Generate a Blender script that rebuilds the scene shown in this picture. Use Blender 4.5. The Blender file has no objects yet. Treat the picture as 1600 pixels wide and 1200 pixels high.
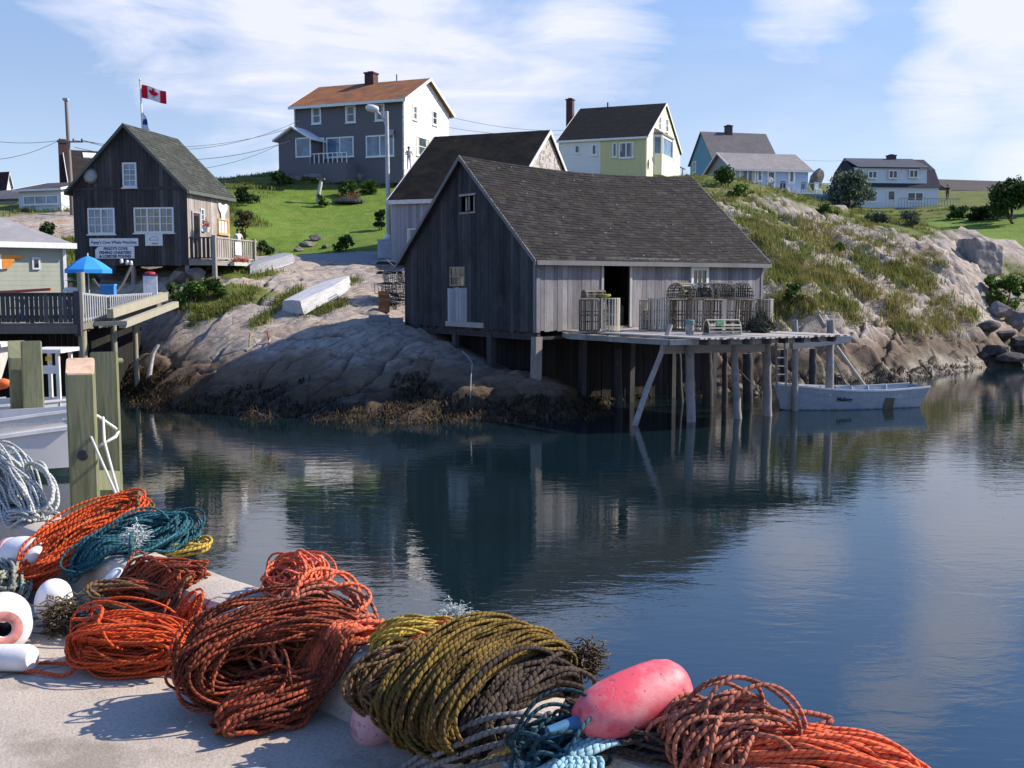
import bpy, bmesh, math, random
import numpy as np
from mathutils import Vector, Matrix
from mathutils.geometry import tessellate_polygon
random.seed(7)
RNG = np.random.default_rng(11)
scene = bpy.context.scene
COL = scene.collection
rad = math.radians
# ------------------------------------------------------------------ camera
EYE = 4.2
FPX = 1620.0
PITCH = rad(5.64)
cam_data = bpy.data.cameras.new("camera")
cam_data.sensor_width = 36.0
cam_data.lens = 36.0 * FPX / 1600.0
cam_data.clip_start = 0.1
cam_data.clip_end = 6000
cam = bpy.data.objects.new("camera", cam_data)
cam.location = (0, 0, EYE)
cam.rotation_euler = (math.pi / 2 - PITCH, 0, 0)
COL.objects.link(cam)
scene.camera = cam
CP, SP = math.cos(PITCH), math.sin(PITCH)

def ray(px, py):
    """direction seen at a photo pixel (1600x1200), scaled so that y = 1"""
    u, v = px - 800.0, 600.0 - py
    y = FPX * CP + v * SP
    return Vector((u / y, 1.0, (-FPX * SP + v * CP) / y))

def PD(px, py, d):
    r = ray(px, py)
    return Vector((r.x * d, d, EYE + r.z * d))

def PZ(px, py, z):
    r = ray(px, py)
    return PD(px, py, (z - EYE) / r.z)

def zat(d, py):
    return PD(800, py, d).z

def sc(d):
    """metres per photo pixel at distance d"""
    return d / FPX

# ------------------------------------------------------------------ tagging
def tag(o, label=None, cat=None, group=None, kind=None):
    if label: o["label"] = label
    if cat: o["category"] = cat
    if group: o["group"] = group
    if kind: o["kind"] = kind
    return o

def thing(name, label, cat, loc=(0, 0, 0), rz=0.0, group=None):
    o = bpy.data.objects.new(name, None)
    o.empty_display_size = 0.2
    COL.objects.link(o)
    o.location = loc
    o.rotation_euler = (0, 0, rz)
    return tag(o, label, cat, group)

def root_of(o):
    while o.parent: o = o.parent
    return o

def copy_tree(o, parent=None):
    c = o.copy()
    COL.objects.link(c)
    if parent: c.parent = parent
    for ch in list(o.children): copy_tree(ch, c)
    return c

# ------------------------------------------------------------------ mesh builder
class MB:
    def __init__(s):
        s.v = []; s.f = []; s.uv = None
    def add(s, vs, fs):
        n = len(s.v)
        s.v += [tuple(p) for p in vs]
        s.f += [tuple(i + n for i in f) for f in fs]
        return s
    def hexa(s, p):
        """8 corners: bottom 0-3, top 4-7"""
        return s.add(p, [(3, 2, 1, 0), (4, 5, 6, 7), (0, 1, 5, 4), (1, 2, 6, 5), (2, 3, 7, 6), (3, 0, 4, 7)])
    def box(s, c, size, rz=0.0, M=None):
        x, y, z = [k / 2 for k in size]
        P = [(-x, -y, -z), (x, -y, -z), (x, y, -z), (-x, y, -z), (-x, -y, z), (x, -y, z), (x, y, z), (-x, y, z)]
        R = M if M is not None else Matrix.Rotation(rz, 3, 'Z')
        c = Vector(c)
        return s.hexa([R @ Vector(p) + c for p in P])
    def bar(s, p, q, w, h=None, up=(0, 0, 1), w2=None, h2=None):
        p, q = Vector(p), Vector(q)
        h = w if h is None else h
        w2 = w if w2 is None else w2; h2 = h if h2 is None else h2
        t = (q - p).normalized(); up = Vector(up)
        if abs(t.dot(up)) > .98: up = Vector((0, 1, 0))
        a = t.cross(up).normalized(); b = a.cross(t)
        def ring(c, w, h): return [c - a * w / 2 - b * h / 2, c + a * w / 2 - b * h / 2, c + a * w / 2 + b * h / 2, c - a * w / 2 + b * h / 2]
        return s.hexa(ring(p, w, h) + ring(q, w2, h2))
    def tube(s, pts, r, n=8, closed=False, caps=True):
        pts = [Vector(p) for p in pts]; m = len(pts)
        rs = r if isinstance(r, (list, tuple)) else [r] * m
        base = len(s.v); prev = None
        for i in range(m):
            if closed: t = pts[(i + 1) % m] - pts[i - 1]
            else: t = pts[min(i + 1, m - 1)] - pts[max(i - 1, 0)]
            t.normalize()
            if prev is None:
                ref = Vector((0, 0, 1)) if abs(t.z) < .9 else Vector((1, 0, 0))
                a = t.cross(ref).normalized()
            else:
                a = (prev - t * prev.dot(t)).normalized()
            prev = a; b = t.cross(a)
            for k in range(n):
                an = 2 * math.pi * k / n
                s.v.append(tuple(pts[i] + (a * math.cos(an) + b * math.sin(an)) * rs[i]))
        for i in range(m if closed else m - 1):
            j = (i + 1) % m
            for k in range(n):
                l = (k + 1) % n
                s.f.append((base + i * n + k, base + i * n + l, base + j * n + l, base + j * n + k))
        if caps and not closed:
            s.f.append(tuple(base + k for k in reversed(range(n))))
            s.f.append(tuple(base + (m - 1) * n + k for k in range(n)))
        return s
    def lathe(s, prof, n=20, M=None, off=(0, 0, 0), caps=True):
        """prof: list of (radius, height) about local Z"""
        M = M if M is not None else Matrix.Identity(3); off = Vector(off); base = len(s.v)
        for r, z in prof:
            for k in range(n):
                an = 2 * math.pi * k / n
                s.v.append(tuple(M @ Vector((r * math.cos(an), r * math.sin(an), z)) + off))
        for i in range(len(prof) - 1):
            for k in range(n):
                l = (k + 1) % n
                s.f.append((base + i * n + k, base + i * n + l, base + (i + 1) * n + l, base + (i + 1) * n + k))
        if not caps: return s
        s.f.append(tuple(base + k for k in reversed(range(n))))
        s.f.append(tuple(base + (len(prof) - 1) * n + k for k in range(n)))
        return s
    def slab(s, poly, n, th):
        """polygon (3D points) extruded by th along n"""
        n = Vector(n).normalized() * th; k = len(poly)
        P = [Vector(p) for p in poly]
        vs = P + [p + n for p in P]
        tri = tessellate_polygon([P])
        fs = [tuple(t) for t in tri] + [tuple(i + k for i in reversed(t)) for t in tri]
        fs += [(i, (i + 1) % k, (i + 1) % k + k, i + k) for i in range(k)]
        return s.add(vs, fs)
    def move(s, f):
        s.v = [tuple(f(Vector(p))) for p in s.v]
        return s
    def build(s, name, m, parent=None, world=False, smooth=False, fix=True, origin=None, crease=None):
        vs = s.v
        if parent is not None and world:
            r = root_of(parent)
            R = Matrix.Rotation(-r.rotation_euler.z, 3, 'Z'); L = Vector(r.location)
            vs = [tuple(R @ (Vector(p) - L)) for p in vs]
        if parent is None and origin is not None:
            O = Vector(origin); vs = [tuple(Vector(p) - O) for p in vs]
        me = bpy.data.meshes.new(name)
        me.from_pydata(vs, [], s.f)
        if fix and len(s.f) < 40000:
            bm = bmesh.new(); bm.from_mesh(me)
            bmesh.ops.recalc_face_normals(bm, faces=bm.faces); bm.to_mesh(me); bm.free()
        if m is not None: me.materials.append(m)
        if smooth:
            me.polygons.foreach_set("use_smooth", [True] * len(me.polygons))
        o = bpy.data.objects.new(name, me)
        COL.objects.link(o)
        if parent is not None: o.parent = parent
        elif origin is not None: o.location = origin
        if crease is not None and smooth:
            try: me.set_sharp_from_angle(angle=crease)
            except Exception: pass
        return o

def np_mesh(name, V, F, m, parent=None, smooth=False, uv=None):
    """V (n,3), F (k,4) or (k,3) int arrays"""
    me = bpy.data.meshes.new(name)
    V = np.asarray(V, dtype=np.float32); F = np.asarray(F, dtype=np.int32)
    k, c = F.shape
    me.vertices.add(len(V)); me.vertices.foreach_set("co", V.ravel())
    me.loops.add(k * c); me.loops.foreach_set("vertex_index", F.ravel())
    me.polygons.add(k)
    me.polygons.foreach_set("loop_start", np.arange(0, k * c, c, dtype=np.int32))
    me.polygons.foreach_set("loop_total", np.full(k, c, dtype=np.int32))
    if smooth: me.polygons.foreach_set("use_smooth", np.ones(k, dtype=bool))
    me.update(calc_edges=True)
    if uv is not None:
        l = me.uv_layers.new(name="UVMap"); l.data.foreach_set("uv", np.asarray(uv, dtype=np.float32).ravel())
    me.validate()
    if m is not None: me.materials.append(m)
    o = bpy.data.objects.new(name, me); COL.objects.link(o)
    if parent is not None: o.parent = parent
    return o

# ------------------------------------------------------------------ numpy noise
def _hash(ix, iy, seed):
    n = (ix.astype(np.int64) * 374761393 + iy.astype(np.int64) * 668265263 + seed * 1442695041) & 0x7fffffff
    n = ((n ^ (n >> 13)) * 1274126177) & 0x7fffffff
    n = n ^ (n >> 16)
    return (n & 0xffff) / 65535.0
def vnoise(x, y, seed=0):
    x = np.asarray(x, float); y = np.asarray(y, float)
    ix = np.floor(x); iy = np.floor(y); fx = x - ix; fy = y - iy
    fx = fx * fx * fx * (fx * (fx * 6 - 15) + 10); fy = fy * fy * fy * (fy * (fy * 6 - 15) + 10)
    a = _hash(ix, iy, seed); b = _hash(ix + 1, iy, seed); c = _hash(ix, iy + 1, seed); d = _hash(ix + 1, iy + 1, seed)
    return (a * (1 - fx) + b * fx) * (1 - fy) + (c * (1 - fx) + d * fx) * fy
def fbm(x, y, oct=4, seed=0, gain=.5):
    s = 0; a = 1; t = 0
    for k in range(oct):
        s = s + a * vnoise(x * 2 ** k + 17.3 * k, y * 2 ** k - 9.1 * k, seed + k); t += a; a *= gain
    return s / t

# ------------------------------------------------------------------ materials
class G:
    def __init__(s, name, rough=.8, spec=.3, metal=0.0):
        s.m = bpy.data.materials.new(name); s.m.use_nodes = True
        s.nt = s.m.node_tree; s.b = s.nt.nodes["Principled BSDF"]
        s.b.inputs["Roughness"].default_value = rough
        s.b.inputs["Specular IOR Level"].default_value = spec
        s.b.inputs["Metallic"].default_value = metal
        s._oc = None
    def put(s, sock, v):
        if isinstance(v, bpy.types.NodeSocket): s.nt.links.new(v, sock)
        elif isinstance(v, (tuple, list)) and len(v) == 3 and sock.type == 'RGBA': sock.default_value = (*v, 1)
        else: sock.default_value = v
    def n(s, t, props=None, ins=None, out=0):
        nd = s.nt.nodes.new("ShaderNode" + t)
        for k, v in (props or {}).items(): setattr(nd, k, v)
        for k, v in (ins or {}).items(): s.put(nd.inputs[k], v)
        return nd.outputs[out]
    def oc(s):
        if s._oc is None: s._oc = s.n("TexCoord", out=3)
        return s._oc
    def uv(s): return s.n("TexCoord", out=2)
    def isl(s): return s.n("NewGeometry", out=8)
    def map(s, vec, scale=(1, 1, 1), loc=(0, 0, 0), rot=(0, 0, 0)):
        return s.n("Mapping", None, {0: vec, 1: loc, 2: rot, 3: scale})
    def noise(s, vec, scale=5, detail=4, rough=.55, dist=0, out=0):
        return s.n("TexNoise", None, {"Vector": vec, "Scale": scale, "Detail": detail, "Roughness": rough, "Distortion": dist}, out)
    def vor(s, vec, scale=5, feature='F1', out=0, rand=1.0):
        return s.n("TexVoronoi", {"feature": feature}, {"Vector": vec, "Scale": scale, "Randomness": rand}, out)
    def ma(s, op, a, b=0.5, clamp=False):
        return s.n("Math", {"operation": op, "use_clamp": clamp}, {0: a, 1: b})
    def ramp(s, fac, stops):
        nd = s.nt.nodes.new("ShaderNodeValToRGB"); s.put(nd.inputs[0], fac)
        e = nd.color_ramp.elements
        while len(e) > 1: e.remove(e[-1])
        e[0].position = stops[0][0]; e[0].color = s.c4(stops[0][1])
        for p, c in stops[1:]:
            x = e.new(p); x.color = s.c4(c)
        return nd.outputs[0]
    def c4(s, c):
        return (c, c, c, 1) if isinstance(c, (int, float)) else (*c, 1)
    def mr(s, v, a, b, c=0.0, d=1.0):
        return s.n("MapRange", {"clamp": True}, {0: v, 1: a, 2: b, 3: c, 4: d})
    def mix(s, fac, a, b, mode='MIX'):
        return s.n("Mix", {"data_type": 'RGBA', "blend_type": mode}, {0: fac, 6: a, 7: b}, 2)
    def sep(s, v):
        nd = s.nt.nodes.new("ShaderNodeSeparateXYZ"); s.put(nd.inputs[0], v); return nd.outputs
    def comb(s, x, y, z): return s.n("CombineXYZ", None, {0: x, 1: y, 2: z})
    def attr(s, name):
        nd = s.nt.nodes.new("ShaderNodeAttribute"); nd.attribute_name = name; return nd.outputs
    def hsv(s, c, h=.5, sa=1, v=1): return s.n("HueSaturation", None, {"Hue": h, "Saturation": sa, "Value": v, "Color": c})
    def col(s, c): s.put(s.b.inputs["Base Color"], c); return s
    def rough(s, r): s.put(s.b.inputs["Roughness"], r); return s
    def bump(s, h, strength=.5, dist=.02):
        nd = s.nt.nodes.new("ShaderNodeBump")
        s.put(nd.inputs["Height"], h); nd.inputs["Strength"].default_value = strength; nd.inputs["Distance"].default_value = dist
        s.nt.links.new(nd.outputs[0], s.b.inputs["Normal"]); return s

MAT = {}
def plain(name, c, rough=.7, spec=.3, var=.12, scale=6, metal=0.0, bump=0.0):
    """one paint or plastic with a little wear"""
    if name in MAT: return MAT[name]
    g = G(name, rough, spec, metal)
    f = g.noise(g.oc(), scale, 5, .6)
    lo = tuple(k * (1 - var * 1.6) for k in c); hi = tuple(min(1, k * (1 + var)) for k in c)
    g.col(g.ramp(f, [(.3, lo), (.7, hi)]))
    g.rough(g.mr(g.noise(g.oc(), scale * 2.7, 3), .3, .7, max(.02, rough - .1), min(1, rough + .12)))
    if bump: g.bump(g.noise(g.oc(), scale * 6, 4), .4, bump)
    MAT[name] = g.m
    return g.m

def planks(name, dark, mid, light, axis='z', rough=.85, streak=(40, 2.0), blotch=.5, tint=None):
    """weathered boards: a tone per board (each board is an island), grain along the board, stains"""
    if name in MAT: return MAT[name]
    g = G(name, rough, .2)
    x, y, z = g.sep(g.oc())[:3]
    if axis == 'z': vec = g.comb(g.ma('MULTIPLY', g.ma('ADD', x, y), streak[0]), g.ma('MULTIPLY', g.isl(), 37.0), g.ma('MULTIPLY', z, streak[1]))
    else: vec = g.comb(g.ma('MULTIPLY', g.ma('ADD', x, y), streak[1]), g.ma('MULTIPLY', g.isl(), 37.0), g.ma('MULTIPLY', z, streak[0]))
    grain = g.noise(vec, 1.0, 5, .62)
    base = g.ramp(g.mr(g.isl(), 0, 1), [(0, dark), (.35, mid), (.75, mid), (1, light)])
    c = g.mix(g.mr(grain, .35, .72), base, g.mix(.55, base, light))
    c = g.mix(g.mr(g.noise(vec, 2.2, 3, .5), .5, .78, 0, .75), c, dark)
    bl = g.noise(g.map(g.oc(), (1, 1, .6)), .9, 5, .65)
    c = g.mix(g.mr(bl, .48, .7, 0, blotch), c, dark)
    if tint: c = g.mix(g.mr(g.noise(g.oc(), 1.7, 5), .5, .72, 0, .6), c, tint)
    g.col(c)
    g.bump(grain, .45, .012)
    MAT[name] = g.m
    return g.m

def siding(name, c, kind='clap', exposure=.11, var=.1, dirt=.15, dark=None, cw=.14):
    """clapboard or shingle wall: courses along z, (x+y) along the wall"""
    if name in MAT: return MAT[name]
    g = G(name, .75, .25)
    x, y, z = g.sep(g.oc())[:3]
    xy = g.ma('ADD', x, y)
    fz = g.ma('FRACT', g.ma('DIVIDE', z, exposure))
    h = g.ma('SUBTRACT', 1.0, fz)
    lo = dark or tuple(k * .7 for k in c)
    if kind == 'shingle':
        row = g.ma('FLOOR', g.ma('DIVIDE', z, exposure))
        off = g.n("TexWhiteNoise", {"noise_dimensions": '1D'}, {"W": row})
        cc = g.ma('ADD', g.ma('DIVIDE', xy, cw), g.ma('MULTIPLY', off, 3.0))
        cid = g.ma('FLOOR', cc)
        wn = g.n("TexWhiteNoise", {"noise_dimensions": '2D'}, {"Vector": g.comb(cid, row, 0)})
        tone = g.ramp(wn, [(0, lo), (.5, c), (1, tuple(min(1, k * 1.12) for k in c))])
        fx = g.ma('FRACT', cc)
        gap = g.ma('LESS_THAN', fx, .07)
        tone = g.mix(g.ma('MULTIPLY', gap, .7), tone, tuple(k * .25 for k in lo))
        h = g.ma('MULTIPLY', h, g.ma('SUBTRACT', 1.0, g.ma('MULTIPLY', gap, .8)))
    else:
        row = g.ma('FLOOR', g.ma('DIVIDE', z, exposure))
        wn = g.n("TexWhiteNoise", {"noise_dimensions": '1D'}, {"W": row})
        tone = g.mix(g.ma('MULTIPLY', wn, var * 2), c, tuple(k * .82 for k in c))
    f = g.noise(g.map(g.oc(), (3, 3, .7)), 1.0, 5, .65)
    tone = g.mix(g.mr(f, .48, .72, 0, dirt), tone, lo)
    g.col(tone)
    g.bump(g.ma('ADD', h, g.ma('MULTIPLY', g.noise(g.oc(), 20, 3), .12)), .7, .015)
    MAT[name] = g.m
    return g.m

def roofing(name, c, var=.35, exposure=.14, stain=None, stain_amt=.0, axis='x', fleck=0.0):
    """shingle roof seen from afar: courses follow height, tabs along the ridge"""
    if name in MAT: return MAT[name]
    g = G(name, .9, .15)
    x, y, z = g.sep(g.oc())[:3]
    a = x if axis == 'x' else y
    row = g.ma('FLOOR', g.ma('DIVIDE', z, exposure * .6))
    off = g.n("TexWhiteNoise", {"noise_dimensions": '1D'}, {"W": row})
    cid = g.ma('FLOOR', g.ma('ADD', g.ma('DIVIDE', a, .3), g.ma('MULTIPLY', off, 5.0)))
    wn = g.n("TexWhiteNoise", {"noise_dimensions": '2D'}, {"Vector": g.comb(cid, row, 0)})
    lo = tuple(k * (1 - var) for k in c); hi = tuple(min(1, k * (1 + var)) for k in c)
    t = g.ramp(wn, [(0, lo), (.6, c), (1, hi)])
    n1 = g.noise(g.map(g.oc(), (1, 1, 1)), .8, 6, .65)
    t = g.mix(g.mr(n1, .4, .65, 0, .5), t, tuple(k * .7 for k in c))
    if stain: t = g.mix(g.mr(g.noise(g.map(g.oc(), (1.2, 1.2, .35)), .9, 6, .62), .5 - stain_amt * .25, .62, 0, .95), t, stain)
    if fleck: t = g.mix(g.ma('LESS_THAN', g.vor(g.oc(), 5.0), fleck), t, (.7, .7, .68))
    g.col(t)
    g.bump(g.ma('FRACT', g.ma('DIVIDE', z, exposure * .6)), .5, .01)
    MAT[name] = g.m
    return g.m

def glass(name, c=(.05, .07, .1), rough=.06, spec=.8):
    if name in MAT: return MAT[name]
    g = G(name, rough, spec)
    g.col(g.ramp(g.noise(g.oc(), 1.3, 3), [(.35, tuple(k * .6 for k in c)), (.65, tuple(min(1, k * 1.5) for k in c))]))
    g.bump(g.noise(g.oc(), 2.0, 2), .05, .02)
    MAT[name] = g.m
    return g.m

def leafy(name, lo, mid, hi, trans=.25):
    if name in MAT: return MAT[name]
    g = G(name, .6, .25)
    c = g.ramp(g.isl(), [(0, lo), (.5, mid), (1, hi)])
    c = g.mix(g.mr(g.noise(g.oc(), 2.0, 3), .4, .65, 0, .6), c, g.mix(.5, c, lo))
    g.col(c)
    tr = g.n("BsdfTranslucent", None, {"Color": c})
    mx = g.n("MixShader", None, {0: trans, 1: g.b.outputs[0], 2: tr})
    out = g.nt.nodes["Material Output"]
    g.nt.links.new(mx, out.inputs[0])
    MAT[name] = g.m
    return g.m

WHITE = lambda: plain("white_paint", (.78, .78, .76), .5, .4, .06, 5)
# ------------------------------------------------------------------ light and sky
SUN_AZ, SUN_EL = 76.0, 37.0
def make_world():
    w = bpy.data.worlds.new("World"); scene.world = w; w.use_nodes = True
    nt = w.node_tree
    g = G.__new__(G); g.nt = nt; g._oc = None
    bg = nt.nodes["Background"]
    sky = nt.nodes.new("ShaderNodeTexSky"); sky.sky_type = 'NISHITA'; sky.sun_disc = False
    sky.sun_elevation = rad(SUN_EL); sky.sun_rotation = rad(SUN_AZ)
    sky.air_density = 1.0; sky.dust_density = .35; sky.ozone_density = 1.6; sky.altitude = 10
    d = g.n("TexCoord", out=0)
    x, y, z = g.sep(d)[:3]
    zz = g.ma('ADD', g.ma('MAXIMUM', z, 0.0), .10)
    p = g.comb(g.ma('DIVIDE', x, zz), g.ma('DIVIDE', y, zz), 0)
    q = g.comb(x, z, g.ma('MULTIPLY', y, .35))
    def streak(ang, sx, sy, loc, dist):
        return g.noise(g.map(q, (sx, sy, sx), loc, (0, 0, rad(ang))), 1.0, 9, .60, dist)
    n1 = g.ma('MULTIPLY', g.ma('SUBTRACT', streak(-13, 3.0, 9.5, (1.3, .7, 0), .6), .5), 2.6)
    n3 = g.ma('MULTIPLY', g.ma('SUBTRACT', streak(-24, 5.5, 22, (4.3, 2.7, 0), .9), .5), 2.2)
    n2 = g.ma('MULTIPLY', g.ma('SUBTRACT', streak(-6, 1.5, 4.2, (8.1, 3.3, 0), .3), .5), 2.4)
    def blob(px, py, r0, r1, mir=False, amp=1.0):
        c = ray(px, py).normalized()
        if mir: c.z = -c.z
        nd = nt.nodes.new("ShaderNodeVectorMath"); nd.operation = 'DOT_PRODUCT'
        g.put(nd.inputs[0], d); nd.inputs[1].default_value = c
        return g.mr(nd.outputs["Value"], math.cos(rad(r1)), math.cos(rad(r0)), 0, amp)
    m = blob(640, 80, 1, 16)
    for b in (blob(230, -20, .5, 8, amp=.9), blob(1600, 70, .8, 6.2, amp=1.25), blob(1620, 230, .5, 5, amp=1.0), blob(1490, 150, .3, 5, amp=1.1), blob(850, 60, 1, 9, amp=.9), blob(1500, 985, .3, 4, True, .9), blob(1230, 850, .3, 4.5, True, .85), blob(1400, 1110, .3, 4, True, .7), blob(470, 880, 1, 10, True)):
        m = g.ma('MAXIMUM', m, b)
    m = g.ma('POWER', m, .7)
    wisp = g.mr(g.ma('ADD', g.ma('ADD', g.ma('MULTIPLY', n1, .9), g.ma('MULTIPLY', n3, .85)), g.ma('MULTIPLY', g.ma('SUBTRACT', m, .62), 2.1)), -.10, .85)
    thin = g.ma('MULTIPLY', g.mr(g.ma('ADD', n2, g.ma('MULTIPLY', n3, .5)), .1, 1.0), .30)
    cl = g.ma('MAXIMUM', g.ma('MULTIPLY', wisp, .86), thin)
    hz = g.mr(z, .02, .40, .56, 0)                      # pale air near the horizon
    skyc = g.mix(1.0, g.hsv(sky.outputs[0], .5, 1.18, 1.0), (.99, 1.0, 1.17), 'MULTIPLY')
    up = g.mr(z, .18, .45, 1.0, 1.95)
    nd = nt.nodes.new("ShaderNodeVectorMath"); nd.operation = 'SCALE'; g.put(nd.inputs[0], skyc); g.put(nd.inputs["Scale"], up); skyc = nd.outputs[0]
    c = g.mix(hz, skyc, (6.6, 7.9, 10.4))
    c = g.mix(cl, c, (8.5, 8.6, 9.9))
    nt.links.new(c, bg.inputs[0])
    bg.inputs[1].default_value = .075
make_world()
sd = bpy.data.lights.new("sun", 'SUN'); sd.energy = 5.0; sd.angle = rad(.55); sd.color = (1, .90, .75)
so = bpy.data.objects.new("sun", sd); COL.objects.link(so)
_s = Vector((math.sin(rad(SUN_AZ)) * math.cos(rad(SUN_EL)), math.cos(rad(SUN_AZ)) * math.cos(rad(SUN_EL)), math.sin(rad(SUN_EL))))
so.rotation_euler = _s.to_track_quat('Z', 'Y').to_euler()
so.location = _s * 60
scene.view_settings.view_transform = 'Standard'
scene.view_settings.look = 'None'
scene.view_settings.exposure = 0.6
scene.view_settings.gamma = 1.0
scene.cycles.max_bounces = 6
scene.cycles.diffuse_bounces = 3
scene.cycles.glossy_bounces = 4
scene.cycles.transmission_bounces = 4
scene.cycles.transparent_max_bounces = 6
scene.cycles.sample_clamp_indirect = 6
scene.cycles.use_denoising = True

# ------------------------------------------------------------------ terrain
CTRL = []   # x, y, z, label  (r rock, g rough grass, l lawn, p road)
def cp(px, py, d, l): q = PD(px, py, d); CTRL.append((q.x, q.y, q.z, l))
def cw(px, py, l='r'): q = PZ(px, py, 0.0); CTRL.append((q.x, q.y, 0.0, l))
def cx(x, y, z, l): CTRL.append((x, y, z, l))
for px, py in [(185, 632), (240, 634), (300, 642), (400, 650), (500, 659), (600, 664), (700, 664), (800, 661), (870, 655), (925, 642)]: cw(px, py)
# left slab of rock
for a in [(215, 560, 39.5, 'r'), (270, 500, 41, 'r'), (330, 470, 41.5, 'g'), (330, 445, 42.5, 'g'), (400, 500, 40, 'r'), (400, 560, 36, 'r'), (300, 580, 37, 'r'),
          (480, 450, 45, 'r'), (560, 450, 44, 'r'), (560, 500, 40, 'r'), (600, 515, 38.2, 'r'), (600, 580, 34.2, 'r'), (500, 590, 34.8, 'r'),
          (430, 402, 49, 'r'), (370, 425, 46, 'g'), (290, 432, 44, 'r'), (520, 408, 50, 'r'), (580, 415, 49, 'r'), (690, 560, 35, 'r'), (690, 600, 33, 'r'),
          (760, 578, 34, 'r'), (830, 583, 33.6, 'r'), (890, 600, 33, 'r'), (830, 620, 32.3, 'r'), (640, 520, 38.2, 'r')]: cp(*a)
for x, y, z in [(2, 37, .7), (0, 40, 1.6), (-3, 40.5, 2.2), (4.5, 38, -.1), (4, 42, 1.0), (7, 43, .6), (9, 43.5, .8), (6.5, 38.5, -.5), (6, 34.5, -.9), (9.5, 37.5, -1.0), (9.5, 41, -.1), (11.5, 42.6, 0.15), (3.2, 34.5, -.5), (2.6, 36, .1), (5, 47, 4.2), (0, 47.5, 4.4)]: cx(x, y, z, 'r')
# the lower ground behind the big shed, road and hill
for a in [(600, 403, 53, 'p'), (520, 400, 54, 'p'), (560, 401, 53.5, 'p'), (400, 388, 57, 'l'), (500, 390, 57, 'l'), (600, 385, 57, 'l'), (500, 350, 64, 'l'), (420, 345, 64, 'l'), (600, 350, 64, 'l'),
          (500, 308, 72, 'l'), (400, 310, 70, 'l'), (590, 310, 72, 'l'), (540, 290, 75, 'g'), (470, 281, 76, 'g'), (620, 278, 78, 'g'), (380, 283, 75, 'g'), (420, 272, 77, 'g'), (360, 330, 62, 'g'), (340, 400, 52, 'g'),
          (650, 270, 84, 'g'), (700, 275, 84, 'g'), (450, 272, 82, 'g'), (800, 285, 82, 'g'), (900, 287, 80, 'g'), (1010, 287, 81, 'g'), (1060, 285, 84, 'g')]: cp(*a)
# left: under the shop, the grass bank and the far slope
for a in [(118, 432, 46, 'g'), (200, 432, 47, 'r'), (60, 352, 58, 'r'), (110, 345, 60, 'r'), (20, 322, 66, 'g'), (100, 318, 68, 'g'), (200, 330, 66, 'g'), (300, 320, 68, 'g'), (30, 390, 52, 'g'), (100, 400, 52, 'g')]: cp(*a)
for x, y, z in [(-17, 36, -.8), (-21, 36, -.9), (-14.5, 37, -.5), (-18, 40, .6), (-22, 41, .8), (-15, 40.5, 1.3), (-27, 40, .5), (-28, 46, 3.6), (-33, 34, -1.5), (-16, 43, 3.3), (-12.5, 43.5, 3.9), (-20, 44, 3.2)]: cx(x, y, z, 'r')
# right: the rocky point
for px, py in [(1290, 603), (1340, 596), (1400, 587), (1470, 582), (1540, 574)]: cw(px, py)
for a in [(1250, 520, 44.5, 'r'), (1300, 505, 46, 'r'), (1240, 470, 47.5, 'r'), (1250, 425, 52, 'r'), (1215, 390, 54, 'g'), (1200, 350, 60, 'g'), (1160, 330, 63, 'g'), (1130, 300, 70, 'g'), (1110, 275, 78, 'g'),
          (1300, 350, 64, 'r'), (1300, 400, 57, 'r'), (1300, 450, 51, 'g'), (1350, 480, 50, 'r'), (1350, 540, 46.5, 'r'), (1400, 500, 50.5, 'r'), (1400, 440, 55, 'r'), (1400, 395, 62, 'r'), (1400, 365, 70, 'g'),
          (1450, 545, 49.5, 'r'), (1450, 480, 54, 'r'), (1450, 420, 61, 'r'), (1500, 530, 51.8, 'r'), (1500, 480, 56, 'r'), (1510, 435, 61, 'r'), (1500, 402, 67, 'r'), (1555, 385, 71, 'r'),
          (1525, 530, 52.6, 'r'), (1560, 560, 53, 'r'), (1600, 540, 56, 'r'), (1560, 500, 60, 'g'), (1600, 470, 64, 'g'), (1570, 430, 68, 'g'),
          (1590, 395, 76, 'l'), (1500, 372, 82, 'l'), (1590, 360, 90, 'l'), (1540, 345, 97, 'l'), (1440, 352, 96, 'l'), (1400, 345, 100, 'g'), (1330, 340, 88, 'g'), (1280, 330, 92, 'g'), (1200, 328, 97, 'g'), (1220, 318, 104, 'g'),
          (1480, 320, 112, 'g'), (1560, 318, 112, 'g'), (1500, 298, 130, 'g'), (1600, 298, 130, 'g'), (1350, 318, 118, 'g'), (1280, 290, 125, 'g'), (1150, 320, 88, 'g')]: cp(*a)
for x, y, z in [(30, 42, -2), (34, 50, -1.2), (26, 45, -2), (60, 48, -1.5), (60, 66, 4), (60, 90, 10), (90, 130, 16), (60, 160, 15), (0, 130, 12.5), (0, 200, 9), (-60, 130, 7), (-60, 90, 9), (-45, 66, 8), (-50, 46, 3), (-60, 36, -2), (-55, 200, 2), (120, 250, 12),
                (0, 330, 2), (-200, 330, -2), (200, 330, 4), (-200, 100, 4), (-200, 30, -4), (220, 60, -2), (220, 120, 14), (-30, 90, 10.5), (10, 100, 12.5), (30, 110, 12.5)]: cx(x, y, z, 'g' if z > 0 else 'r')
for x in (-60, -30, -15, -5, 0, 5, 10, 18, 30, 60):
    cx(x, 26.5 if x < 9 else 34, -1.8, 'r'); cx(x, 18, -3, 'r'); cx(x, 5, -3.2, 'r')
for x, y in [(-10, 28.5), (-4, 28), (2, 28.5), (14, 37), (20, 42)]: cx(x, y, -1.0, 'r')
_C = np.array([c[:3] for c in CTRL])
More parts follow.
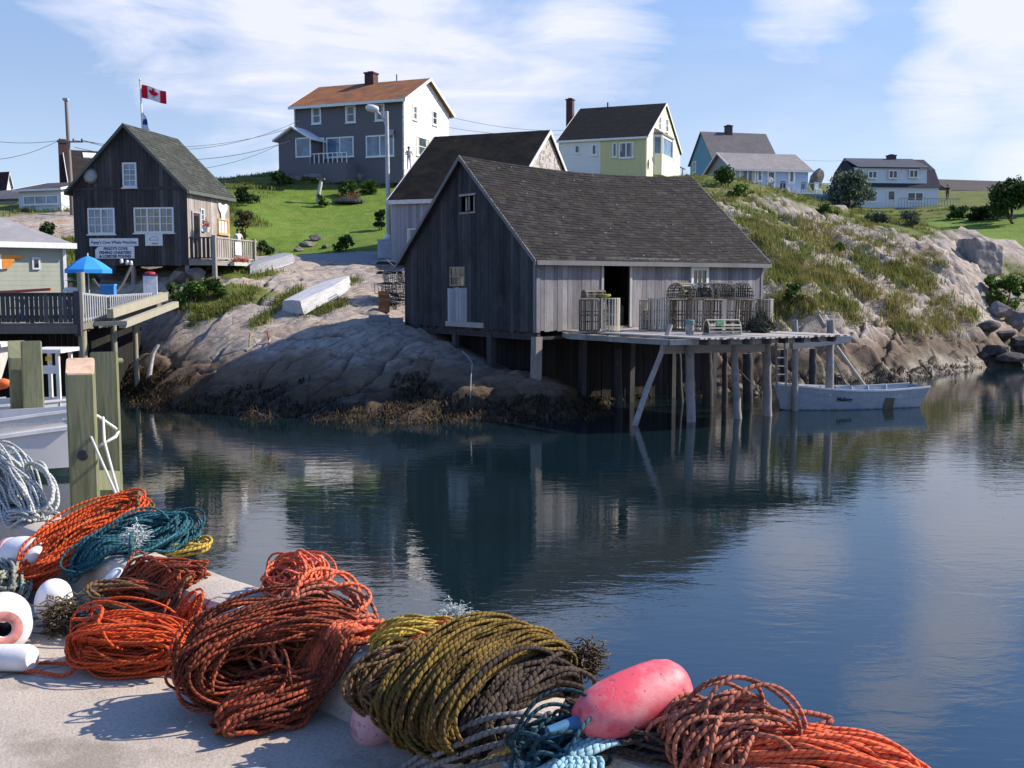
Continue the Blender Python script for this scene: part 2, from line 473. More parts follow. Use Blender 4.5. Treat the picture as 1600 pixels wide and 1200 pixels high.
def _tps_fit(xy, z, lam):
    n = len(xy); d = np.linalg.norm(xy[:, None] - xy[None], axis=2)
    K = np.where(d > 0, d * d * np.log(d + 1e-9), 0) + lam * np.eye(n)
    P = np.c_[np.ones(n), xy]
    A = np.block([[K, P], [P.T, np.zeros((3, 3))]])
    return np.linalg.solve(A, np.r_[z, 0, 0, 0])
_S = 10.0
_W = _tps_fit(_C[:, :2] / _S, _C[:, 2], .012)
def base_h(x, y):
    x = np.asarray(x, float); sh = x.shape; q = np.c_[x.ravel(), np.asarray(y, float).ravel()] / _S
    out = np.empty(len(q)); n = len(_C)
    for i in range(0, len(q), 20000):
        k = q[i:i + 20000]; d2 = ((k[:, None] - _C[None, :, :2] / _S) ** 2).sum(2)
        out[i:i + 20000] = (.5 * d2 * np.log(d2 + 1e-12)) @ _W[:n] + _W[n] + k @ _W[n + 1:]
    return out.reshape(sh)
_LAB = {l: np.array([[c[0], c[1], float(c[3] == l)] for c in CTRL]) for l in 'rglp'}
def lab_w(x, y, l):
    x = np.asarray(x, float); sh = x.shape; q = np.c_[x.ravel(), np.asarray(y, float).ravel()]; out = np.empty(len(q)); L = _LAB[l]
    for i in range(0, len(q), 20000):
        k = q[i:i + 20000]; d2 = ((k[:, None] - L[None, :, :2]) ** 2).sum(2); w = 1 / (d2 + .3) ** 1.6
        out[i:i + 20000] = (w * L[:, 2]).sum(1) / w.sum(1)
    return out.reshape(sh)

def slabs(x, y, ang, pitch, seed):
    """tilted sheets of granite with joints between them"""
    c, s = math.cos(ang), math.sin(ang)
    p = x * c + y * s; q = -x * s + y * c
    t = q / pitch + 1.6 * fbm(p / 7, q / 5, 3, seed) + .35 * fbm(p / 1.7, q / 1.3, 3, seed + 5)
    f = t - np.floor(t); k = _hash(np.floor(t), np.floor(t) * 0 + 3, seed)
    saw = np.where(f < .93, f / .93, (1 - f) / .07)
    cr = np.exp(-((f - .95) / .045) ** 2)
    return saw * (.25 + .9 * k), cr, f

def axis(lo, a, b, hi, fine, grow):
    m = list(np.arange(a, b, fine)); st = fine; v = m[-1]
    while v < hi: st *= grow; v += st; m.append(v)
    st = fine; v = m[0]; pre = []
    while v > lo: st *= grow; v -= st; pre.append(v)
    return np.array(pre[::-1] + m)
GX = axis(-700, -20, 28, 700, .085, 1.09)
GY = axis(-60, 29.5, 56, 900, .085, 1.06)
XX, YY = np.meshgrid(GX, GY)
HH = base_h(XX, YY)
far = np.clip((np.hypot(XX, YY - 60) - 150) / 150, 0, 1)
HH = HH * (1 - far) + (-4) * far
HH = np.clip(HH, -5, 30)
MG = lab_w(XX, YY, 'g'); ML = lab_w(XX, YY, 'l'); MP = lab_w(XX, YY, 'p'); MR = lab_w(XX, YY, 'r')
nz = fbm(XX / 2.2, YY / 2.2, 4, 31) - .5
nz2 = fbm(XX / .7, YY / .7, 3, 37) - .5
GRASS = np.clip((MG + ML + .95 * nz + .35 * nz2 - .43) / .16, 0, 1)
GRASS *= np.clip((HH - 2.3 - 1.5 * nz) / .5, 0, 1)
LAWN = np.clip((ML + .5 * nz - .42) / .12, 0, 1) * GRASS
PATH = np.clip((MP + .35 * nz - .42) / .1, 0, 1)
GRASS *= (1 - PATH)
_q, _c, _f = slabs(XX, YY, rad(-58), 1.9, 13)
_t = np.clip((_f + 1.1 * nz + .7 * nz2 - .40) / .12, 0, 1) * np.clip((.995 - _f) / .03, 0, 1)
GRASS *= 1 - _t * np.clip((XX - 7) / 2, 0, 1) * np.clip((72 - YY) / 8, 0, 1) * .97
rockamp = np.clip(1.25 - GRASS * 1.1, .12, 1) * np.clip(1 - (np.hypot(XX, YY) - 70) / 40, .15, 1) * (1 - .85 * PATH) * (1 - .8 * LAWN)
left = 1 / (1 + np.exp((XX - 3) / 1.5))
s1, c1, f1 = slabs(XX, YY, rad(52), 2.4, 3)
s2, c2, f2 = slabs(XX, YY, rad(-58), 1.9, 13)
s3, c3, f3 = slabs(XX, YY, rad(-8), 3.1, 23)
s4, c4, f4 = slabs(XX, YY, rad(30), .8, 43)
blk = fbm(XX / 1.1, YY / 1.1, 4, 51) - .5
big = fbm(XX / 4.5, YY / 4.5, 3, 57) - .5
dl = left * (.36 * s1 + .14 * s3 + .10 * s4 - .26 * c1 - .16 * c3 - .12 * c4) + (1 - left) * (.80 * s2 + .26 * s3 + .26 * s4 * np.clip((60 - YY) / 10, .25, 1) - .40 * c2 - .20 * c3 - .14 * c4)
tide = np.clip((1.5 - HH) / 1.2, 0, 1)
dl = dl + big * (.5 + .5 * (1 - left)) + blk * (.16 + .34 * tide + .22 * (1 - left) * np.clip((62 - YY) / 10, .2, 1)) + .06 * nz2 * 2
dl = dl - .25
HB = HH.copy()
HH = HH + dl * rockamp + (1 - rockamp) * .10 * nz
CRACK = np.clip(left * np.maximum(np.maximum(c1, .8 * c3), .55 * c4) + (1 - left) * np.maximum(np.maximum(c2, .8 * c3), .6 * c4), 0, 1) * rockamp
def ground(x, y):
    i = int(np.clip(np.searchsorted(GX, x) - 1, 0, len(GX) - 2)); j = int(np.clip(np.searchsorted(GY, y) - 1, 0, len(GY) - 2))
    a = (x - GX[i]) / (GX[i + 1] - GX[i]); b = (y - GY[j]) / (GY[j + 1] - GY[j])
    return float((HH[j, i] * (1 - a) + HH[j, i + 1] * a) * (1 - b) + (HH[j + 1, i] * (1 - a) + HH[j + 1, i + 1] * a) * b)
def gsample(A, x, y):
    i = np.clip(np.searchsorted(GX, x) - 1, 0, len(GX) - 2); j = np.clip(np.searchsorted(GY, y) - 1, 0, len(GY) - 2)
    return A[j, i]
def on_ground(px, py, dmin=28.0, dmax=150.0):
    """where the ray of a photo pixel meets the land"""
    d = dmin
    while d < dmax:
        q = PD(px, py, d)
        if q.z <= ground(q.x, q.y): return q
        d += .1
    return PD(px, py, dmax)

CRK = [[(250, 482), (335, 456), (440, 425)], [(215, 556), (300, 503), (400, 470), (470, 440)], [(330, 562), (400, 522), (500, 502), (600, 484)], [(440, 548), (520, 512), (640, 503)], [(470, 640), (520, 592), (560, 545), (610, 520)], [(560, 640), (640, 566), (700, 545)], [(640, 622), (690, 560)], [(400, 605), (445, 560)], [(290, 592), (380, 560)], [(240, 600), (330, 570)], [(520, 560), (590, 556), (680, 530)], [(380, 470), (420, 440), (520, 415)],
       [(1215, 500), (1262, 545), (1300, 598)], [(1230, 468), (1330, 540), (1400, 583)], [(1300, 470), (1400, 540), (1440, 573)], [(1400, 450), (1470, 520), (1530, 560)], [(1330, 430), (1400, 482), (1450, 530)], [(1480, 440), (1502, 482), (1490, 540)], [(1376, 566), (1394, 522), (1402, 500)], [(1230, 420), (1300, 440), (1345, 470)], [(1290, 380), (1360, 410), (1420, 440)], [(1250, 350), (1330, 372), (1420, 410)], [(1440, 410), (1500, 425), (1520, 450)], [(1180, 345), (1240, 372), (1290, 400)], [(1310, 540), (1350, 520), (1370, 495)]]
for _k, _pl in enumerate(CRK):
    _P = [on_ground(a, b, 30) for a, b in _pl]
    for _a, _b in zip(_P[:-1], _P[1:]):
        _dx, _dy = _b.x - _a.x, _b.y - _a.y; _L = math.hypot(_dx, _dy)
        if _L > 14 or _L < .1: continue
        _w = .30 * (fbm(XX * .9, YY * .9, 3, 300 + _k) - .5) * 2
        _t = ((XX - _a.x) * _dx + (YY - _a.y) * _dy) / _L; _sd = ((XX - _a.x) * -_dy + (YY - _a.y) * _dx) / _L + _w
        _in = (_t > -.1) & (_t < _L + .1) & (np.abs(_sd) < 2.5); _fd = np.clip(np.minimum(_t + .1, _L + .1 - _t) / .5, 0, 1)
        _e = np.exp(-(_sd / .075) ** 2) * _in; _up = np.where((_sd < 0), np.exp(_sd / .9), 0) * _in * _fd
        if XX.shape: HH = HH - .20 * _e + (.13 if _a.x < 6 else .24) * _up; CRACK = np.maximum(CRACK, _e)
def ground_material():
    g = G("granite_and_grass", .88, .2)
    oc = g.oc(); x, y, z = g.sep(oc)[:3]
    at = g.attr("mask"); r, gr, bl = g.n("SeparateColor", None, {0: at[0]}, 0), None, None
    sepn = g.nt.nodes[-1]
    grass, path, lawn = sepn.outputs[0], sepn.outputs[1], sepn.outputs[2]
    # rock
    n_big = g.noise(oc, .5, 6, .6); n_mid = g.noise(oc, 2.6, 6, .65); n_fine = g.noise(oc, 18, 4, .7)
    rock = g.ramp(n_mid, [(.25, (.20, .158, .125)), (.5, (.36, .298, .245)), (.75, (.45, .388, .328))])
    rock = g.mix(g.mr(n_big, .42, .62, 0, .6), rock, (.235, .222, .215))
    lf = g.mr(x, 1, 5, 1, 0)
    for ang, am in ((52, lf), (-58, g.ma('SUBTRACT', 1.0, lf))):
        ln = g.noise(g.map(g.map(oc, (1, 1, 1), (0, 0, 0), (0, 0, rad(-ang))), (.35, 5.5, 1.5)), 1.0, 6, .65, .4)
        rock = g.mix(g.ma('MULTIPLY', g.mr(ln, .53, .64, 0, .65), am), rock, (.12, .10, .09))
        rock = g.mix(g.ma('MULTIPLY', g.mr(ln, .44, .36, 0, .45), am), rock, (.46, .42, .385))
    rock = g.mix(g.mr(n_fine, .52, .72, 0, .55), rock, (.09, .08, .075))
    lich = g.vor(g.map(oc, (1, 1, 1)), 3.2, 'SMOOTH_F1')
    rock = g.mix(g.mr(g.ma('ADD', lich, g.ma('MULTIPLY', n_fine, .35)), .30, .42, .45, 0), rock, (.085, .082, .077))
    rust = g.noise(g.map(oc, (1, 1, .5), (5, 2, 9)), .75, 5, .6)
    rock = g.mix(g.mr(rust, .60, .72, 0, .6), rock, (.27, .155, .085))
    cr = g.attr("crack")
    rock = g.mix(g.mr(cr[2], .25, .9, 0, .8), rock, (.07, .06, .05))
    cv = g.vor(g.map(oc, (.55, .55, .9), (0, 0, 0), (0, 0, rad(38))), 1.0, 'DISTANCE_TO_EDGE')
    cvd = g.ma('ADD', cv, g.ma('MULTIPLY', g.ma('SUBTRACT', n_mid, .5), .12))
    rock = g.mix(g.ma('MULTIPLY', g.mr(cvd, .0, .014, .6, 0), g.mr(n_big, .48, .6)), rock, (.07, .06, .05))
    # tide zones: pale granite, brown stained, black weed line
    zt = g.ma('ADD', z, g.ma('MULTIPLY', g.ma('SUBTRACT', n_big, .5), 1.6))
    zt = g.ma('ADD', zt, g.ma('MULTIPLY', g.ma('SUBTRACT', n_mid, .5), .7))
    rock = g.mix(g.mr(zt, 2.0, 1.3, 0, .85), rock, g.mix(g.mr(n_fine, .3, .7), (.080, .054, .034), (.155, .105, .068)))
    rock = g.mix(g.mr(zt, 1.1, .6, 0, .93), rock, g.mix(g.mr(n_mid, .35, .65), (.022, .017, .012), (.065, .042, .02)))
    # earth and grass
    ng = g.noise(oc, 1.1, 6, .65); ng2 = g.noise(g.map(oc, (1, 1, .3)), 9, 5, .7)
    rough_g = g.ramp(ng, [(.3, (.055, .085, .016)), (.5, (.11, .135, .028)), (.7, (.20, .16, .05))])
    lawn_c = g.ramp(ng, [(.28, (.085, .135, .018)), (.5, (.125, .20, .024)), (.65, (.175, .225, .04)), (.8, (.22, .225, .06))])
    gc = g.mix(lawn, rough_g, lawn_c)
    gc = g.mix(g.mr(ng2, .45, .75, 0, .55), gc, g.mix(.6, gc, (.03, .05, .01)))
    c = g.mix(grass, rock, gc)
    road = g.ramp(n_fine, [(.3, (.20, .195, .19)), (.7, (.33, .32, .31))])
    c = g.mix(path, c, road)
    g.col(c)
    g.rough(g.mr(zt, .35, 1.1, .42, .9))
    hb = g.ma('ADD', g.ma('MULTIPLY', n_mid, .6), g.ma('MULTIPLY', n_fine, .25))
    hb = g.ma('SUBTRACT', hb, g.ma('MULTIPLY', g.mr(cvd, 0, .03, .3, 0), g.mr(n_big, .48, .6)))
    g.bump(g.ma('ADD', hb, g.ma('MULTIPLY', g.ma('MULTIPLY', ng2, grass), 1.0)), .8, .10)
    return g.m
ny, nx = XX.shape
idx = np.arange(nx * ny).reshape(ny, nx)
F = np.stack([idx[:-1, :-1], idx[:-1, 1:], idx[1:, 1:], idx[1:, :-1]], -1).reshape(-1, 4)
land = np_mesh("ground", np.c_[XX.ravel(), YY.ravel(), HH.ravel()], F, ground_material(), smooth=True)
a = land.data.attributes.new("mask", 'FLOAT_COLOR', 'POINT')
a.data.foreach_set("color", np.c_[GRASS.ravel(), PATH.ravel(), LAWN.ravel(), np.ones(nx * ny)].astype(np.float32).ravel())
a = land.data.attributes.new("crack", 'FLOAT', 'POINT')
a.data.foreach_set("value", CRACK.astype(np.float32).ravel())
tag(land, "grey pink granite shore rising to a grassy hill", "ground", kind='structure')

# ------------------------------------------------------------------ sea
def sea_material():
    g = G("cove_water", .015, .5)
    g.b.inputs["IOR"].default_value = 1.75
    oc = g.oc()
    g.col(g.mix(g.mr(g.noise(oc, .06, 3), .35, .65), (.004, .011, .009), (.005, .015, .024)))
    amp = g.mr(g.noise(g.map(oc, (.05, .09, 1), (2, 5, 0)), 1.0, 4, .6), .38, .62, .25, 1.0)
    x, y, z = g.sep(oc)[:3]
    w1 = g.noise(g.map(oc, (1.5, 3.4, 1), (0, 0, 0), (0, 0, rad(18))), 1.0, 3, .5, .6)
    w2 = g.noise(g.map(oc, (6, 11, 1), (3, 1, 0), (0, 0, rad(-14))), 1.0, 3, .55, .4)
    w3 = g.noise(g.map(oc, (.35, .7, 1), (9, 1, 0), (0, 0, rad(30))), 1.0, 2, .5)
    h = g.ma('ADD', g.ma('MULTIPLY', w1, .55), g.ma('MULTIPLY', g.ma('MULTIPLY', w2, amp), .24))
    h = g.ma('ADD', h, g.ma('MULTIPLY', w3, .5))
    g.bump(h, .145, .05)
    return g.m
mb = MB(); S = 3000
mb.add([(-S, -S, 0), (S, -S, 0), (S, S, 0), (-S, S, 0)], [(0, 1, 2, 3)])
tag(mb.build("sea", sea_material(), fix=False), "calm dark blue water of the cove with ripples", "water", kind='structure')

# ------------------------------------------------------------------ wharf (foreground)
E0 = PZ(75, 797, 2.85); E1 = PZ(440, 925, 2.85)
ED = Vector((E1.x - E0.x, E1.y - E0.y, 0)).normalized()      # along the edge, to the right and nearer
EN = Vector((-ED.y, ED.x, 0))                                # outward, over the water
if EN.y < 0: EN = -EN
WZ = 2.6
def wharf_pt(t, o, z): return Vector((E0.x, E0.y, 0)) + ED * t + EN * o + Vector((0, 0, z))
def concrete(name, c, speck, sc_=1.0):
    g = G(name, .92, .2); oc = g.oc()
    f = g.noise(oc, 1.3 * sc_, 6, .65); f2 = g.noise(oc, 60 * sc_, 3, .7); f3 = g.vor(oc, 95 * sc_)
    col = g.ramp(f, [(.3, tuple(k * .78 for k in c)), (.7, tuple(k * 1.1 for k in c))])
    col = g.mix(g.mr(f2, .45, .7, 0, .5), col, tuple(k * .45 for k in c))
    col = g.mix(g.mr(f3, .0, .3, speck, 0), col, tuple(min(1, k * 1.5) for k in c))
    col = g.mix(g.mr(g.noise(oc, 3.1 * sc_, 5, .6), .56, .72, 0, .4), col, tuple(k * .5 for k in c))
    ck = g.vor(g.map(g.comb(g.ma('ADD', g.sep(oc)[0], g.ma('MULTIPLY', f, .5)), g.ma('ADD', g.sep(oc)[1], g.ma('MULTIPLY', g.noise(oc, 4, 4), .25)), 0), (.33, .33, 1), (.4, .25, 0)), 1.0, 'DISTANCE_TO_EDGE')
    ckm = g.mr(ck, .0015, .004, .8, 0)
    col = g.mix(ckm, col, tuple(k * .25 for k in c))
    st = g.noise(g.map(oc, (1, 1, 1), (6, 3, 2)), 2.1 * sc_, 6, .7)
    col = g.mix(g.mr(st, .54, .66, 0, .55), col, tuple(k * q for k, q in zip(c, (.38, .36, .33))))
    col = g.mix(g.mr(g.noise(g.map(oc, (1, 1, 1), (1, 8, 2)), 5.0, 5, .7), .66, .72, 0, .5), col, (.33, .17, .08))
    g.col(col)
    g.bump(g.ma('SUBTRACT', g.ma('ADD', g.ma('MULTIPLY', f2, .5), g.ma('MULTIPLY', f3, .4)), ckm), .6, .006)
    MAT[name] = g.m
    return g.m
mb = MB()
mb.hexa([wharf_pt(-30, -40, -3), wharf_pt(30, -40, -3), wharf_pt(30, -.03, -3), wharf_pt(-30, -.03, -3),
         wharf_pt(-30, -40, WZ), wharf_pt(30, -40, WZ), wharf_pt(30, -.03, WZ), wharf_pt(-30, -.03, WZ)])
tag(mb.build("wharf", concrete("wharf_concrete", (.47, .405, .345), .35)), "grey concrete wharf deck in the foreground", "wharf", kind='structure')
# kerb with worn rounded edges
mb = MB(); CW = .27
prof = [(-CW - .02, WZ - .004), (-CW - .005, WZ + .10), (-CW, WZ + .215), (-CW + .018, WZ + .240), (-CW + .05, WZ + .25), (-.06, WZ + .25), (-.025, WZ + .24), (0, WZ + .21), (0.0, WZ - .35)]
N = 220; ts = np.linspace(-12, 14, N); base = 0
for i, t in enumerate(ts):
    for k, (o, z) in enumerate(prof):
        j = .007 * (vnoise(np.array([t * 5.0]), np.array([k * 3.7]), 5)[0] - .5)
        mb.v.append(tuple(wharf_pt(t, o + j, z + j)))
m = len(prof)
for i in range(N - 1):
    for k in range(m - 1): mb.f.append((i * m + k, i * m + k + 1, (i + 1) * m + k + 1, (i + 1) * m + k))
tag(mb.build("kerb", concrete("kerb_concrete", (.51, .445, .385), .8, 1.0), smooth=True, crease=rad(24)), "raised concrete kerb along the wharf edge", "kerb", kind='structure')
# ------------------------------------------------------------------ buildings
class House:
    """near corner at a photo pixel and a distance; face R runs right (local x, y = 0), face L runs left (local y, x = 0)"""
    def __init__(s, name, label, px, py, d, a, rend, lend, eave, apex, ridge='u', cat='house', group=None, Lu=None, Lv=None):
        s.A = PD(px, py, d); a = rad(a)
        s.u = Vector((math.sin(a), math.cos(a), 0)); s.v = Vector((-math.cos(a), math.sin(a), 0))
        s.root = thing(name, label, cat, s.A, math.pi / 2 - a, group)
        s.Lu = Lu if Lu else s.pt('R', *rend)[0]
        s.Lv = Lv if Lv else s.pt('L', *lend)[0]
        s.ze = zat(d, eave) - s.A.z
        s.ridge = ridge
        q = s.A + (s.v * s.Lv / 2 if ridge == 'u' else s.u * s.Lu / 2)
        s.zr = zat(q.y, apex) - s.A.z
        s.parts = {}
    def pt(s, face, px, py, off=0.0):
        """pixel -> (t, z) on a face"""
        r = ray(px, py); C = Vector((0, 0, EYE))
        n = s.v if face == 'R' else s.u
        k = ((s.A - n * off - C).dot(n)) / r.dot(n)
        p = C + r * k - s.A
        return (p.dot(s.u if face == 'R' else s.v), p.z)
    def F(s, face, t, z, o=0.0):
        """face point, o = metres outward (local)"""
        if face == 'R': return Vector((t, -o, z))
        if face == 'L': return Vector((-o, t, z))
        if face == 'BR': return Vector((t, s.Lv + o, z))
        return Vector((s.Lu + o, t, z))
    def ztop(s, face, t):
        g = (face in ('L', 'BL')) == (s.ridge == 'u')
        if not g: return s.ze
        W = s.Lv if s.ridge == 'u' else s.Lu
        return s.ze + (s.zr - s.ze) * (1 - abs(2 * t / W - 1))
    def flen(s, face): return s.Lu if face in ('R', 'BR') else s.Lv
    def wall(s, face, m, z0=-.6, th=.12, name="wall", lower=None):
        L = s.flen(face); e = 0 if face in ('R', 'BR') else th
        g = (face in ('L', 'BL')) == (s.ridge == 'u')
        P = [(e, z0), (L - e, z0), (L - e, s.ztop(face, L - e))]
        if g: P.append((L / 2, s.zr))
        P.append((e, s.ztop(face, e)))
        mb = MB(); O = [s.F(face, t, z, 0) for t, z in P]
        n = s.F(face, 0, 0, -1) - s.F(face, 0, 0, 0)
        mb.slab(O, n, th)
        return mb.build(name, m, s.root)
    def walls(s, mR, mL, mB=None, z0=-.6, mBL=None):
        s.wall('R', mR, z0); s.wall('L', mL, z0); s.wall('BR', mB or mR, z0); s.wall('BL', mBL or mB or mL, z0)
    def boards(s, face, m, w=.16, z0=0.0, holes=(), gap=.008, th=.025, jit=.012, ragged=0.0, name="wall", ztop=None, t0=0.0, t1=None, seed=1):
        rn = random.Random(seed); mb = MB(); L = s.flen(face) if t1 is None else t1; t = t0
        zt = ztop or (lambda q: s.ztop(face, q))
        cuts = sorted({h[0] for h in holes} | {h[1] for h in holes})
        while t < L - .02:
            e = min(t + w * rn.uniform(.8, 1.2), L)
            if L - e < .05: e = L
            for c in cuts:
                if t + .01 < c < e + .05: e = c; break
            a, b = t, e - gap if e < L else e
            spans = [(z0 - rn.uniform(0, ragged), None)]
            mid = (a + b) / 2
            for (h0, h1, k0, k1) in holes:
                if h0 - .001 <= mid <= h1 + .001:
                    out = []
                    for (p, q) in spans:
                        if k0 > p: out.append((p, k0))
                        if q is None or q > k1: out.append((max(k1, p), q))
                    spans = out
            for (p, q) in spans:
                o = rn.uniform(0, jit); za = q if q is not None else zt(a); zb = q if q is not None else zt(b)
                if min(za, zb) <= p: continue
                mb.hexa([s.F(face, a, p, o - th), s.F(face, b, p, o - th), s.F(face, b, p, o), s.F(face, a, p, o),
                         s.F(face, a, za, o - th), s.F(face, b, zb, o - th), s.F(face, b, zb, o), s.F(face, a, za, o)])
            t = e
        return mb.build(name, m, s.root)
    def R3(s, a, t, z):
        """a along the ridge, t across"""
        return Vector((a, t, z)) if s.ridge == 'u' else Vector((t, a, z))
    def roof(s, m, oe=.3, orr=.25, th=.10, name="roof", sag=0.0, shingle=None, exposure=.15, seed=3, trim=None, trim_w=.16, parts=True):
        L = s.Lu if s.ridge == 'u' else s.Lv; W = s.Lv if s.ridge == 'u' else s.Lu
        H = s.zr - s.ze; sl = H / (W / 2)
        mb = MB(); rn = random.Random(seed)
        n = 10 if sag else 1
        sg = lambda a: -sag * math.sin(math.pi * min(max((a + orr) / (L + 2 * orr), 0), 1))
        up = th
        for side in (0, 1):
            f = (lambda q: q) if side == 0 else (lambda q: W - q)
            for i in range(n):
                a0 = -orr + (L + 2 * orr) * i / n; a1 = -orr + (L + 2 * orr) * (i + 1) / n
                P = []
                for dz in (0.004, up):
                    P += [s.R3(a0, f(-oe), s.ze - sl * oe + sg(a0) * .5 + dz), s.R3(a1, f(-oe), s.ze - sl * oe + sg(a1) * .5 + dz),
                          s.R3(a1, W / 2, s.zr + sg(a1) + dz), s.R3(a0, W / 2, s.zr + sg(a0) + dz)]
                mb.hexa(P)
        ro = mb.build(name, m, s.root)
        if shingle:
            mb = MB(); SL = math.hypot(W / 2 + oe, sl * (W / 2 + oe)); cs = (W / 2 + oe) / SL; sn = sl * cs
            rows = int(SL / exposure) + 1
            for side in (0, 1):
                f = (lambda q: q) if side == 0 else (lambda q: W - q)
                for r in range(rows):
                    d0 = r * exposure; d1 = min(d0 + exposure + .03, SL)
                    a = -orr - .03 - rn.uniform(0, .2)
                    while a < L + orr + .03:
                        w = rn.uniform(.2, .38); b = min(a + w, L + orr + .03); aa = max(a, -orr - .03)
                        if b - aa > .03:
                            lift = rn.uniform(.010, .026); dd = d0 + rn.uniform(-.012, .008)
                            def pos(q, dist, h):
                                k = dist / SL; z = s.ze - sl * oe + sn * dist + sg(q) * (.5 + .5 * k) + up + h * cs
                                return s.R3(q, f(-oe + cs * dist - h * sn), z)
                            g2 = rn.uniform(.004, .012)
                            mb.hexa([pos(aa, dd, .001), pos(b - g2, dd, .001), pos(b - g2, d1, -.004), pos(aa, d1, -.004),
                                     pos(aa, dd, lift), pos(b - g2, dd, lift), pos(b - g2, d1, .003), pos(aa, d1, .003)])
                        a += w
            mb.build("shingles", shingle, ro)
        if trim:
            # rake boards on both gables and eave fascia
            for a in (-orr - .03, L + orr + .03):
                for side in (0, 1):
                    f = (lambda q: q) if side == 0 else (lambda q: W - q)
                    mb = MB(); P = []
                    for da in (-.02, .02):
                        P.append([s.R3(a + da, f(-oe - .02), s.ze - sl * (oe + .02) - trim_w + th), s.R3(a + da, W / 2, s.zr - trim_w + th), s.R3(a + da, W / 2, s.zr + th + .015), s.R3(a + da, f(-oe - .02), s.ze - sl * (oe + .02) + th + .015)])
                    mb.hexa(P[0] + P[1]); mb.build("rake_board", trim, ro)
            for side in (0, 1):
                f = (lambda q: q) if side == 0 else (lambda q: W - q)
                mb = MB(); q0 = f(-oe - .025)
                c = s.R3((L) / 2, q0, s.ze - sl * oe - trim_w / 2 + th * .8)
                sz = (L + 2 * orr - .04, .04, trim_w) if s.ridge == 'u' else (.04, L + 2 * orr - .04, trim_w)
                mb.box(c, sz); mb.build("fascia", trim, ro)
        return ro
    def rect(s, face, x0, y0, x1, y1):
        """pixel box -> t0,t1,z0,z1"""
        ym = (y0 + y1) / 2; xm = (x0 + x1) / 2
        t0 = s.pt(face, x0, ym)[0]; t1 = s.pt(face, x1, ym)[0]
        if t0 > t1: t0, t1 = t1, t0
        return t0, t1, s.pt(face, xm, y1)[1], s.pt(face, xm, y0)[1]
    def fbox(s, mb, face, t0, t1, z0, z1, o0, o1):
        return mb.hexa([s.F(face, t0, z0, o0), s.F(face, t1, z0, o0), s.F(face, t1, z0, o1), s.F(face, t0, z0, o1),
                        s.F(face, t0, z1, o0), s.F(face, t1, z1, o0), s.F(face, t1, z1, o1), s.F(face, t0, z1, o1)])
    def window(s, face, R, fm, pm, fw=.08, cols=1, rows=1, mun=.025, sashes=1, proud=.05, sill=True, name="window", label=None, back=0.012):
        t0, t1, z0, z1 = R; mb = MB()
        s.fbox(mb, face, t0, t1, z1 - fw, z1, 0.002, proud); s.fbox(mb, face, t0, t1, z0, z0 + fw, 0.002, proud)
        s.fbox(mb, face, t0, t0 + fw, z0 + fw, z1 - fw, 0.002, proud); s.fbox(mb, face, t1 - fw, t1, z0 + fw, z1 - fw, 0.002, proud)
        W = (t1 - t0 - fw) / sashes
        for k in range(sashes):
            a = t0 + fw / 2 + k * W
            if k: s.fbox(mb, face, a - fw / 2, a + fw / 2, z0 + fw, z1 - fw, 0.002, proud)
            for c in range(1, cols):
                q = a + fw / 2 + (W - fw) * c / cols; s.fbox(mb, face, q - mun / 2, q + mun / 2, z0 + fw, z1 - fw, back - .002, proud * .6)
            for r in range(1, rows):
                q = z0 + fw + (z1 - z0 - 2 * fw) * r / rows; s.fbox(mb, face, a + fw / 2, a + W - fw / 2, q - mun / 2, q + mun / 2, back - .002, proud * .55)
        if sill: s.fbox(mb, face, t0 - .05, t1 + .05, z0 - .05, z0, 0.002, proud + .04)
        w = mb.build(name, fm, s.root)
        if label: w["label"] = label
        mb = MB(); s.fbox(mb, face, t0 + fw * .9, t1 - fw * .9, z0 + fw * .9, z1 - fw * .9, .003, back)
        mb.build("pane", pm, w)
        if pm is GLS and cols == 1 and (t1 - t0) > .5:
            cw_ = (t1 - t0 - 2 * fw) * random.uniform(.14, .24); mid = (t0 + t1) / 2
            for q0, q1 in ((t0 + fw, t0 + fw + cw_), (t1 - fw - cw_, t1 - fw)):
                mb = MB(); zz = z0 + fw if random.random() < .6 else z0 + fw + (z1 - z0) * .35
                n_ = 5; s.fbox(mb, face, q0, q1, zz, z1 - fw, back - .002, back + .004); mb.build("curtain", plain("curtain_pale", (.50, .48, .45), .9), w)
        return w
    def win(s, face, x0, y0, x1, y1, fm, pm, **k): return s.window(face, s.rect(face, x0, y0, x1, y1), fm, pm, **k)
    def door(s, face, R, fm, dm, pm=None, fw=.09, glass=(.35, .9), handle=True):
        t0, t1, z0, z1 = R; mb = MB()
        s.fbox(mb, face, t0, t1, z1 - fw, z1, .002, .06); s.fbox(mb, face, t0, t0 + fw, z0, z1 - fw, .002, .06); s.fbox(mb, face, t1 - fw, t1, z0, z1 - fw, .002, .06)
        w = mb.build("door_frame", fm, s.root)
        mb = MB(); s.fbox(mb, face, t0 + fw, t1 - fw, z0, z1 - fw, .003, .03); dd = mb.build("door", dm, s.root)
        if pm:
            h = z1 - z0; mb = MB(); s.fbox(mb, face, t0 + fw * 1.8, t1 - fw * 1.8, z0 + h * glass[0], z0 + h * glass[1], .03, .036); mb.build("pane", pm, dd)
        if handle:
            mb = MB(); p = s.F(face, t1 - fw * 1.5, z0 + (z1 - z0) * .45, .05); mb.box(p, (.05, .05, .10)); mb.build("handle", plain("dull_metal", (.3, .3, .3), .4, .5, .1, 5, .8), dd)
        return dd
    def corner_posts(s, m, faces=('R', 'L'), w=.12, z0=-.3):
        for fc, a in (('R', -.03), ('L', 0.0)):
            mb = MB(); s.fbox(mb, fc, a, w, z0, s.ze - .02, .002, .03); mb.build("corner_board", m, s.root)
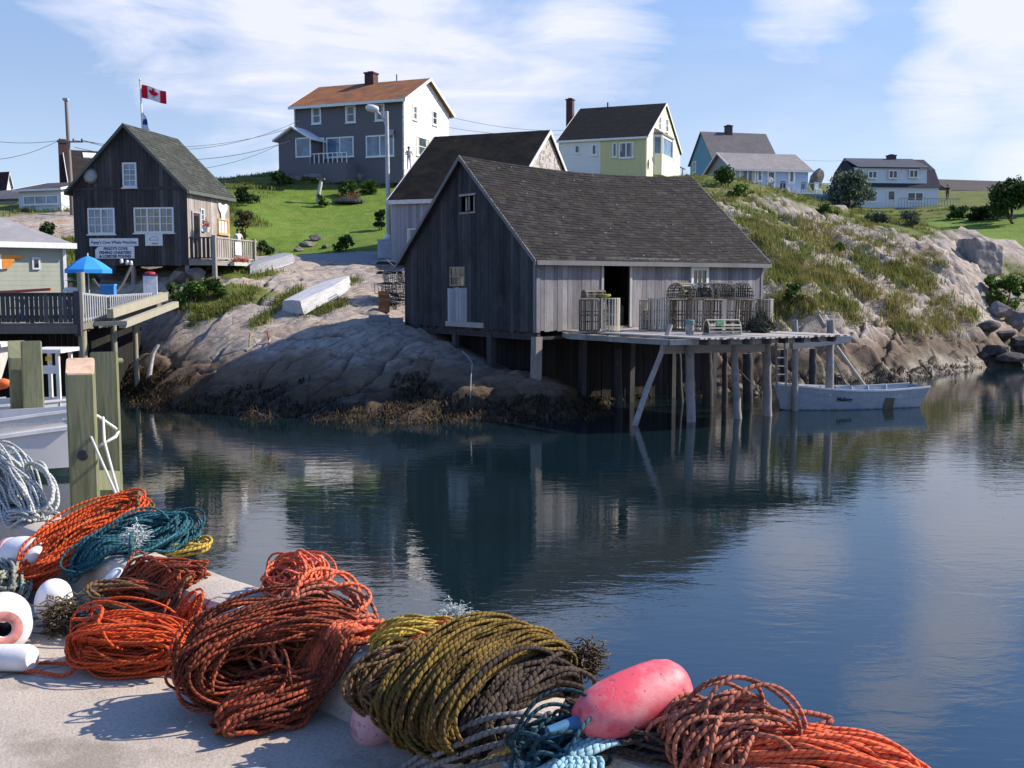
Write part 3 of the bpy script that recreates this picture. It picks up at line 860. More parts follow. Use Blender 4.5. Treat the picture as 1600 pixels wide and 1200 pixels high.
    def chimney(s, px, w, ytop, dpx, m, capm=None, t=None, sink=.5, name="chimney", roof=None):
        """on the ridge line under a photo pixel column"""
        L = s.Lu if s.ridge == 'u' else s.Lv
        best = min(((abs(PDx(s.A + (s.u * a + s.v * s.Lv / 2 if s.ridge == 'u' else s.v * a + s.u * s.Lu / 2)) - px), a) for a in np.linspace(-1, L + 1, 300)))[1]
        W = s.Lv if s.ridge == 'u' else s.Lu
        c = s.R3(best, W / 2, 0); q = s.A + s.u * c.x + s.v * c.y
        zt = zat(q.y, ytop) - s.A.z
        mb = MB(); mb.box((c.x, c.y, (zt + s.zr - sink) / 2), (w, w, zt - s.zr + sink))
        mb.box((c.x, c.y, zt + .05), (w + .12, w + .12, .1)); mb.box((c.x, c.y, zt + .14), (w * .55, w * .55, .1))
        return mb.build(name, m, roof or s.root)
def PDx(q):
    y = q.y * CP - (q.z - EYE) * SP
    return 800 + FPX * q.x / y

def text_mb(txt, size, bold=0.0, align='CENTER', shear=0.0):
    """letters as a flat mesh in the XZ plane, facing -Y"""
    cu = bpy.data.curves.new("lettering", 'FONT'); cu.body = txt; cu.size = size; cu.align_x = align; cu.align_y = 'CENTER'
    cu.offset = bold; cu.shear = shear; cu.extrude = .004; cu.resolution_u = 3
    ob = bpy.data.objects.new("lettering", cu); COL.objects.link(ob)
    dg = bpy.context.evaluated_depsgraph_get(); me = bpy.data.meshes.new_from_object(ob.evaluated_get(dg))
    mb = MB(); mb.add([(v.co.x, -v.co.z, v.co.y) for v in me.vertices], [tuple(p.vertices) for p in me.polygons])
    bpy.data.objects.remove(ob); bpy.data.curves.remove(cu); bpy.data.meshes.remove(me)
    return mb

BRICK = siding("red_brick", (.10, .045, .042), 'shingle', .075, .2, .3, cw=.22)
WB = planks("silver_boards", (.10, .095, .10), (.21, .20, .205), (.34, .32, .315), streak=(34, 1.6), blotch=.45)
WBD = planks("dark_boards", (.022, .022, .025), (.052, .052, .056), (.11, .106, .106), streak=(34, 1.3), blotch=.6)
TIMB = planks("grey_timber", (.11, .10, .09), (.25, .23, .21), (.42, .39, .35), streak=(30, 3), blotch=.35)
GLS = glass("window_glass", (.05, .07, .09))
GLB = glass("dark_window_glass", (.012, .014, .016))
TRIMG = planks("grey_trim", (.20, .19, .19), (.32, .31, .30), (.45, .43, .42), blotch=.2)

def shingle_mat(name, lo, mid, hi, moss=None, spec_amt=.0):
    g = G(name, .9, .18); oc = g.oc()
    c = g.ramp(g.isl(), [(0, lo), (.45, mid), (.9, hi), (1, tuple(k * 1.3 for k in hi))])
    n = g.noise(oc, .7, 6, .65); n2 = g.noise(oc, 14, 4, .7)
    c = g.mix(g.mr(n, .42, .66, 0, .65), c, lo)
    c = g.mix(g.mr(n2, .5, .72, 0, .35), c, hi)
    if moss: c = g.mix(g.mr(g.noise(g.map(oc, (1, 1, 1), (4, 4, 4)), 1.3, 6, .7), .53, .68, 0, .75), c, moss)
    c = g.mix(g.ma('LESS_THAN', g.vor(oc, 2.2), .045), c, (.4, .4, .38))
    g.col(c); g.bump(n2, .5, .01)
    MAT[name] = g.m
    return g.m

# ---------------- the big grey fishing shed on posts
S = House("fishing_shed", "large weathered grey fishing shed on posts over the water with a dark shingle roof", 838, 517, 33.3, 52, (1190, 500), (633, 508), 400, 247, 'u', 'shed')
dk = planks("shed_shaded_boards", (.012, .0135, .017), (.034, .037, .043), (.085, .087, .095), streak=(30, 1.2), blotch=.6, tint=(.07, .066, .06))  # darker copy of the boards, with the gable's shade in the colour
lt = planks("shed_lit_boards", (.075, .072, .080), (.19, .182, .195), (.34, .325, .33), streak=(30, 1.2), blotch=.45, tint=(.17, .155, .15))  # lit copy of the same boards for the walls facing the sun
door = S.rect('R', 942, 411, 983, 516); door = (door[0], door[1], .02, door[3])
wn = S.rect('R', 1079, 417, 1106, 447)
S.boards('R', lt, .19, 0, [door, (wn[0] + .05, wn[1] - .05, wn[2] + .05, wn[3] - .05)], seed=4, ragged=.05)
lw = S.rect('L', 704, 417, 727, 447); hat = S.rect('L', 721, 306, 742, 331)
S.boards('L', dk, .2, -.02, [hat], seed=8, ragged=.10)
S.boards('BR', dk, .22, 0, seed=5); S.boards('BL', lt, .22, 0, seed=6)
mb = MB(); mb.box((S.Lu / 2, S.Lv / 2, .03), (S.Lu - .1, S.Lv - .1, .06)); mb.build("floor", TIMB, S.root)
mb = MB()
for k in range(9): mb.box((.15 + k * (S.Lu - .3) / 8, S.Lv / 2, -.11), (.12, S.Lv - .1, .2))
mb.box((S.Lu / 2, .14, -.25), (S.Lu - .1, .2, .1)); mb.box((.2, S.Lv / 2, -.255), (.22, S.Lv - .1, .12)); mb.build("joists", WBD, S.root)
# inner frame so the open door shows studs in the dark
mb = MB()
for k in range(12):
    mb.box((.4 + k * .9, S.Lv - .1, S.ze / 2), (.08, .1, S.ze))
mb.box((S.Lu / 2, S.Lv - .25, .95), (S.Lu - .4, .3, .05)); mb.box((door[0] + .9, 1.4, .4), (1.5, .6, .8)); mb.build("inner_frame", WBD, S.root)
rf = S.roof(WBD, .22, .2, .07, sag=.22, shingle=shingle_mat("shed_shingles", (.013, .012, .0122), (.021, .0195, .0198), (.036, .033, .0328), (.030, .028, .018)), exposure=.15, trim=TRIMG and planks("shed_trim", (.09, .09, .095), (.16, .16, .165), (.26, .25, .25)), trim_w=.15)
S.window('R', wn, plain("pale_green_paint", (.62, .68, .64), .6, .3, .1, 9), GLB, fw=.12, cols=3, rows=1, mun=.03, proud=.05)
S.window('L', lw, plain("old_yellow_paint", (.30, .30, .20), .7, .3, .2, 9), GLB, fw=.05, cols=3, rows=2, mun=.035, proud=.045, sill=False)
mb = MB(); t0, t1, z0, z1 = door
S.fbox(mb, 'R', t0 - .1, t1 + .1, z1, z1 + .13, .014, .05); S.fbox(mb, 'R', t0 - .1, t0, .02, z1, .014, .045); S.fbox(mb, 'R', t1, t1 + .1, .02, z1, .014, .045)
mb.build("door_frame", TRIMG, S.root)
mb = MB(); S.fbox(mb, 'R', t0, t1, .02, .75, -.30, -.26); S.fbox(mb, 'R', t0 - .3, t1 + .3, .98, 1.03, -.55, -.5); mb.build("half_door", WBD, S.root)
# hatch high in the gable with a broken shutter
mb = MB(); t0, t1, z0, z1 = hat
for q in (t0 + .06, (t0 + t1) / 2 - .04, (t0 + t1) / 2 + .12): S.fbox(mb, 'L', q, q + .07, z0 + random.uniform(-.05, .1), z1 - random.uniform(0, .12), -.06, -.03)
S.fbox(mb, 'L', t0 - .08, t1 + .08, z1, z1 + .07, .014, .05); S.fbox(mb, 'L', t0 - .08, t1 + .08, z0 - .07, z0, .014, .05)
mb.build("loft_hatch", TIMB, S.root)
# boarded lower door of the gable and the pale sill plank
rn = random.Random(3); mb = MB(); t0, t1, z0, z1 = S.rect('L', 700, 449, 731, 503)
t = t0
while t < t1 - .05:
    S.fbox(mb, 'L', t, min(t + .17, t1) - .01, z0, z1 - rn.uniform(0, .04), .016, .04 + rn.uniform(0, .01)); t += .17
mb.build("boarded_door", planks("boarded_door_planks", (.14, .145, .16), (.28, .29, .32), (.42, .43, .46), streak=(26, 1), blotch=.55), S.root)
mb = MB(); S.fbox(mb, 'L', *S.rect('L', 698, 503, 757, 511), .016, .06); mb.build("sill_plank", TRIMG, S.root)
for fc, a, b in (('R', -.02, .13), ('L', 0.0, .13), ('R', S.Lu - .13, S.Lu)):
    mb = MB(); S.fbox(mb, fc, a, b, -.06, S.ze - .03, .014, .035); mb.build("corner_board", lt, S.root)
def shed_post(x, y, w, h, lean=0):
    mb = MB(); mb.bar((x, y, -.2), (x + lean, y, -h), w, w, up=(0, 1, 0)); mb.build("post", TIMB if x < .5 and y < .5 else WBD, S.root)
for (x, y, w) in [(.12, .12, .26), (.15, 2.6, .24), (.15, 4.7, .2), (.15, 6.5, .2), (2.2, .2, .2), (4.5, .25, .22), (6.6, .25, .2), (8.8, .25, .2), (11.0, .25, .2), (3, 3.5, .2), (6, 3.5, .2), (2.8, 6, .2)]:
    q = S.A + S.u * x + S.v * y; shed_post(x, y, w, max(.35, S.A.z - (ground(q.x, q.y) - .3)), random.uniform(-.05, .05))

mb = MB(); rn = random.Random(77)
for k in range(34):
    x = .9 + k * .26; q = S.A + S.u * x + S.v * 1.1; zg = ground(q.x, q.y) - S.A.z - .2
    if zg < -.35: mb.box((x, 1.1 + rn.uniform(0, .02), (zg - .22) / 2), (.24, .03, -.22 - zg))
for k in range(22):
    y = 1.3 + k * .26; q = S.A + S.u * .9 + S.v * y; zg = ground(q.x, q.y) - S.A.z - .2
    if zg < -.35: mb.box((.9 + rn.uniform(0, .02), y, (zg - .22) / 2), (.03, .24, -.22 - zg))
mb.build("under_shade_boards", planks("shade_black_boards", (.008, .008, .008), (.016, .015, .015), (.03, .028, .027)), S.root)  # added boards, near black to stand for the shade under the shed
# ---------------- the barn behind
B = House("barn", "grey board barn with a black roof behind the big shed and a shingled white-trimmed gable", 797, 413, 49, 22, (905, 330), (612, 400), 306, 206, 'v', 'barn')
gb = planks("barn_boards", (.17, .17, .19), (.28, .28, .31), (.38, .38, .41), blotch=.25)
sh = siding("barn_shingles", (.42, .39, .36), 'shingle', .16, .3, .35, dark=(.17, .15, .14), cw=.19)
B.boards('L', gb, .2, -1.0, seed=21); B.wall('R', sh, -1); B.wall('BR', gb, -1); B.wall('BL', gb, -1)
B.roof(roofing("barn_roof", (.009, .0085, .009), .5, .2, (.022, .018, .010), .2, 'y'), .15, .12, .09, trim=plain("trim_white_worn", (.66, .65, .62), .6, .3, .15, 8), trim_w=.2)
B.win('L', 637, 357, 655, 388, plain("trim_white_worn", (.66, .65, .62)), GLS, fw=.07, cols=1, rows=2)

# ---------------- grey house with the orange roof
H = House("grey_house", "two storey grey hilltop house with an orange stained roof and white shingled end", 632, 272, 75, 22, (702, 265), (463, 272), 153, 125, 'v')
gv = siding("grey_vinyl", (.150, .140, .152), 'clap', .13, .06, .08); ws = siding("white_shingles", (.82, .81, .79), 'shingle', .17, .1, .12, dark=(.60, .58, .56), cw=.2)
wp = WHITE()
H.wall('L', gv); H.wall('R', ws); H.wall('BR', gv); H.wall('BL', ws)
hr = H.roof(roofing("orange_roof", (.10, .09, .085), .3, .16, (.36, .135, .045), 1.05, 'y'), .4, .3, .12, trim=wp, trim_w=.2)
H.chimney(582, .75, 116, 0, BRICK, roof=hr)
mb = MB(); mb.tube([H.R3(H.Lv * .28, H.Lu / 2, H.zr), H.R3(H.Lv * .28, H.Lu / 2, H.zr + .6)], .05, 6); mb.build("vent_pipe", plain("dark_metal", (.08, .08, .09), .5), hr)
for r in [(487, 168, 502, 194), (540, 165, 556, 192), (586, 162, 601, 189)]: H.win('L', *r, wp, GLS, fw=.11, rows=2, mun=.05)
H.win('L', 572, 211, 616, 245, wp, glass("sky_glass", (.10, .17, .25)), fw=.1, sashes=2)
H.win('L', 510, 214, 553, 246, wp, MAT["sky_glass"], fw=.1, sashes=2)
for r in [(645, 165, 652, 188), (675, 173, 683, 196), (650, 214, 670, 245), (681, 221, 690, 238)]: H.win('R', *r, wp, GLS, fw=.11, rows=2, mun=.05)
# porch bump at the left end with its own little gable
p0 = H.pt('L', 453, 272)[0]; p1 = H.pt('L', 498, 272)[0]
zp = H.pt('L', 470, 216, 1.6)[1]; za = H.pt('L', 476, 200, 1.6)[1]
mb = MB()
D = 1.7; pa, pb = p1 - .3, H.Lv + .35
for poly, n in (([(-D, pa, -.6), (-D, pb, -.6), (-D, pb, zp), (-D, (pa + pb) / 2, za), (-D, pa, zp)], (1, 0, 0)),):
    mb.slab([Vector(p) for p in poly], n, .12)
mb.box((-D / 2 + .06, pa + .06, (zp - .6) / 2), (D - .13, .12, zp + .6)); mb.box((-D / 2 + .06, pb - .06, (zp - .6) / 2), (D - .13, .12, zp + .6))
po = mb.build("porch", gv, H.root)
mb = MB()
for e0, e1 in ((pa - .35, (pa + pb) / 2), (pb + .35, (pa + pb) / 2)):
    zl = zp - .35 * (za - zp) / ((pb - pa) / 2)
    mb.hexa([(-D - .3, e0, zl), (.3, e0, zl), (.3, e1, za + .02), (-D - .3, e1, za + .02), (-D - .3, e0, zl + .13), (.3, e0, zl + .13), (.3, e1, za + .15), (-D - .3, e1, za + .15)])
mb.build("porch_roof", wp, po)
def porch_win(x0, y0, x1, y1, m):
    ts = [H.pt('L', x, (y0 + y1) / 2, D)[0] for x in (x0, x1)]; zs = [H.pt('L', (x0 + x1) / 2, y, D)[1] for y in (y1, y0)]
    t0, t1 = min(ts), max(ts); mb = MB(); fw = .1
    for R in ((t0, t1, zs[1] - fw, zs[1]), (t0, t1, zs[0], zs[0] + fw), (t0, t0 + fw, zs[0] + fw, zs[1] - fw), (t1 - fw, t1, zs[0] + fw, zs[1] - fw)): H.fbox(mb, 'L', *R, D + .002, D + .05)
    w = mb.build("window", wp, po); mb = MB(); H.fbox(mb, 'L', t0 + .09, t1 - .09, zs[0] + .09, zs[1] - .09, D + .003, D + .014); mb.build("pane", m, w)
porch_win(462, 215, 486, 246, MAT["sky_glass"])
H.door('L', H.rect('L', 498, 215, 507, 250), wp, plain("door_grey", (.3, .3, .3)), GLS)
# verandah deck with flower boxes
mb = MB(); da, db = H.pt('L', 560, 260)[0], pa; mb.box((-.85, (da + db) / 2, .12), (1.7, db - da, 1.4)); mb.build("verandah_base", gv, H.root)
mb = MB()
for k in range(9): mb.box((-1.62, da + (db - da) * k / 8, 1.15), (.05, .05, .7))
mb.box((-1.62, (da + db) / 2, 1.52), (.07, db - da, .06)); mb.build("verandah_rail", wp, H.root)
mb = MB(); mb.tube([(-.1, H.Lv - .02, H.ze - .2), (-.1, H.Lv - .02, 2.9), (-.1, H.Lv - .02, 0)], .05, 6); mb.build("downpipe", wp, H.root)
mb = MB(); mb.box((-.2, 1.0, H.ze * .55), (.12, .5, .5), M=Matrix.Rotation(.5, 3, 'Y')); mb.build("dish", plain("dish_grey", (.32, .33, .34)), H.root)

# ---------------- yellow house
Y = House("yellow_house", "yellow and white house with a black roof and a bay window on its sunlit gable", 1010, 285, 81, 22, (1062, 285), (873, 285), 213, 163, 'v')
yv = siding("yellow_clapboard", (.84, .80, .54), 'clap', .12, .05, .05, dark=(.6, .55, .3)); yw = siding("white_clapboard", (.74, .75, .72), 'clap', .12, .05, .08)
yl = siding("shaded_yellow_clapboard", (.62, .59, .30), 'clap', .12, .05, .1, dark=(.4, .38, .22))  # darker copy of the yellow siding, shade of the long side in its colour
Y.wall('R', yv); Y.wall('BR', yl); Y.wall('BL', yv)
tm = Y.pt('L', 938, 250)[0]
mb = MB(); mb.slab([Y.F('L', t, z) for t, z in ((.12, -.6), (tm, -.6), (tm, Y.ze), (.12, Y.ze))], (1, 0, 0), .12); mb.build("wall", yl, Y.root)
mb = MB(); mb.slab([Y.F('L', t, z) for t, z in ((tm, -.6), (Y.Lv - .12, -.6), (Y.Lv - .12, Y.ze), (tm, Y.ze))], (1, 0, 0), .12); mb.build("wall", yw, Y.root)["label"] = "white clapboard wall section"
yr = Y.roof(roofing("black_roof", (.011, .0115, .0135), .35, .16, None, 0, 'y'), .15, .12, .1, trim=wp, trim_w=.16)
Y.chimney(884, .55, 157, 0, BRICK, roof=yr, sink=7.5)
mb = MB(); c = Y.R3(Y.Lv * .68, Y.Lu / 2, Y.zr); mb.tube([c, c + Vector((0, 0, .45))], .07, 8); mb.build("vent_pipe", plain("dark_metal", (.08, .08, .09), .5), yr)
for r in [(1029, 182, 1033, 204), (1040, 186, 1044, 207), (1047, 227, 1052, 255)]: Y.win('R', *r, wp, GLS, fw=.08, rows=2, mun=.04)
Y.win('L', 967, 222, 990, 247, wp, GLS, fw=.1, sashes=2); Y.win('L', 957, 223, 964, 246, wp, GLS, fw=.09)
Y.win('L', 924, 225, 933, 243, wp, GLS, fw=.12)
Y.win('L', 898, 227, 906, 240, wp, GLS, fw=.08)
# bay window
t0, t1, z0, z1 = Y.rect('R', 1021, 214, 1042, 253); mb = MB()
prof = [(t0, 0), (t0 + .35, .6), (t1 - .35, .6), (t1, 0)]
mb.slab([Y.F('R', t, z0 - 1.2, o) for t, o in prof], (0, 0, 1), 1.2 + .45); bay = mb.build("bay_window", yv, Y.root)
mb = MB()
for (a, oa), (b, ob_) in zip(prof[:-1], prof[1:]):
    for f0, f1 in ((.0, .12), (.88, 1.0)):
        mb.bar(Y.F('R', a + (b - a) * (f0 + f1) / 2, z0 + .45, oa + (ob_ - oa) * (f0 + f1) / 2), Y.F('R', a + (b - a) * (f0 + f1) / 2, z1 - .1, oa + (ob_ - oa) * (f0 + f1) / 2), .1)
mb.slab([Y.F('R', t, z1 - .25, o) for t, o in prof], (0, 0, 1), .2); mb.build("bay_frame", wp, bay)
mb = MB(); mb.slab([Y.F('R', t, z0 + .45, o * .93) for t, o in prof], (0, 0, 1), z1 - z0 - .7); mb.build("pane", MAT["sky_glass"], bay)
mb = MB(); mb.slab([Y.F('R', t + (-.1 if t < (t0 + t1) / 2 else .1), z1 - .04, o + .08 if o else -.0) for t, o in prof], (0, 0, 1), .14)
mb.hexa([Y.F('R', t0, z1 + .1, 0), Y.F('R', t1, z1 + .1, 0), Y.F('R', t1 - .3, z1 + .1, .6), Y.F('R', t0 + .3, z1 + .1, .6)] + [Y.F('R', t0 + .2, z1 + .5, 0), Y.F('R', t1 - .2, z1 + .5, 0), Y.F('R', t1 - .5, z1 + .4, .2), Y.F('R', t0 + .5, z1 + .4, .2)]); mb.build("bay_roof", plain("bay_roof_grey", (.2, .19, .18)), bay)
mb = MB(); p = Y.F('R', .75, 1.7, .25); mb.lathe([(.02, 0), (.25, .06), (.36, .14)], 14, Matrix.Rotation(rad(75), 3, 'X'), p); mb.build("dish", plain("dark_metal", (.08, .08, .09), .5), Y.root)
mb = MB(); mb.bar(Y.F('R', Y.Lu - .05, 2.3, .0), Y.F('R', Y.Lu + 2.0, 2.3, .0), .08, .08); mb.bar(Y.F('R', Y.Lu + 1.0, -1.5, .0), Y.F('R', Y.Lu + 1.0, 2.3, .0), .08, .08); mb.build("porch_beam", plain("dark_metal", (.08, .08, .09), .5), Y.root)

# ---------------- teal house and the blue cottage in front
T = House("teal_house", "teal gabled house with a plain grey roof behind the blue cottage", 1113, 300, 108, 76, (1212, 300), (1078, 300), 247, 207, 'u')
tv = siding("teal_clapboard", (.17, .34, .40), 'clap', .12, .05, .05)
T.walls(tv, tv); tr = T.roof(roofing("grey_roof", (.14, .13, .138), .12, .18), .25, .2, .1)
T.chimney(1136, .65, 198, 0, siding("dark_brick", (.09, .07, .075), 'shingle', .09, .2, .3, cw=.22), roof=tr)
T.win('L', 1082, 252, 1088, 270, wp, GLS, fw=.1, rows=2)
C = House("blue_cottage", "single storey powder blue cottage with a pale grey roof and a white-railed deck", 1147, 302, 96, 78, (1262, 300), (1098, 300), 263, 240, 'u', Lv=6.6)
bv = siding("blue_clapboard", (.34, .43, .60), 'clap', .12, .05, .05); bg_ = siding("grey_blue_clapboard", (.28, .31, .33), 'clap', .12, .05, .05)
C.wall('R', bv, -1.6); C.wall('L', bg_, -1.6); C.wall('BR', bv, -1.6); C.wall('BL', bv, -1.6)
C.roof(roofing("pale_roof", (.25, .235, .235), .1, .18), .35, .35, .1, trim=wp, trim_w=.14)
C.corner_posts(wp, w=.14, z0=-1)
C.win('R', 1155, 264, 1181, 285, wp, GLS, fw=.12, sashes=2); C.win('R', 1183, 265, 1191, 283, wp, GLS, fw=.09); C.win('R', 1232, 266, 1242, 286, wp, GLS, fw=.12)
C.door('R', C.rect('R', 1199, 267, 1211, 298), wp, plain("door_blue", (.40, .46, .56)), GLB)
dx0, dx1 = C.pt('R', 1181, 299)[0], C.Lu + 1.2; mb = MB(); mb.box(((dx0 + dx1) / 2, -1.3, -.1), (dx1 - dx0, 2.5, .14)); mb.build("deck", wp, C.root)
mb = MB(); n = 26
for k in range(n + 1): mb.box((dx0 + (dx1 - dx0) * k / n, -2.5, -1.05), (.16, .05, 1.76))
mb.box(((dx0 + dx1) / 2, -2.46, -1.1), (dx1 - dx0, .04, 1.66)); mb.build("deck_skirt", plain("teal_lattice", (.13, .25, .29), .7, .2, .2, 3), C.root)
mb = MB()
for k in range(15): mb.box((dx0 + .1 + (dx1 - dx0 - .2) * k / 14, -2.48, .38), (.05, .05, .8))
mb.box(((dx0 + dx1) / 2, -2.48, .80), (dx1 - dx0, .08, .06)); mb.build("deck_rail", plain("rail_pale", (.5, .55, .6)), C.root)
mb = MB(); mb.lathe([(.9, 0), (.98, .05), (.98, .95), (.9, 1.0), (.2, 1.06)], 20, None, (dx1 - .3, -3.3, -1.4)); mb.build("water_tank", MAT["teal_lattice"], C.root)
def deck_chair(x, y, col, label):
    p = C.A + C.u * x + C.v * y; t = thing("deck_chair", label, "chair", p - Vector((0, 0, .03)), C.root.rotation_euler.z, "chairs on the blue cottage deck")
    mb = MB(); mb.box((0, 0, .42), (.5, .48, .05)); mb.build("seat", col, t)
    mb = MB(); mb.box((0, .25, .75), (.5, .06, .62)); mb.build("backrest", col, t)
    for a in (-.21, .21):
        for b in (-.2, .2):
            mb = MB(); mb.box((a, b, .2), (.05, .05, .40)); mb.build("leg", col, t)
deck_chair(dx0 + 2.0, -1.6, plain("chair_dark", (.05, .05, .06)), "dark chair on the cottage deck nearest the glazed door")
deck_chair(dx0 + 4.1, -1.5, plain("chair_green", (.16, .2, .2)), "dark green chair on the cottage deck right of the door")
deck_chair(dx0 + 5.4, -1.5, plain("chair_white", (.7, .7, .7)), "white chair on the cottage deck near the corner by the tank")

# ---------------- gambrel house
K = House("gambrel_house", "white house with three upper windows and a grey basement, right of the willow", 1340, 345, 112, 84, (1465, 345), (1326, 345), 292, 262, 'u', Lv=7.5)
kw = siding("white_grey_clapboard", (.66, .68, .70), 'clap', .12, .04, .04); kd = roofing("slate_dark_roof", (.045, .048, .066), .15, .18); kb = concrete("basement_grey", (.17, .17, .175), .3, .3)
z2 = zat(K.A.y, 292) - K.A.z; z3 = zat(K.A.y, 262) - K.A.z; zt = zat(K.A.y + 3, 254) - K.A.z; zb = zat(K.A.y, 327) - K.A.z
K.ze = z2
mb = MB(); mb.slab([(0, 0, zb), (K.Lu, 0, zb), (K.Lu, 0, z2), (0, 0, z2)], (0, 1, 0), .12); mb.build("wall", kw, K.root)
for x in (0, K.Lu - .12):
    mb = MB(); mb.slab([Vector((x, y, z)) for y, z in ((.12, zb), (K.Lv - .12, zb), (K.Lv - .12, z2), (.12, z2))], (1, 0, 0), .12); mb.build("wall", kw, K.root)
mb = MB(); mb.box((K.Lu / 2, K.Lv / 2, (zb - 1.2) / 2 - .02), (K.Lu - .1, K.Lv - .1, zb + 1.2)); mb.build("basement", kb, K.root)
mb = MB(); gp = [(-.25, z2), (1.25, z3 + .05), (K.Lv / 2, zt + .5), (K.Lv - 1.25, z3 + .05), (K.Lv + .25, z2)]
mb.slab([Vector((-.12, y, z)) for y, z in gp], (1, 0, 0), K.Lu + .24); kr = mb.build("roof", kd, K.root)
mb = MB(); d0 = K.pt('R', 1342, 275)[0]; d1 = K.pt('R', 1449, 275)[0]
mb.hexa([(d0, .05, z2 + .12), (d1, .05, z2 + .12), (d1, 1.6, z2 + .12), (d0, 1.6, z2 + .12), (d0, .15, z3), (d1, .15, z3), (d1, 1.6, z3 + .2), (d0, 1.6, z3 + .2)]); dm = mb.build("dormer", kw, kr)
mb = MB(); mb.hexa([(d0 - .15, -.1, z3), (d1 + .15, -.1, z3), (d1 + .15, K.Lv / 2, zt + .47), (d0 - .15, K.Lv / 2, zt + .47), (d0 - .15, -.1, z3 + .1), (d1 + .15, -.1, z3 + .1), (d1 + .15, K.Lv / 2, zt + .57), (d0 - .15, K.Lv / 2, zt + .57)]); mb.build("dormer_roof", roofing("slate_mid_roof", (.075, .082, .105), .12, .18), kr)
for r in [(1356, 267, 1370, 279), (1388, 266, 1402, 279), (1420, 265, 1434, 278)]: K.win('R', *r, wp, GLB, fw=.1, sashes=2, back=.09, proud=.12)
K.win('R', 1417, 300, 1443, 315, wp, GLB, fw=.12, sashes=2); K.win('R', 1357, 301, 1371, 316, wp, GLS, fw=.12)
K.door('R', K.rect('R', 1386, 297, 1399, 326), wp, plain("door_white", (.62, .62, .6)), GLB, glass=(.5, .92))
K.chimney(1389, .8, 244, 0, MAT["dark_brick"], roof=kr, sink=-.2)
e0 = K.pt('R', 1402, 327, 2)[0]; e1 = K.Lu + 1.2; mb = MB(); mb.box(((e0 + e1) / 2, -1.1, zb - .08), (e1 - e0, 2.2, .16)); mb.build("deck", plain("deck_grey", (.22, .22, .22)), K.root)
mb = MB()
for k in range(22): mb.box((e0 + .06 + (e1 - e0 - .12) * k / 21, -2.15, zb + .5), (.04, .04, 1.0))
mb.box(((e0 + e1) / 2, -2.15, zb + 1.02), (e1 - e0, .08, .06)); mb.build("deck_rail", plain("rail_grey", (.32, .34, .36)), K.root)
for x in (e0 + .3, e1 - 2.2, e1 - .2):
    mb = MB(); mb.box((x, -2.0, (zb - 1.6) / 2 - .1), (.2 if x < e1 - 1 else .7, .2, zb + 1.5)); mb.build("deck_post", plain("post_dark", (.12, .12, .13)), K.root)

# ---------------- long low roof on the far right ridge
Q = House("long_barn", "long low dark grey roofed building on the ridge at far right", 1482, 300, 140, 74, (1600, 300), (1470, 300), 297, 281, 'u', 'building', Lu=17, Lv=7)
Q.walls(plain("long_barn_wall", (.13, .12, .12)), plain("long_barn_wall", (.13, .12, .12))); Q.roof(roofing("long_roof", (.085, .075, .075), .15, .2), .3, .2, .12)

# ---------------- far left houses
U = House("dark_roofed_house", "house with a dark brown roof and tall red chimney left of the whale watching shop", 113, 320, 70, 62, (190, 320), (98, 320), 295, 236, 'u', Lu=8.0, Lv=6.5)
uv_ = siding("grey_green_wall", (.30, .31, .30), 'clap', .12, .05, .1); U.walls(uv_, uv_)
ur = U.roof(roofing("brown_roof", (.034, .029, .027), .2, .18), .2, .15, .1, trim=wp, trim_w=.14)
U.chimney(103, .6, 222, 0, BRICK, roof=ur, sink=2.6)
for px in (118, 143):
    a, z = U.pt('R', px, 241); q = np.interp(px, [113, 160], [.6, 5.0]); s0 = .12
    mb = MB(); f = lambda k: U.ze + (U.zr - U.ze) * k
    mb.hexa([(q, U.Lv / 2 * k, f(k) + .10) for q, k in ((q, .80), (q + 1.1, .80), (q + 1.1, .92), (q, .92))] + [(q, U.Lv / 2 * k, f(k) + .17) for q, k in ((q, .80), (q + 1.1, .80), (q + 1.1, .92), (q, .92))]); mb.build("skylight", wp, ur)
V = House("white_bungalow", "low white bungalow with a wide grey-blue window on the grassy bank at far left", 96, 322, 64, 20, (112, 320), (30, 322), 295, 286, 'v', Lu=5)
vw = siding("white_bungalow_wall", (.64, .66, .66), 'clap', .12, .04, .05); V.walls(vw, vw); V.roof(roofing("bungalow_roof", (.075, .070, .075), .2, .18, axis='y'), .25, .2, .1, trim=wp, trim_w=.12)
V.win('L', 37, 305, 92, 320, wp, MAT["sky_glass"], fw=.08, sashes=3)
V2 = House("grey_bungalow", "low grey bungalow with a slate roof at the left edge of the photo", 30, 322, 68, 20, (36, 322), (-40, 322), 311, 297, 'v', Lu=5)
V2.walls(vw, siding("grey_bungalow_wall", (.42, .45, .46), 'clap', .12, .04, .05)); V2.roof(roofing("slate_roof", (.11, .105, .12), .15, .18, axis='y'), .25, .2, .1)
W2 = House("white_gabled_house", "tall white gabled house with a dark maroon roof at the far left edge", 9, 300, 92, 22, (20, 300), (-50, 300), 296, 270, 'v')
W2.walls(wp, plain("maroon_wall", (.1, .05, .06))); W2.roof(roofing("maroon_roof", (.055, .03, .04), .2, .18, axis='y'), .15, .12, .1, trim=wp, trim_w=.14)
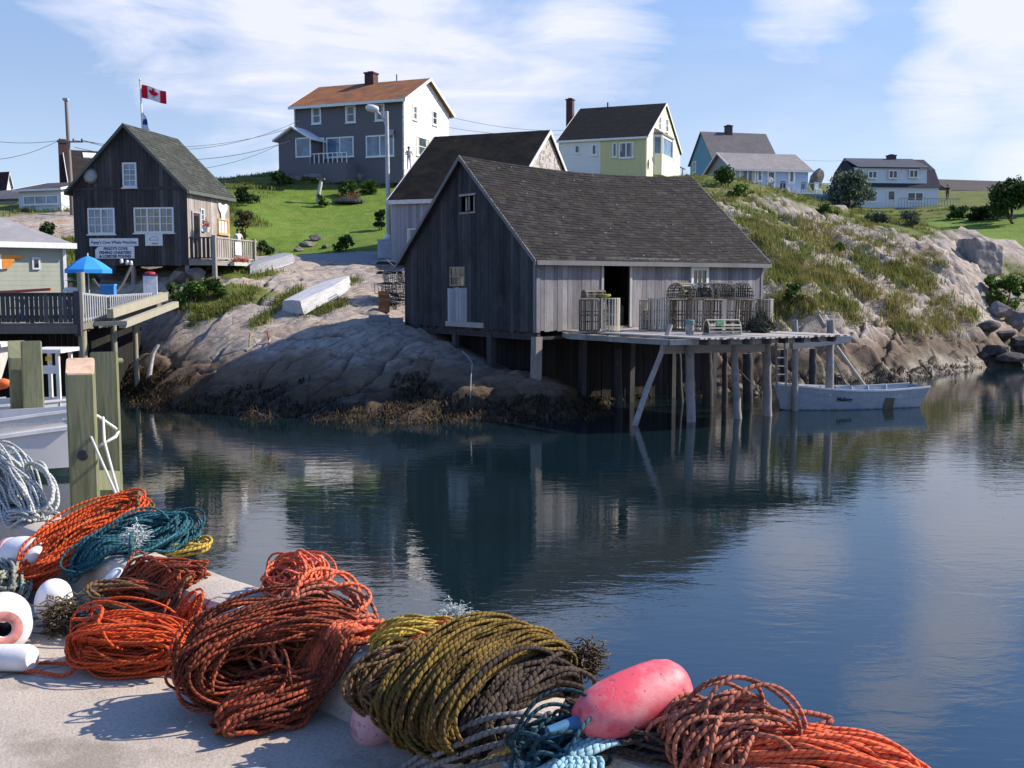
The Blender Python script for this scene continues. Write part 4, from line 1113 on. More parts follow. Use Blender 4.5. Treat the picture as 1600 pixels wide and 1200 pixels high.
# ------------------------------------------------------------------ shop
P = House("whale_watching_shop", "dark weathered board shop on posts with a green roof and white signs", 295, 405, 44, 9, (360, 398), (118, 405), 293, 197, 'u', 'shop')
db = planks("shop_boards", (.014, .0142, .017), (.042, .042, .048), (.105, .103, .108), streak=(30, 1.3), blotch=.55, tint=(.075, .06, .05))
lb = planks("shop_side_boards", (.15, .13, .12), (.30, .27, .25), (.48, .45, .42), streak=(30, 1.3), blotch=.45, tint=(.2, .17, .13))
dR = P.rect('R', 299, 318, 312, 376); dR = (dR[0], dR[1], .05, 2.05)
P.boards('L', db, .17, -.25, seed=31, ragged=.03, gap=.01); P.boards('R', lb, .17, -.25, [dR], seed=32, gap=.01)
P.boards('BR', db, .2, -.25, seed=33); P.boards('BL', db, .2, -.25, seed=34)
mb = MB(); mb.box((P.Lu / 2, P.Lv / 2, -.02), (P.Lu - .1, P.Lv - .1, .08)); mb.build("floor", TIMB, P.root)
gr = shingle_mat("green_shingles", (.036, .040, .036), (.052, .058, .050), (.068, .074, .064))
prf = P.roof(WBD, .18, .3, .07, shingle=gr, exposure=.16, trim=planks("shop_trim", (.05, .065, .055), (.09, .11, .095), (.16, .18, .16)), trim_w=.14)
mb = MB(); z = P.pt('L', 200, 297)[1]; P.fbox(mb, 'L', 0, P.Lv, z, z + .12, .014, .045); mb.build("belt_board", db, P.root)
WP2 = plain("shop_window_white", (.62, .66, .68), .5, .4, .08, 8)
sg = glass("shop_glass", (.14, .20, .26))
P.win('L', 138, 325, 180, 366, WP2, sg, fw=.07, sashes=2, cols=2, rows=3, mun=.025)
P.win('L', 210, 324, 272, 364, WP2, glass("amber_glass", (.16, .16, .14)), fw=.07, sashes=3, cols=2, rows=3, mun=.025)
P.win('L', 192, 254, 214, 293, WP2, sg, fw=.07, cols=2, rows=4, mun=.025)
P.win('R', 340, 342, 356, 366, plain("orange_frame", (.62, .34, .12), .6), WP2, fw=.07, cols=3, rows=1)
P.win('R', 313, 326, 318, 360, WP2, GLS, fw=.06, rows=4)
P.door('R', dR, TRIMG, plain("door_brown", (.05, .035, .03)), GLB, handle=True)
mb = MB(); c = P.pt('L', 142, 275); mb.lathe([(.02, 0), (.2, .03), (.34, .11), (.35, .11), (.2, .0), (.05, -.03)], 20, Matrix.Rotation(rad(90), 3, 'Y') @ Matrix.Identity(3), P.F('L', c[0], c[1], .18)); mb.bar(P.F('L', c[0], c[1] - .1, 0), P.F('L', c[0], c[1], .2), .04); mb.build("satellite_dish", plain("dish_grey", (.32, .33, .34)), P.root, smooth=True)
# porch along the side
pw = 1.15; mb = MB()
for k in range(12): mb.box((P.Lu * (k + .5) / 12, -pw / 2, -.08), (P.Lu / 12 - .012, pw, .05))
mb.box((P.Lu / 2, -pw + .04, -.18), (P.Lu, .06, .15)); mb.box((.04, -pw / 2, -.18), (.06, pw, .15)); mb.build("porch_floor", TIMB, P.root)
def rail_run(mb, p, q, n, h=.95, z0=.1, w=.12):
    p, q = Vector(p), Vector(q)
    for k in range(n):
        c = p + (q - p) * (k + .5) / n; d = (q - p).normalized(); ang = math.atan2(d.y, d.x)
        mb.box((c.x, c.y, c.z + (h + z0) / 2), (w, .025, h - z0), ang)
    for zz in (h, z0): mb.bar(p + Vector((0, 0, zz)), q + Vector((0, 0, zz)), .09, .05)
mb = MB(); rail_run(mb, (0.0, -.05, -.05), (0.0, -pw, -.05), 6); mb.build("porch_rail", db, P.root)
mb = MB(); rail_run(mb, (0.06, -pw + .02, -.05), (P.Lu + .3, -pw + .02, -.05), 20); mb.build("porch_rail", lb, P.root)
for (x, y) in [(.0, -pw), (P.Lu, -pw), (.12, .12), (.12, P.Lv * .5), (.12, P.Lv - .15), (P.Lu - .2, .12), (P.Lu * .5, .12)]:
    q = P.A + P.u * x + P.v * y; zg = ground(q.x, q.y) - P.A.z - .3
    mb = MB(); top = 1.0 if y < -1 else -.1; mb.box((x, y, (top + zg) / 2), (.16, .16, top - zg)); mb.build("post", TIMB, P.root)
mb = MB(); mb.box((P.Lu + .55, -.6, -.30), (.5, 1.0, .06)); mb.box((P.Lu + .95, -.6, -.55), (.45, 1.0, .06)); mb.bar((P.Lu + .2, -.15, -.2), (P.Lu + 1.2, -.15, -.75), .05, .2); mb.bar((P.Lu + .2, -1.05, -.2), (P.Lu + 1.2, -1.05, -.75), .05, .2); mb.build("porch_steps", TIMB, P.root)

def wall_sign(name, label, H_, face, px, lines, board, ink, cut=False, cat="sign", th=.03, grp=None, off=.03):
    """flat sign hung on a wall: board and lettering"""
    t0, t1, z0, z1 = H_.rect(face, *px)
    w, h = t1 - t0, z1 - z0
    ctr = H_.F(face, (t0 + t1) / 2, (z0 + z1) / 2, off)
    wp_ = H_.A + H_.u * ctr.x + H_.v * ctr.y + Vector((0, 0, ctr.z))
    rz = H_.root.rotation_euler.z + (0 if face == 'R' else -math.pi / 2)
    t = thing(name, label, cat, wp_ - Vector((0, 0, h / 2)), rz, grp)
    poly = [(-w / 2, 0, 0), (w / 2, 0, 0), (w / 2, 0, h), (-w / 2, 0, h)]
    if cut: poly = [(-w / 2, 0, 0), (w / 2, 0, 0), (w / 2, 0, h), (-w / 2 + h * .3, 0, h), (-w / 2, 0, h * .72)]
    mb = MB(); mb.slab([Vector(p) for p in poly], (0, -1, 0), th); mb.build("board", board, t)
    for (txt, size, x, z, bold, m) in lines:
        tm = text_mb(txt, size, bold); tm.move(lambda p, x=x, z=z: Vector((p.x + x * w / 2, p.y - th - .004, p.z + z * h))); tm.build("lettering", m or ink, t, fix=False)
    return t, w, h
ink = plain("navy_ink", (.03, .05, .16), .6); inkr = plain("red_ink", (.30, .05, .05), .6); sb = plain("sign_white", (.66, .70, .74), .5, .3, .06, 8)
wall_sign("whale_watching_sign", "long narrow white sign with blue letters just below the left shop window", P, 'L', (141, 372.5, 217, 384.5),
          [("Peggy's Cove Whale Watching", .168, 0, .47, .003, ink)], sb, ink)
t, w, h = wall_sign("fishing_charters_sign", "white three line sign with a clipped corner below the narrow whale sign", P, 'L', (150, 385, 211, 404),
          [("PEGGY'S COVE", .165, .05, .80, .006, None), ("FISHING CHARTERS", .165, .02, .48, .006, None), ("& LOBSTER POUND", .165, .02, .17, .006, None)], sb, ink, cut=True)
t, w, h = wall_sign("whale_picture_sign", "small white sign with a line drawing of a whale below the three pane shop window", P, 'L', (228, 365, 255, 384), [("WHALES", .07, .1, .16, .002, None)], sb, ink)
mb = MB(); pts = [(-.25, .24), (-.18, .32), (-.02, .38), (.14, .36), (.22, .26), (.19, .21), (.05, .24), (-.12, .22), (-.25, .24)]
mb.tube([(x * w * 1.4 / .76 * .62, -.036, z * h / .5) for x, z in pts], .012, 5); mb.build("drawing", plain("grey_ink", (.3, .36, .45)), t)
t0, t1, z0, z1 = P.rect('R', 340, 318, 353, 343)
tt = thing("whale_tail_board", "white whale tail cut-out on the side wall of the shop", "cut-out", P.A + P.u * ((t0 + t1) / 2) + P.v * -.04 + Vector((0, 0, z0)), P.root.rotation_euler.z)
w, h = t1 - t0, z1 - z0
mb = MB(); mb.slab([Vector((x * w, 0, z * h)) for x, z in [(-.2, 0), (.2, 0), (.22, .35), (.5, .68), (.52, 1), (.30, .98), (0, .84), (-.30, 1), (-.52, .99), (-.5, .66), (-.22, .35)]], (0, -1, 0), .025); mb.build("panel", plain("sign_bright_white", (.82, .82, .80), .5), tt)
mb = MB(); mb.box((0, .02, h * .3), (.05, .03, .3)); mb.build("bracket", TIMB, tt)
q = P.A + P.u * 2.35 + P.v * -(pw + .03)
tt = thing("notice_board", "blank white notice board fixed to the outside of the porch rail", "notice", q + Vector((0, 0, .22)), P.root.rotation_euler.z)
mb = MB(); mb.box((0, 0, .28), (.62, .02, .56)); mb.build("panel", MAT["sign_bright_white"], tt); mb = MB(); mb.box((0, .012, .55), (.66, .03, .04)); mb.build("batten", TIMB, tt)
# hanging flower pot by the door, and flower box under the rail
def leafball(mb, c, r, n, s, rn, squash=1.0):
    for k in range(n):
        u = Vector((rn.gauss(0, 1), rn.gauss(0, 1), rn.gauss(0, 1))).normalized() * r * rn.random() ** .4; u.z *= squash
        p = Vector(c) + u; a = Vector((rn.gauss(0, 1), rn.gauss(0, 1), rn.gauss(0, 1))).normalized() * s; b = a.orthogonal().normalized() * s * .6
        mb.add([p - a, p - b, p + a, p + b], [(0, 1, 2, 3)])
FL_RED = leafy("red_petals", (.25, .01, .01), (.42, .02, .03), (.5, .06, .08)); LF = leafy("pot_leaves", (.03, .06, .015), (.05, .10, .02), (.08, .14, .03))
rn = random.Random(5)
q = P.A + P.u * .55 + P.v * -.55 + Vector((0, 0, 1.15))
tt = thing("hanging_basket", "white hanging pot of red flowers by the shop door", "flower pot", q, 0)
mb = MB(); mb.lathe([(.11, 0), (.17, .2), (.18, .22)], 14); mb.build("pot", plain("pot_white", (.7, .7, .68)), tt)
mb = MB(); leafball(mb, (0, 0, .33), .17, 60, .05, rn); mb.build("flowers", FL_RED, tt, fix=False)
mb = MB(); [mb.tube([(math.cos(a) * .16, math.sin(a) * .16, .22), (0, 0, .62)], .006, 4) for a in (0, 2.1, 4.2)]; mb.build("hanger", plain("dark_metal", (.08, .08, .09), .5), tt)
q = P.A + P.u * 2.2 + P.v * -(pw + .18) + Vector((0, 0, -.25))
tt = thing("flower_box", "long pale box of red flowers under the porch rail of the shop", "flower box", q, P.root.rotation_euler.z)
mb = MB(); mb.box((0, 0, .08), (1.7, .2, .16)); mb.build("trough", plain("pale_stone", (.45, .44, .40)), tt)
mb = MB(); [leafball(mb, (x, 0, .24), .14, 40, .05, rn) for x in (-.5, -.2, .05, .3, .55)]; mb.build("flowers", FL_RED, tt, fix=False)
mb = MB(); [leafball(mb, (x, 0, .18), .12, 24, .05, rn) for x in (-.6, -.3, .0, .3, .6)]; mb.build("leaves", LF, tt, fix=False)

# ------------------------------------------------------------------ kiosk at the left edge
KA = PD(-30, 470, 36.0); KA.z = 2.87
ka = rad(46); ku = Vector((math.sin(ka), math.cos(ka), 0)); kv = Vector((-math.cos(ka), math.sin(ka), 0))
ko = thing("green_kiosk", "pale green clapboard hut with a grey hipped roof at the left edge of the photo", "hut", KA, math.pi / 2 - ka)
n_ = kv
r_ = ray(103, 420); k_ = (KA - Vector((0, 0, EYE))).dot(n_) / r_.dot(n_); KL = (Vector((0, 0, EYE)) + r_ * k_ - KA).dot(ku)
KH = zat((KA + ku * KL).y, 384) - KA.z
kg = siding("kiosk_clapboard", (.36, .38, .31), 'clap', .17, .06, .3, dark=(.17, .20, .17))
mb = MB(); KW = 5.5; mb.box((KL / 2 - 1.5, KW / 2, KH / 2), (KL + 3, KW, KH)); mb.build("wall", kg, ko)
e = .3; zr = KH + 1.55; mb = MB()
c = [(-3 - e, -e, KH - .05), (KL + e, -e, KH - .05), (KL + e, KW + e, KH - .05), (-3 - e, KW + e, KH - .05)]; rdg = [(-1.5, KW / 2, zr), (KL - 2.6, KW / 2, zr)]
T_ = [Vector(p) + Vector((0, 0, .1)) for p in c]
mb.add(c + [tuple(p) for p in T_] + rdg, [(3, 2, 1, 0), (0, 1, 5, 4), (1, 2, 6, 5), (2, 3, 7, 6), (3, 0, 4, 7), (4, 5, 9, 8), (5, 6, 9), (6, 7, 8, 9), (7, 4, 8)])
kr_ = mb.build("roof", roofing("kiosk_roof", (.27, .265, .28), .12, .18), ko)
mb = MB(); mb.box((KL / 2 - 1.5, -e - .025, KH - .01), (KL + 3 + 2 * e, .04, .2)); mb.build("fascia", WHITE(), kr_)
def khit(px, py):
    r = ray(px, py); k = (KA - Vector((0, 0, EYE))).dot(kv) / r.dot(kv); p = Vector((0, 0, EYE)) + r * k - KA; return p.dot(ku), p.z
(a0, b0), (a1, b1) = khit(50, 421), khit(62, 402)
mb = MB(); mb.box(((a0 + a1) / 2, -.03, (b0 + b1) / 2), (a1 - a0, .06, b1 - b0)); w = mb.build("window", plain("kiosk_window_white", (.6, .62, .6)), ko)
mb = MB(); mb.box(((a0 + a1) / 2, -.065, (b0 + b1) / 2), (a1 - a0 - .14, .014, b1 - b0 - .14)); mb.build("pane", GLB, w)
mb = MB(); mb.box((KL - .05, -.03, KH / 2), (.12, .06, KH - .1)); mb.build("corner_board", plain("kiosk_window_white", (.6, .62, .6)), ko)
(a0, b0), (a1, b1) = khit(2, 421), khit(34, 398)
tt = thing("pointing_sign", "orange hand shaped pointing sign on the pale green hut", "sign", KA + ku * a0 - kv * .05 + Vector((0, 0, b0)), math.pi / 2 - ka)
w, h = a1 - a0, b1 - b0
mb = MB(); mb.slab([Vector((x * w, 0, z * h)) for x, z in [(0, 1), (1, .96), (1, .75), (.6, .70), (.62, .52), (.5, .50), (.52, .34), (.42, .32), (.40, .1), (.05, .02)]], (0, -1, 0), .03); mb.build("hand", plain("sign_orange", (.70, .26, .04), .5), tt)
mb = MB(); mb.slab([Vector((x * w, .01, z * h)) for x, z in [(-.25, .95), (0, 1), (.02, .02), (-.25, .05)]], (0, -1, 0), .035); mb.build("cuff", MAT["sign_bright_white"], tt)
g_ = on_ground(57, 356, 44)
tt = thing("white_pole", "thin white pole with a grey cap behind the kiosk roof", "pole", (g_.x, 45, zat(45, 356) - 1.0))
hh = zat(45, 300) - zat(45, 356) + 1.0
mb = MB(); mb.tube([(0, 0, 0), (0, 0, hh)], .075, 10); mb.build("shaft", plain("pole_white", (.72, .72, .70)), tt); mb = MB(); mb.lathe([(.12, hh), (.12, hh + .10), (.03, hh + .2)], 12); mb.build("cap", plain("dark_metal", (.08, .08, .09), .5), tt)

# ------------------------------------------------------------------ boardwalk deck at left
DZ = 2.87
dc = PD(123, 505, 33.5); dc.z = DZ
de = PD(254, 462, 41.0)
dl = dc + Vector((-12, -.6, 0))
bw = thing("boardwalk", "weathered wooden boardwalk with a slatted railing in front of the kiosk and shop", "boardwalk", dc, 0)
dirA = (dl - dc).normalized(); dirB = Vector((de.x - dc.x, de.y - dc.y, 0)); LB = dirB.length; dirB.normalize(); rise = .55
mb = MB(); rn = random.Random(9)
for k in range(60):                                    # planks running along the front edge, stepping back
    o = dirB * (.02 + k * .15); q0 = o; q1 = o + dirA * 12
    if (o.length) > LB: break
    zz = rise * max(0, (o.length / LB - .35) / .65)
    mb.bar(q0 + Vector((0, .07, -.025 + zz)), q1 + Vector((0, .07, -.025)), .14, .05)
mb.build("planks", TIMB, bw)
shaderail = planks("rail_shaded", (.022, .023, .026), (.055, .055, .06), (.11, .105, .11), blotch=.3)  # shaded copy of the railing boards, darkness put into the colour
litrail = planks("rail_grey", (.16, .135, .125), (.30, .26, .24), (.46, .42, .39), blotch=.3)  # lit copy for the railing run on the sunny side
mb = MB()
for k in range(78):
    t = .10 + k * .15
    if rn.random() < .04: continue
    c = dirA * t; ww = rn.uniform(.115, .142); mb.box((c.x, c.y - .03, .48 + rn.uniform(-.02, .02)), (ww, .025, .92), math.atan2(dirA.y, dirA.x))
for zz in (.9, .2): mb.bar(Vector((0, .03, zz)), dirA * 12 + Vector((0, .03, zz)), .06, .1)
mb.bar(Vector((0, 0, .96)), dirA * 12 + Vector((0, 0, .96)), .16, .04)
mb.build("railing", shaderail, bw)
mb = MB(); h0, h1 = .95, zat(de.y, 449) - de.z
N_ = 42
for k in range(N_):
    f = (k + .5) / N_; c = dirB * LB * f; zb_ = rise * max(0, (f - .2) / .8); hh = h0 + (h1 - h0) * f
    if rn.random() < .05: continue
    mb.box((c.x + .04, c.y, zb_ + hh / 2 + .02), (.07, .025, hh), math.atan2(dirB.y, dirB.x))
for q in (0, 1):
    mb.bar(Vector((0, 0, .1 if not q else h0)), dirB * LB * .3 + Vector((0, 0, .15 if not q else h0 - (h0 - h1) * .3 + rise * .12)), .06, .08)
    mb.bar(dirB * LB * .3 + Vector((0, 0, .15 if not q else h0 - (h0 - h1) * .3 + rise * .12)), dirB * LB + Vector((0, 0, rise + (.1 if not q else h1))), .06, .08)
mb.build("railing", litrail, bw)
mb = MB(); mb.box((0, 0, .30), (.2, .2, 1.45)); mb.build("corner_post", shaderail, bw)
mb = MB(); mb.bar(Vector((0, -.06, -.2)), dirA * 12 + Vector((0, -.06, -.2)), .12, .28); mb.bar(Vector((0, .8, -.18)), dirA * 12 + Vector((0, .8, -.18)), .12, .24); mb.bar(Vector((.03, 0, -.14)), dirB * LB + Vector((.03, 0, rise - .14)), .12, .2); mb.build("beams", planks("beam_brown", (.07, .06, .05), (.14, .12, .10), (.22, .2, .17)), bw)
# pale gangway stringers on the right side
g0, g1 = PD(172, 490, 34.6) - dc, PD(258, 463, 40.2) - dc
pale = planks("pale_timber", (.22, .205, .155), (.33, .31, .24), (.43, .41, .33), streak=(20, 2), blotch=.25)
mb = MB(); mb.bar(g0, g1, .22, .30); mb.bar(g0 + Vector((.5, -.3, -.36)), g1 + Vector((.5, -.3, -.30)), .22, .22); mb.bar(g0 + Vector((-.6, -.1, -.34)), g0 + Vector((.7, -.3, -.30)), .14, .14); mb.build("stringer", pale, bw)
for px, top, bot, d, wpx in [(128, 508, 580, 34.0, 13), (177, 498, 565, 36, 9), (210, 494, 555, 38, 8), (70, 512, 600, 36, 9), (20, 515, 610, 36, 9), (100, 508, 600, 39, 8), (150, 500, 580, 40, 8), (-30, 515, 610, 35, 12)]:
    p = PD(px, top, d); g_ = min(ground(p.x, p.y), zat(d, bot)) - .6
    mb = MB(); mb.tube([(p.x, p.y, g_), (p.x, p.y, p.z)], sc(d) * wpx / 2, 10); o = mb.build("post", planks("pile_green", (.16, .15, .11), (.27, .26, .19), (.36, .35, .27), streak=(20, 2)), bw, world=True, smooth=True, crease=.8)
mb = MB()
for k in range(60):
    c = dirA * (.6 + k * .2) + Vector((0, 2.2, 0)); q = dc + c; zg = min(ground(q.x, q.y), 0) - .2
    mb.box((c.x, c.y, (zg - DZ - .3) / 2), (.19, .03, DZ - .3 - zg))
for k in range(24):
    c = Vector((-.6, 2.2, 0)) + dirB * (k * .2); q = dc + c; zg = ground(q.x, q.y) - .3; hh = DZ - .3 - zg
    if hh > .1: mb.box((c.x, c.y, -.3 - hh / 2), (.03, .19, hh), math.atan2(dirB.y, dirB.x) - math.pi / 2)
mb.build("added_shade_skirt", MAT["shade_black_boards"], bw)  # made-up boarding behind the posts, coloured as the dark under the deck
# ------------------------------------------------------------------ helpers for small things
def person(label, foot, h=1.7, rz=0.0, shirt=(.7, .7, .7), pants=(.06, .07, .1), skin=(.45, .28, .2), hair=(.04, .03, .02), pose='stand', hat=None, bare_legs=False):
    t = thing("person", label, "person", foot, rz); k = h / 1.75
    if pose == 'walk': hipz = .90; lf, rf_ = (.10, -.28, 0.06), (-.10, .25, .10)
    else: hipz = .92; lf, rf_ = (.11, -.02, .06), (-.11, .02, .06)
    hip = Vector((0, 0, hipz)); chest = Vector((0, 0, 1.28)); neck = Vector((0, 0, 1.47)); head = Vector((0, -.02, 1.60)); top = Vector((0, -.01, 1.70))
    if pose == 'sit': pass
    V = [hip, Vector((0, 0, 1.1)), chest, neck, head, top]; R = [.14, .125, .155, .055, .095, .06]; E = [(0, 1), (1, 2), (2, 3), (3, 4), (4, 5)]
    def chain(start, pts, rs):
        a = start
        for p, r in zip(pts, rs): V.append(Vector(p)); R.append(r); E.append((a, len(V) - 1)); a = len(V) - 1
    for s, ft in ((1, lf), (-1, rf_)):
        kn = Vector((s * .10, ft[1] * .5 - .05, .5))
        chain(0, [(s * .10, 0, .84), kn, (ft[0], ft[1], .12), (ft[0], ft[1] - .16, .05)], [.095, .065, .045, .04])
        if pose == 'walk': arm = [(s * .20, 0, 1.40), (s * .25, -s * .10, 1.14), (s * .24, -s * .22 - .05, .93), (s * .24, -s * .24 - .08, .84)]
        elif pose == 'lean': arm = [(s * .20, 0, 1.40), (s * .28, -.06, 1.16), (s * .16, -.28, 1.08), (s * .12, -.34, 1.06)]
        else: arm = [(s * .20, 0, 1.40), (s * .26, .02, 1.12), (s * .25, -.06, .88), (s * .24, -.08, .79)]
        chain(2, arm, [.06, .048, .038, .03])
    me = bpy.data.meshes.new("body"); me.from_pydata([tuple(v * k) for v in V], E, [])
    # cloth colours by height and limb on one continuous skin
    g = G("person_cloth", .8, .2); x, y, z = g.sep(g.oc())[:3]; ax = g.ma('ABSOLUTE', x)
    c = g.mix(g.ma('GREATER_THAN', z, .93 * k), pants, shirt)
    if bare_legs: c = g.mix(g.ma('LESS_THAN', z, .5 * k), c, skin)
    c = g.mix(g.ma('LESS_THAN', z, .09 * k), c, (.05, .04, .04))
    hands = g.ma('MULTIPLY', g.ma('GREATER_THAN', ax, .19 * k), g.ma('MULTIPLY', g.ma('LESS_THAN', z, 1.2 * k), g.ma('GREATER_THAN', z, .72 * k)))
    c = g.mix(hands, c, skin); c = g.mix(g.ma('GREATER_THAN', z, 1.44 * k), c, skin)
    g.col(c); me.materials.append(g.m)
    o = bpy.data.objects.new("body", me); COL.objects.link(o); o.parent = t
    md = o.modifiers.new("Skin", 'SKIN'); md.use_smooth_shade = True
    for i, r in enumerate(R): me.skin_vertices[0].data[i].radius = (r * k, r * k)
    me.skin_vertices[0].data[0].use_root = True
    sb_ = o.modifiers.new("Sub", 'SUBSURF'); sb_.levels = 1; sb_.render_levels = 2
    mb = MB(); mb.lathe([(.02, 1.60), (.105, 1.61), (.108, 1.68), (.08, 1.74), (.02, 1.765)], 12, None, (0, .015, 0)); mb.move(lambda p: p * k); mb.build("hair", plain("hair_%d" % int(hair[0] * 1000), hair), t, smooth=True)
    if hat:
        mb = MB(); mb.lathe([(.02, 1.69), (.20, 1.685), (.20, 1.70), (.11, 1.71), (.105, 1.79), (.02, 1.81)], 14, None, (0, 0, 0)); mb.move(lambda p: p * k); mb.build("hat", plain("hat_%d" % int(hat[0] * 100), hat), t, smooth=True)
    return t

def hull_mb(L, beam, depth, flare=.55, bow_rise=.25, n=16, transom=.75, th=.03, rake=.25):
    """x from stern (0) to bow (L); keel z=0 to gunwale; returns shell mesh builder and gunwale points"""
    mb = MB(); near, farr = [], []; m = 6; rows = []
    for i in range(n + 1):
        s = i / n
        b = beam / 2 * (transom + (1 - transom) * math.sin(min(s / .45, 1) * math.pi / 2)) * (1 if s < .45 else max(.02, math.cos((s - .45) / .55 * math.pi / 2) ** .75))
        zt = depth + bow_rise * (max(0, s - .35) / .65) ** 2 + .06 * (1 - min(s / .3, 1)) ** 2; zk = .02 + .12 * max(0, (s - .75) / .25) ** 2
        row = []
        for j in range(m + 1):
            f = j / m
            w = b * (flare + (1 - flare) * f ** .8) if j else 0
            z = zk + (zt - zk) * (f if j else 0)
            if j == 1: z = zk + .03
            x = s * L + (rake * f * (1 if s > .9 else 0) * (s - .9) / .1) - (rake * f * (1 - s / .15) if s < .15 else 0)
            row.append((x, w, z))
        rows.append(row); near.append(Vector((row[-1][0], -row[-1][1], row[-1][2]))); farr.append(Vector((row[-1][0], row[-1][1], row[-1][2])))
    for sgn in (-1, 1):
        for off in (0, th):
            base = len(mb.v)
            for row in rows:
                for (x, w, z) in row: mb.v.append((x, sgn * max(0, w - off), z + off * .6))
            for i in range(n):
                for j in range(m): a = base + i * (m + 1) + j; mb.f.append((a, a + 1, a + m + 2, a + m + 1))
    # transom
    r = rows[0]; P_ = [Vector((x, -w, z)) for x, w, z in r] + [Vector((x, w, z)) for x, w, z in reversed(r)][:-1]
    base = len(mb.v); mb.v += [tuple(p) for p in P_]; mb.f.append(tuple(base + i for i in range(len(P_))))
    return mb, near, farr, rows

def dory(name, label, M, L, beam, depth, paint, gun, inner=None, group=None, fittings=True, cat="rowboat", **k):
    loc = M.translation
    t = bpy.data.objects.new(name, None); COL.objects.link(t); t.matrix_world = M; tag(t, label, cat, group)
    t.location = M.to_translation(); t.rotation_euler = M.to_euler()
    mb, near, farr, rows = hull_mb(L, beam, depth, **k)
    mb.build("hull", paint, t, smooth=True, crease=rad(35), fix=False)
    for side in (near, farr):
        mb = MB()
        for p, q in zip(side[:-1], side[1:]): mb.bar(p, q, .05, .06)
        mb.build("gunwale", gun, t)
    if fittings:
        for s in (.22, .48, .72):
            i = int(s * (len(rows) - 1)); w = rows[i][-2][1]; z = rows[i][-2][2] - .05
            mb = MB(); mb.box((rows[i][0][0], 0, z), (.24, w * 2 - .04, .03)); mb.build("thwart", gun, t)
        for i in range(2, len(rows) - 2, 2):
            for sgn in (-1, 1):
                mb = MB()
                pts = [Vector((x, sgn * max(0, w - .045), z + .02)) for x, w, z in rows[i][1:]]
                for p, q in zip(pts[:-1], pts[1:]): mb.bar(p, q, .04, .03, up=(1, 0, 0))
                mb.build("rib", gun, t)
    return t, rows
def frame(o, xdir, up=(0, 0, 1)):
    x = Vector(xdir).normalized(); z = Vector(up); y = z.cross(x).normalized(); z = x.cross(y).normalized()
    M = Matrix((x, y, z)).transposed().to_4x4(); M.translation = o; return M

# moored blue rowboat
stern = PZ(1422, 634, 0); bow = PZ(1228, 640, 0)
xd = (bow - stern); xd.z = 0; Lb = xd.length + .15
g = G("boat_blue_grey", .6, .3); oc = g.oc(); x, y, z = g.sep(oc)[:3]
c = g.ramp(g.noise(g.map(oc, (.6, 1, 4)), 3, 6, .65), [(.3, (.25, .30, .36)), (.7, (.36, .42, .49))]); c = g.mix(g.mr(g.noise(g.map(oc, (9, 9, 1.2)), 1, 5, .7), .52, .72, 0, .5), c, (.20, .22, .23)); c = g.mix(g.mr(g.ma('ADD', z, g.ma('MULTIPLY', g.noise(oc, 5), .12)), .26, .20, 0, .7), c, (.06, .07, .06))
g.col(c); g.bump(g.ma('FRACT', g.ma('MULTIPLY', z, 5.5)), .6, .02); bp = g.m; bg2 = plain("boat_rail_pale", (.58, .60, .62), .55, .4, .1, 6)
bt, rows = dory("rowboat", "pale blue grey wooden rowboat afloat beside the ladder of the fishing stage", frame(stern + Vector((0, 0, -.14)), xd), Lb, 1.55, .78, bp, bg2, bow_rise=.22, rake=.35, flare=.62)
tm = text_mb("Mallory", .17, .004)
# lettering follows the near side, left of the middle
i = int(.66 * 16); r0, r1 = rows[i], rows[i]
side = 1 if (bt.matrix_world.to_3x3() @ Vector((0, 1, 0))).y < 0 else -1
def side_pt(s, f):
    q = s * 16; i0 = min(int(q), 15); a = q - i0; f6 = f * 6; j0 = min(int(f6), 5); b = f6 - j0
    g = lambda i, j: Vector((rows[i][j][0], side * rows[i][j][1], rows[i][j][2]))
    return (g(i0, j0) * (1 - a) + g(i0 + 1, j0) * a) * (1 - b) + (g(i0, j0 + 1) * (1 - a) + g(i0 + 1, j0 + 1) * a) * b
def on_side(p, s0, z0=.60, out=.012):
    s = s0 - side * 0 - p.x / Lb * (1 if side == 1 else -1); f = z0 + p.z / .75
    a = side_pt(s, f); return Vector((a.x, a.y + side * (out - p.y), a.z))
sgn = 1
tm.move(lambda p: on_side(p, .60)); tm.build("lettering", plain("black_ink", (.02, .02, .025)), bt, fix=False)
mb = MB(); P4 = [on_side(Vector((x, 0, z)), .30) for x, z in ((0, -.33), (.42, -.33), (.42, .02), (.05, .05))]; mb.add(P4, [(0, 1, 2, 3)]); mb.build("worn_patch", plain("worn_brown", (.11, .10, .075)), bt, fix=False)
p0 = bt.matrix_world @ Vector((Lb + .1, 0, .9)); p1 = PD(1165, 575, 33)
mb = MB(); mb.tube([p1 + Vector((-1.1, .4, .9)), p1 * .5 + (p1 + Vector((-1.1, .4, .9))) * .5 + Vector((0, 0, -.1)), p1 + Vector((.3, 0, -.6)), p0.lerp(p1, .5) + Vector((0, 0, -.55)), p0], .012, 5)
tag(mb.build("mooring_line", plain("old_rope", (.28, .27, .22), .9), origin=p0), "thin mooring line from the rowboat bow to the stage", "rope")

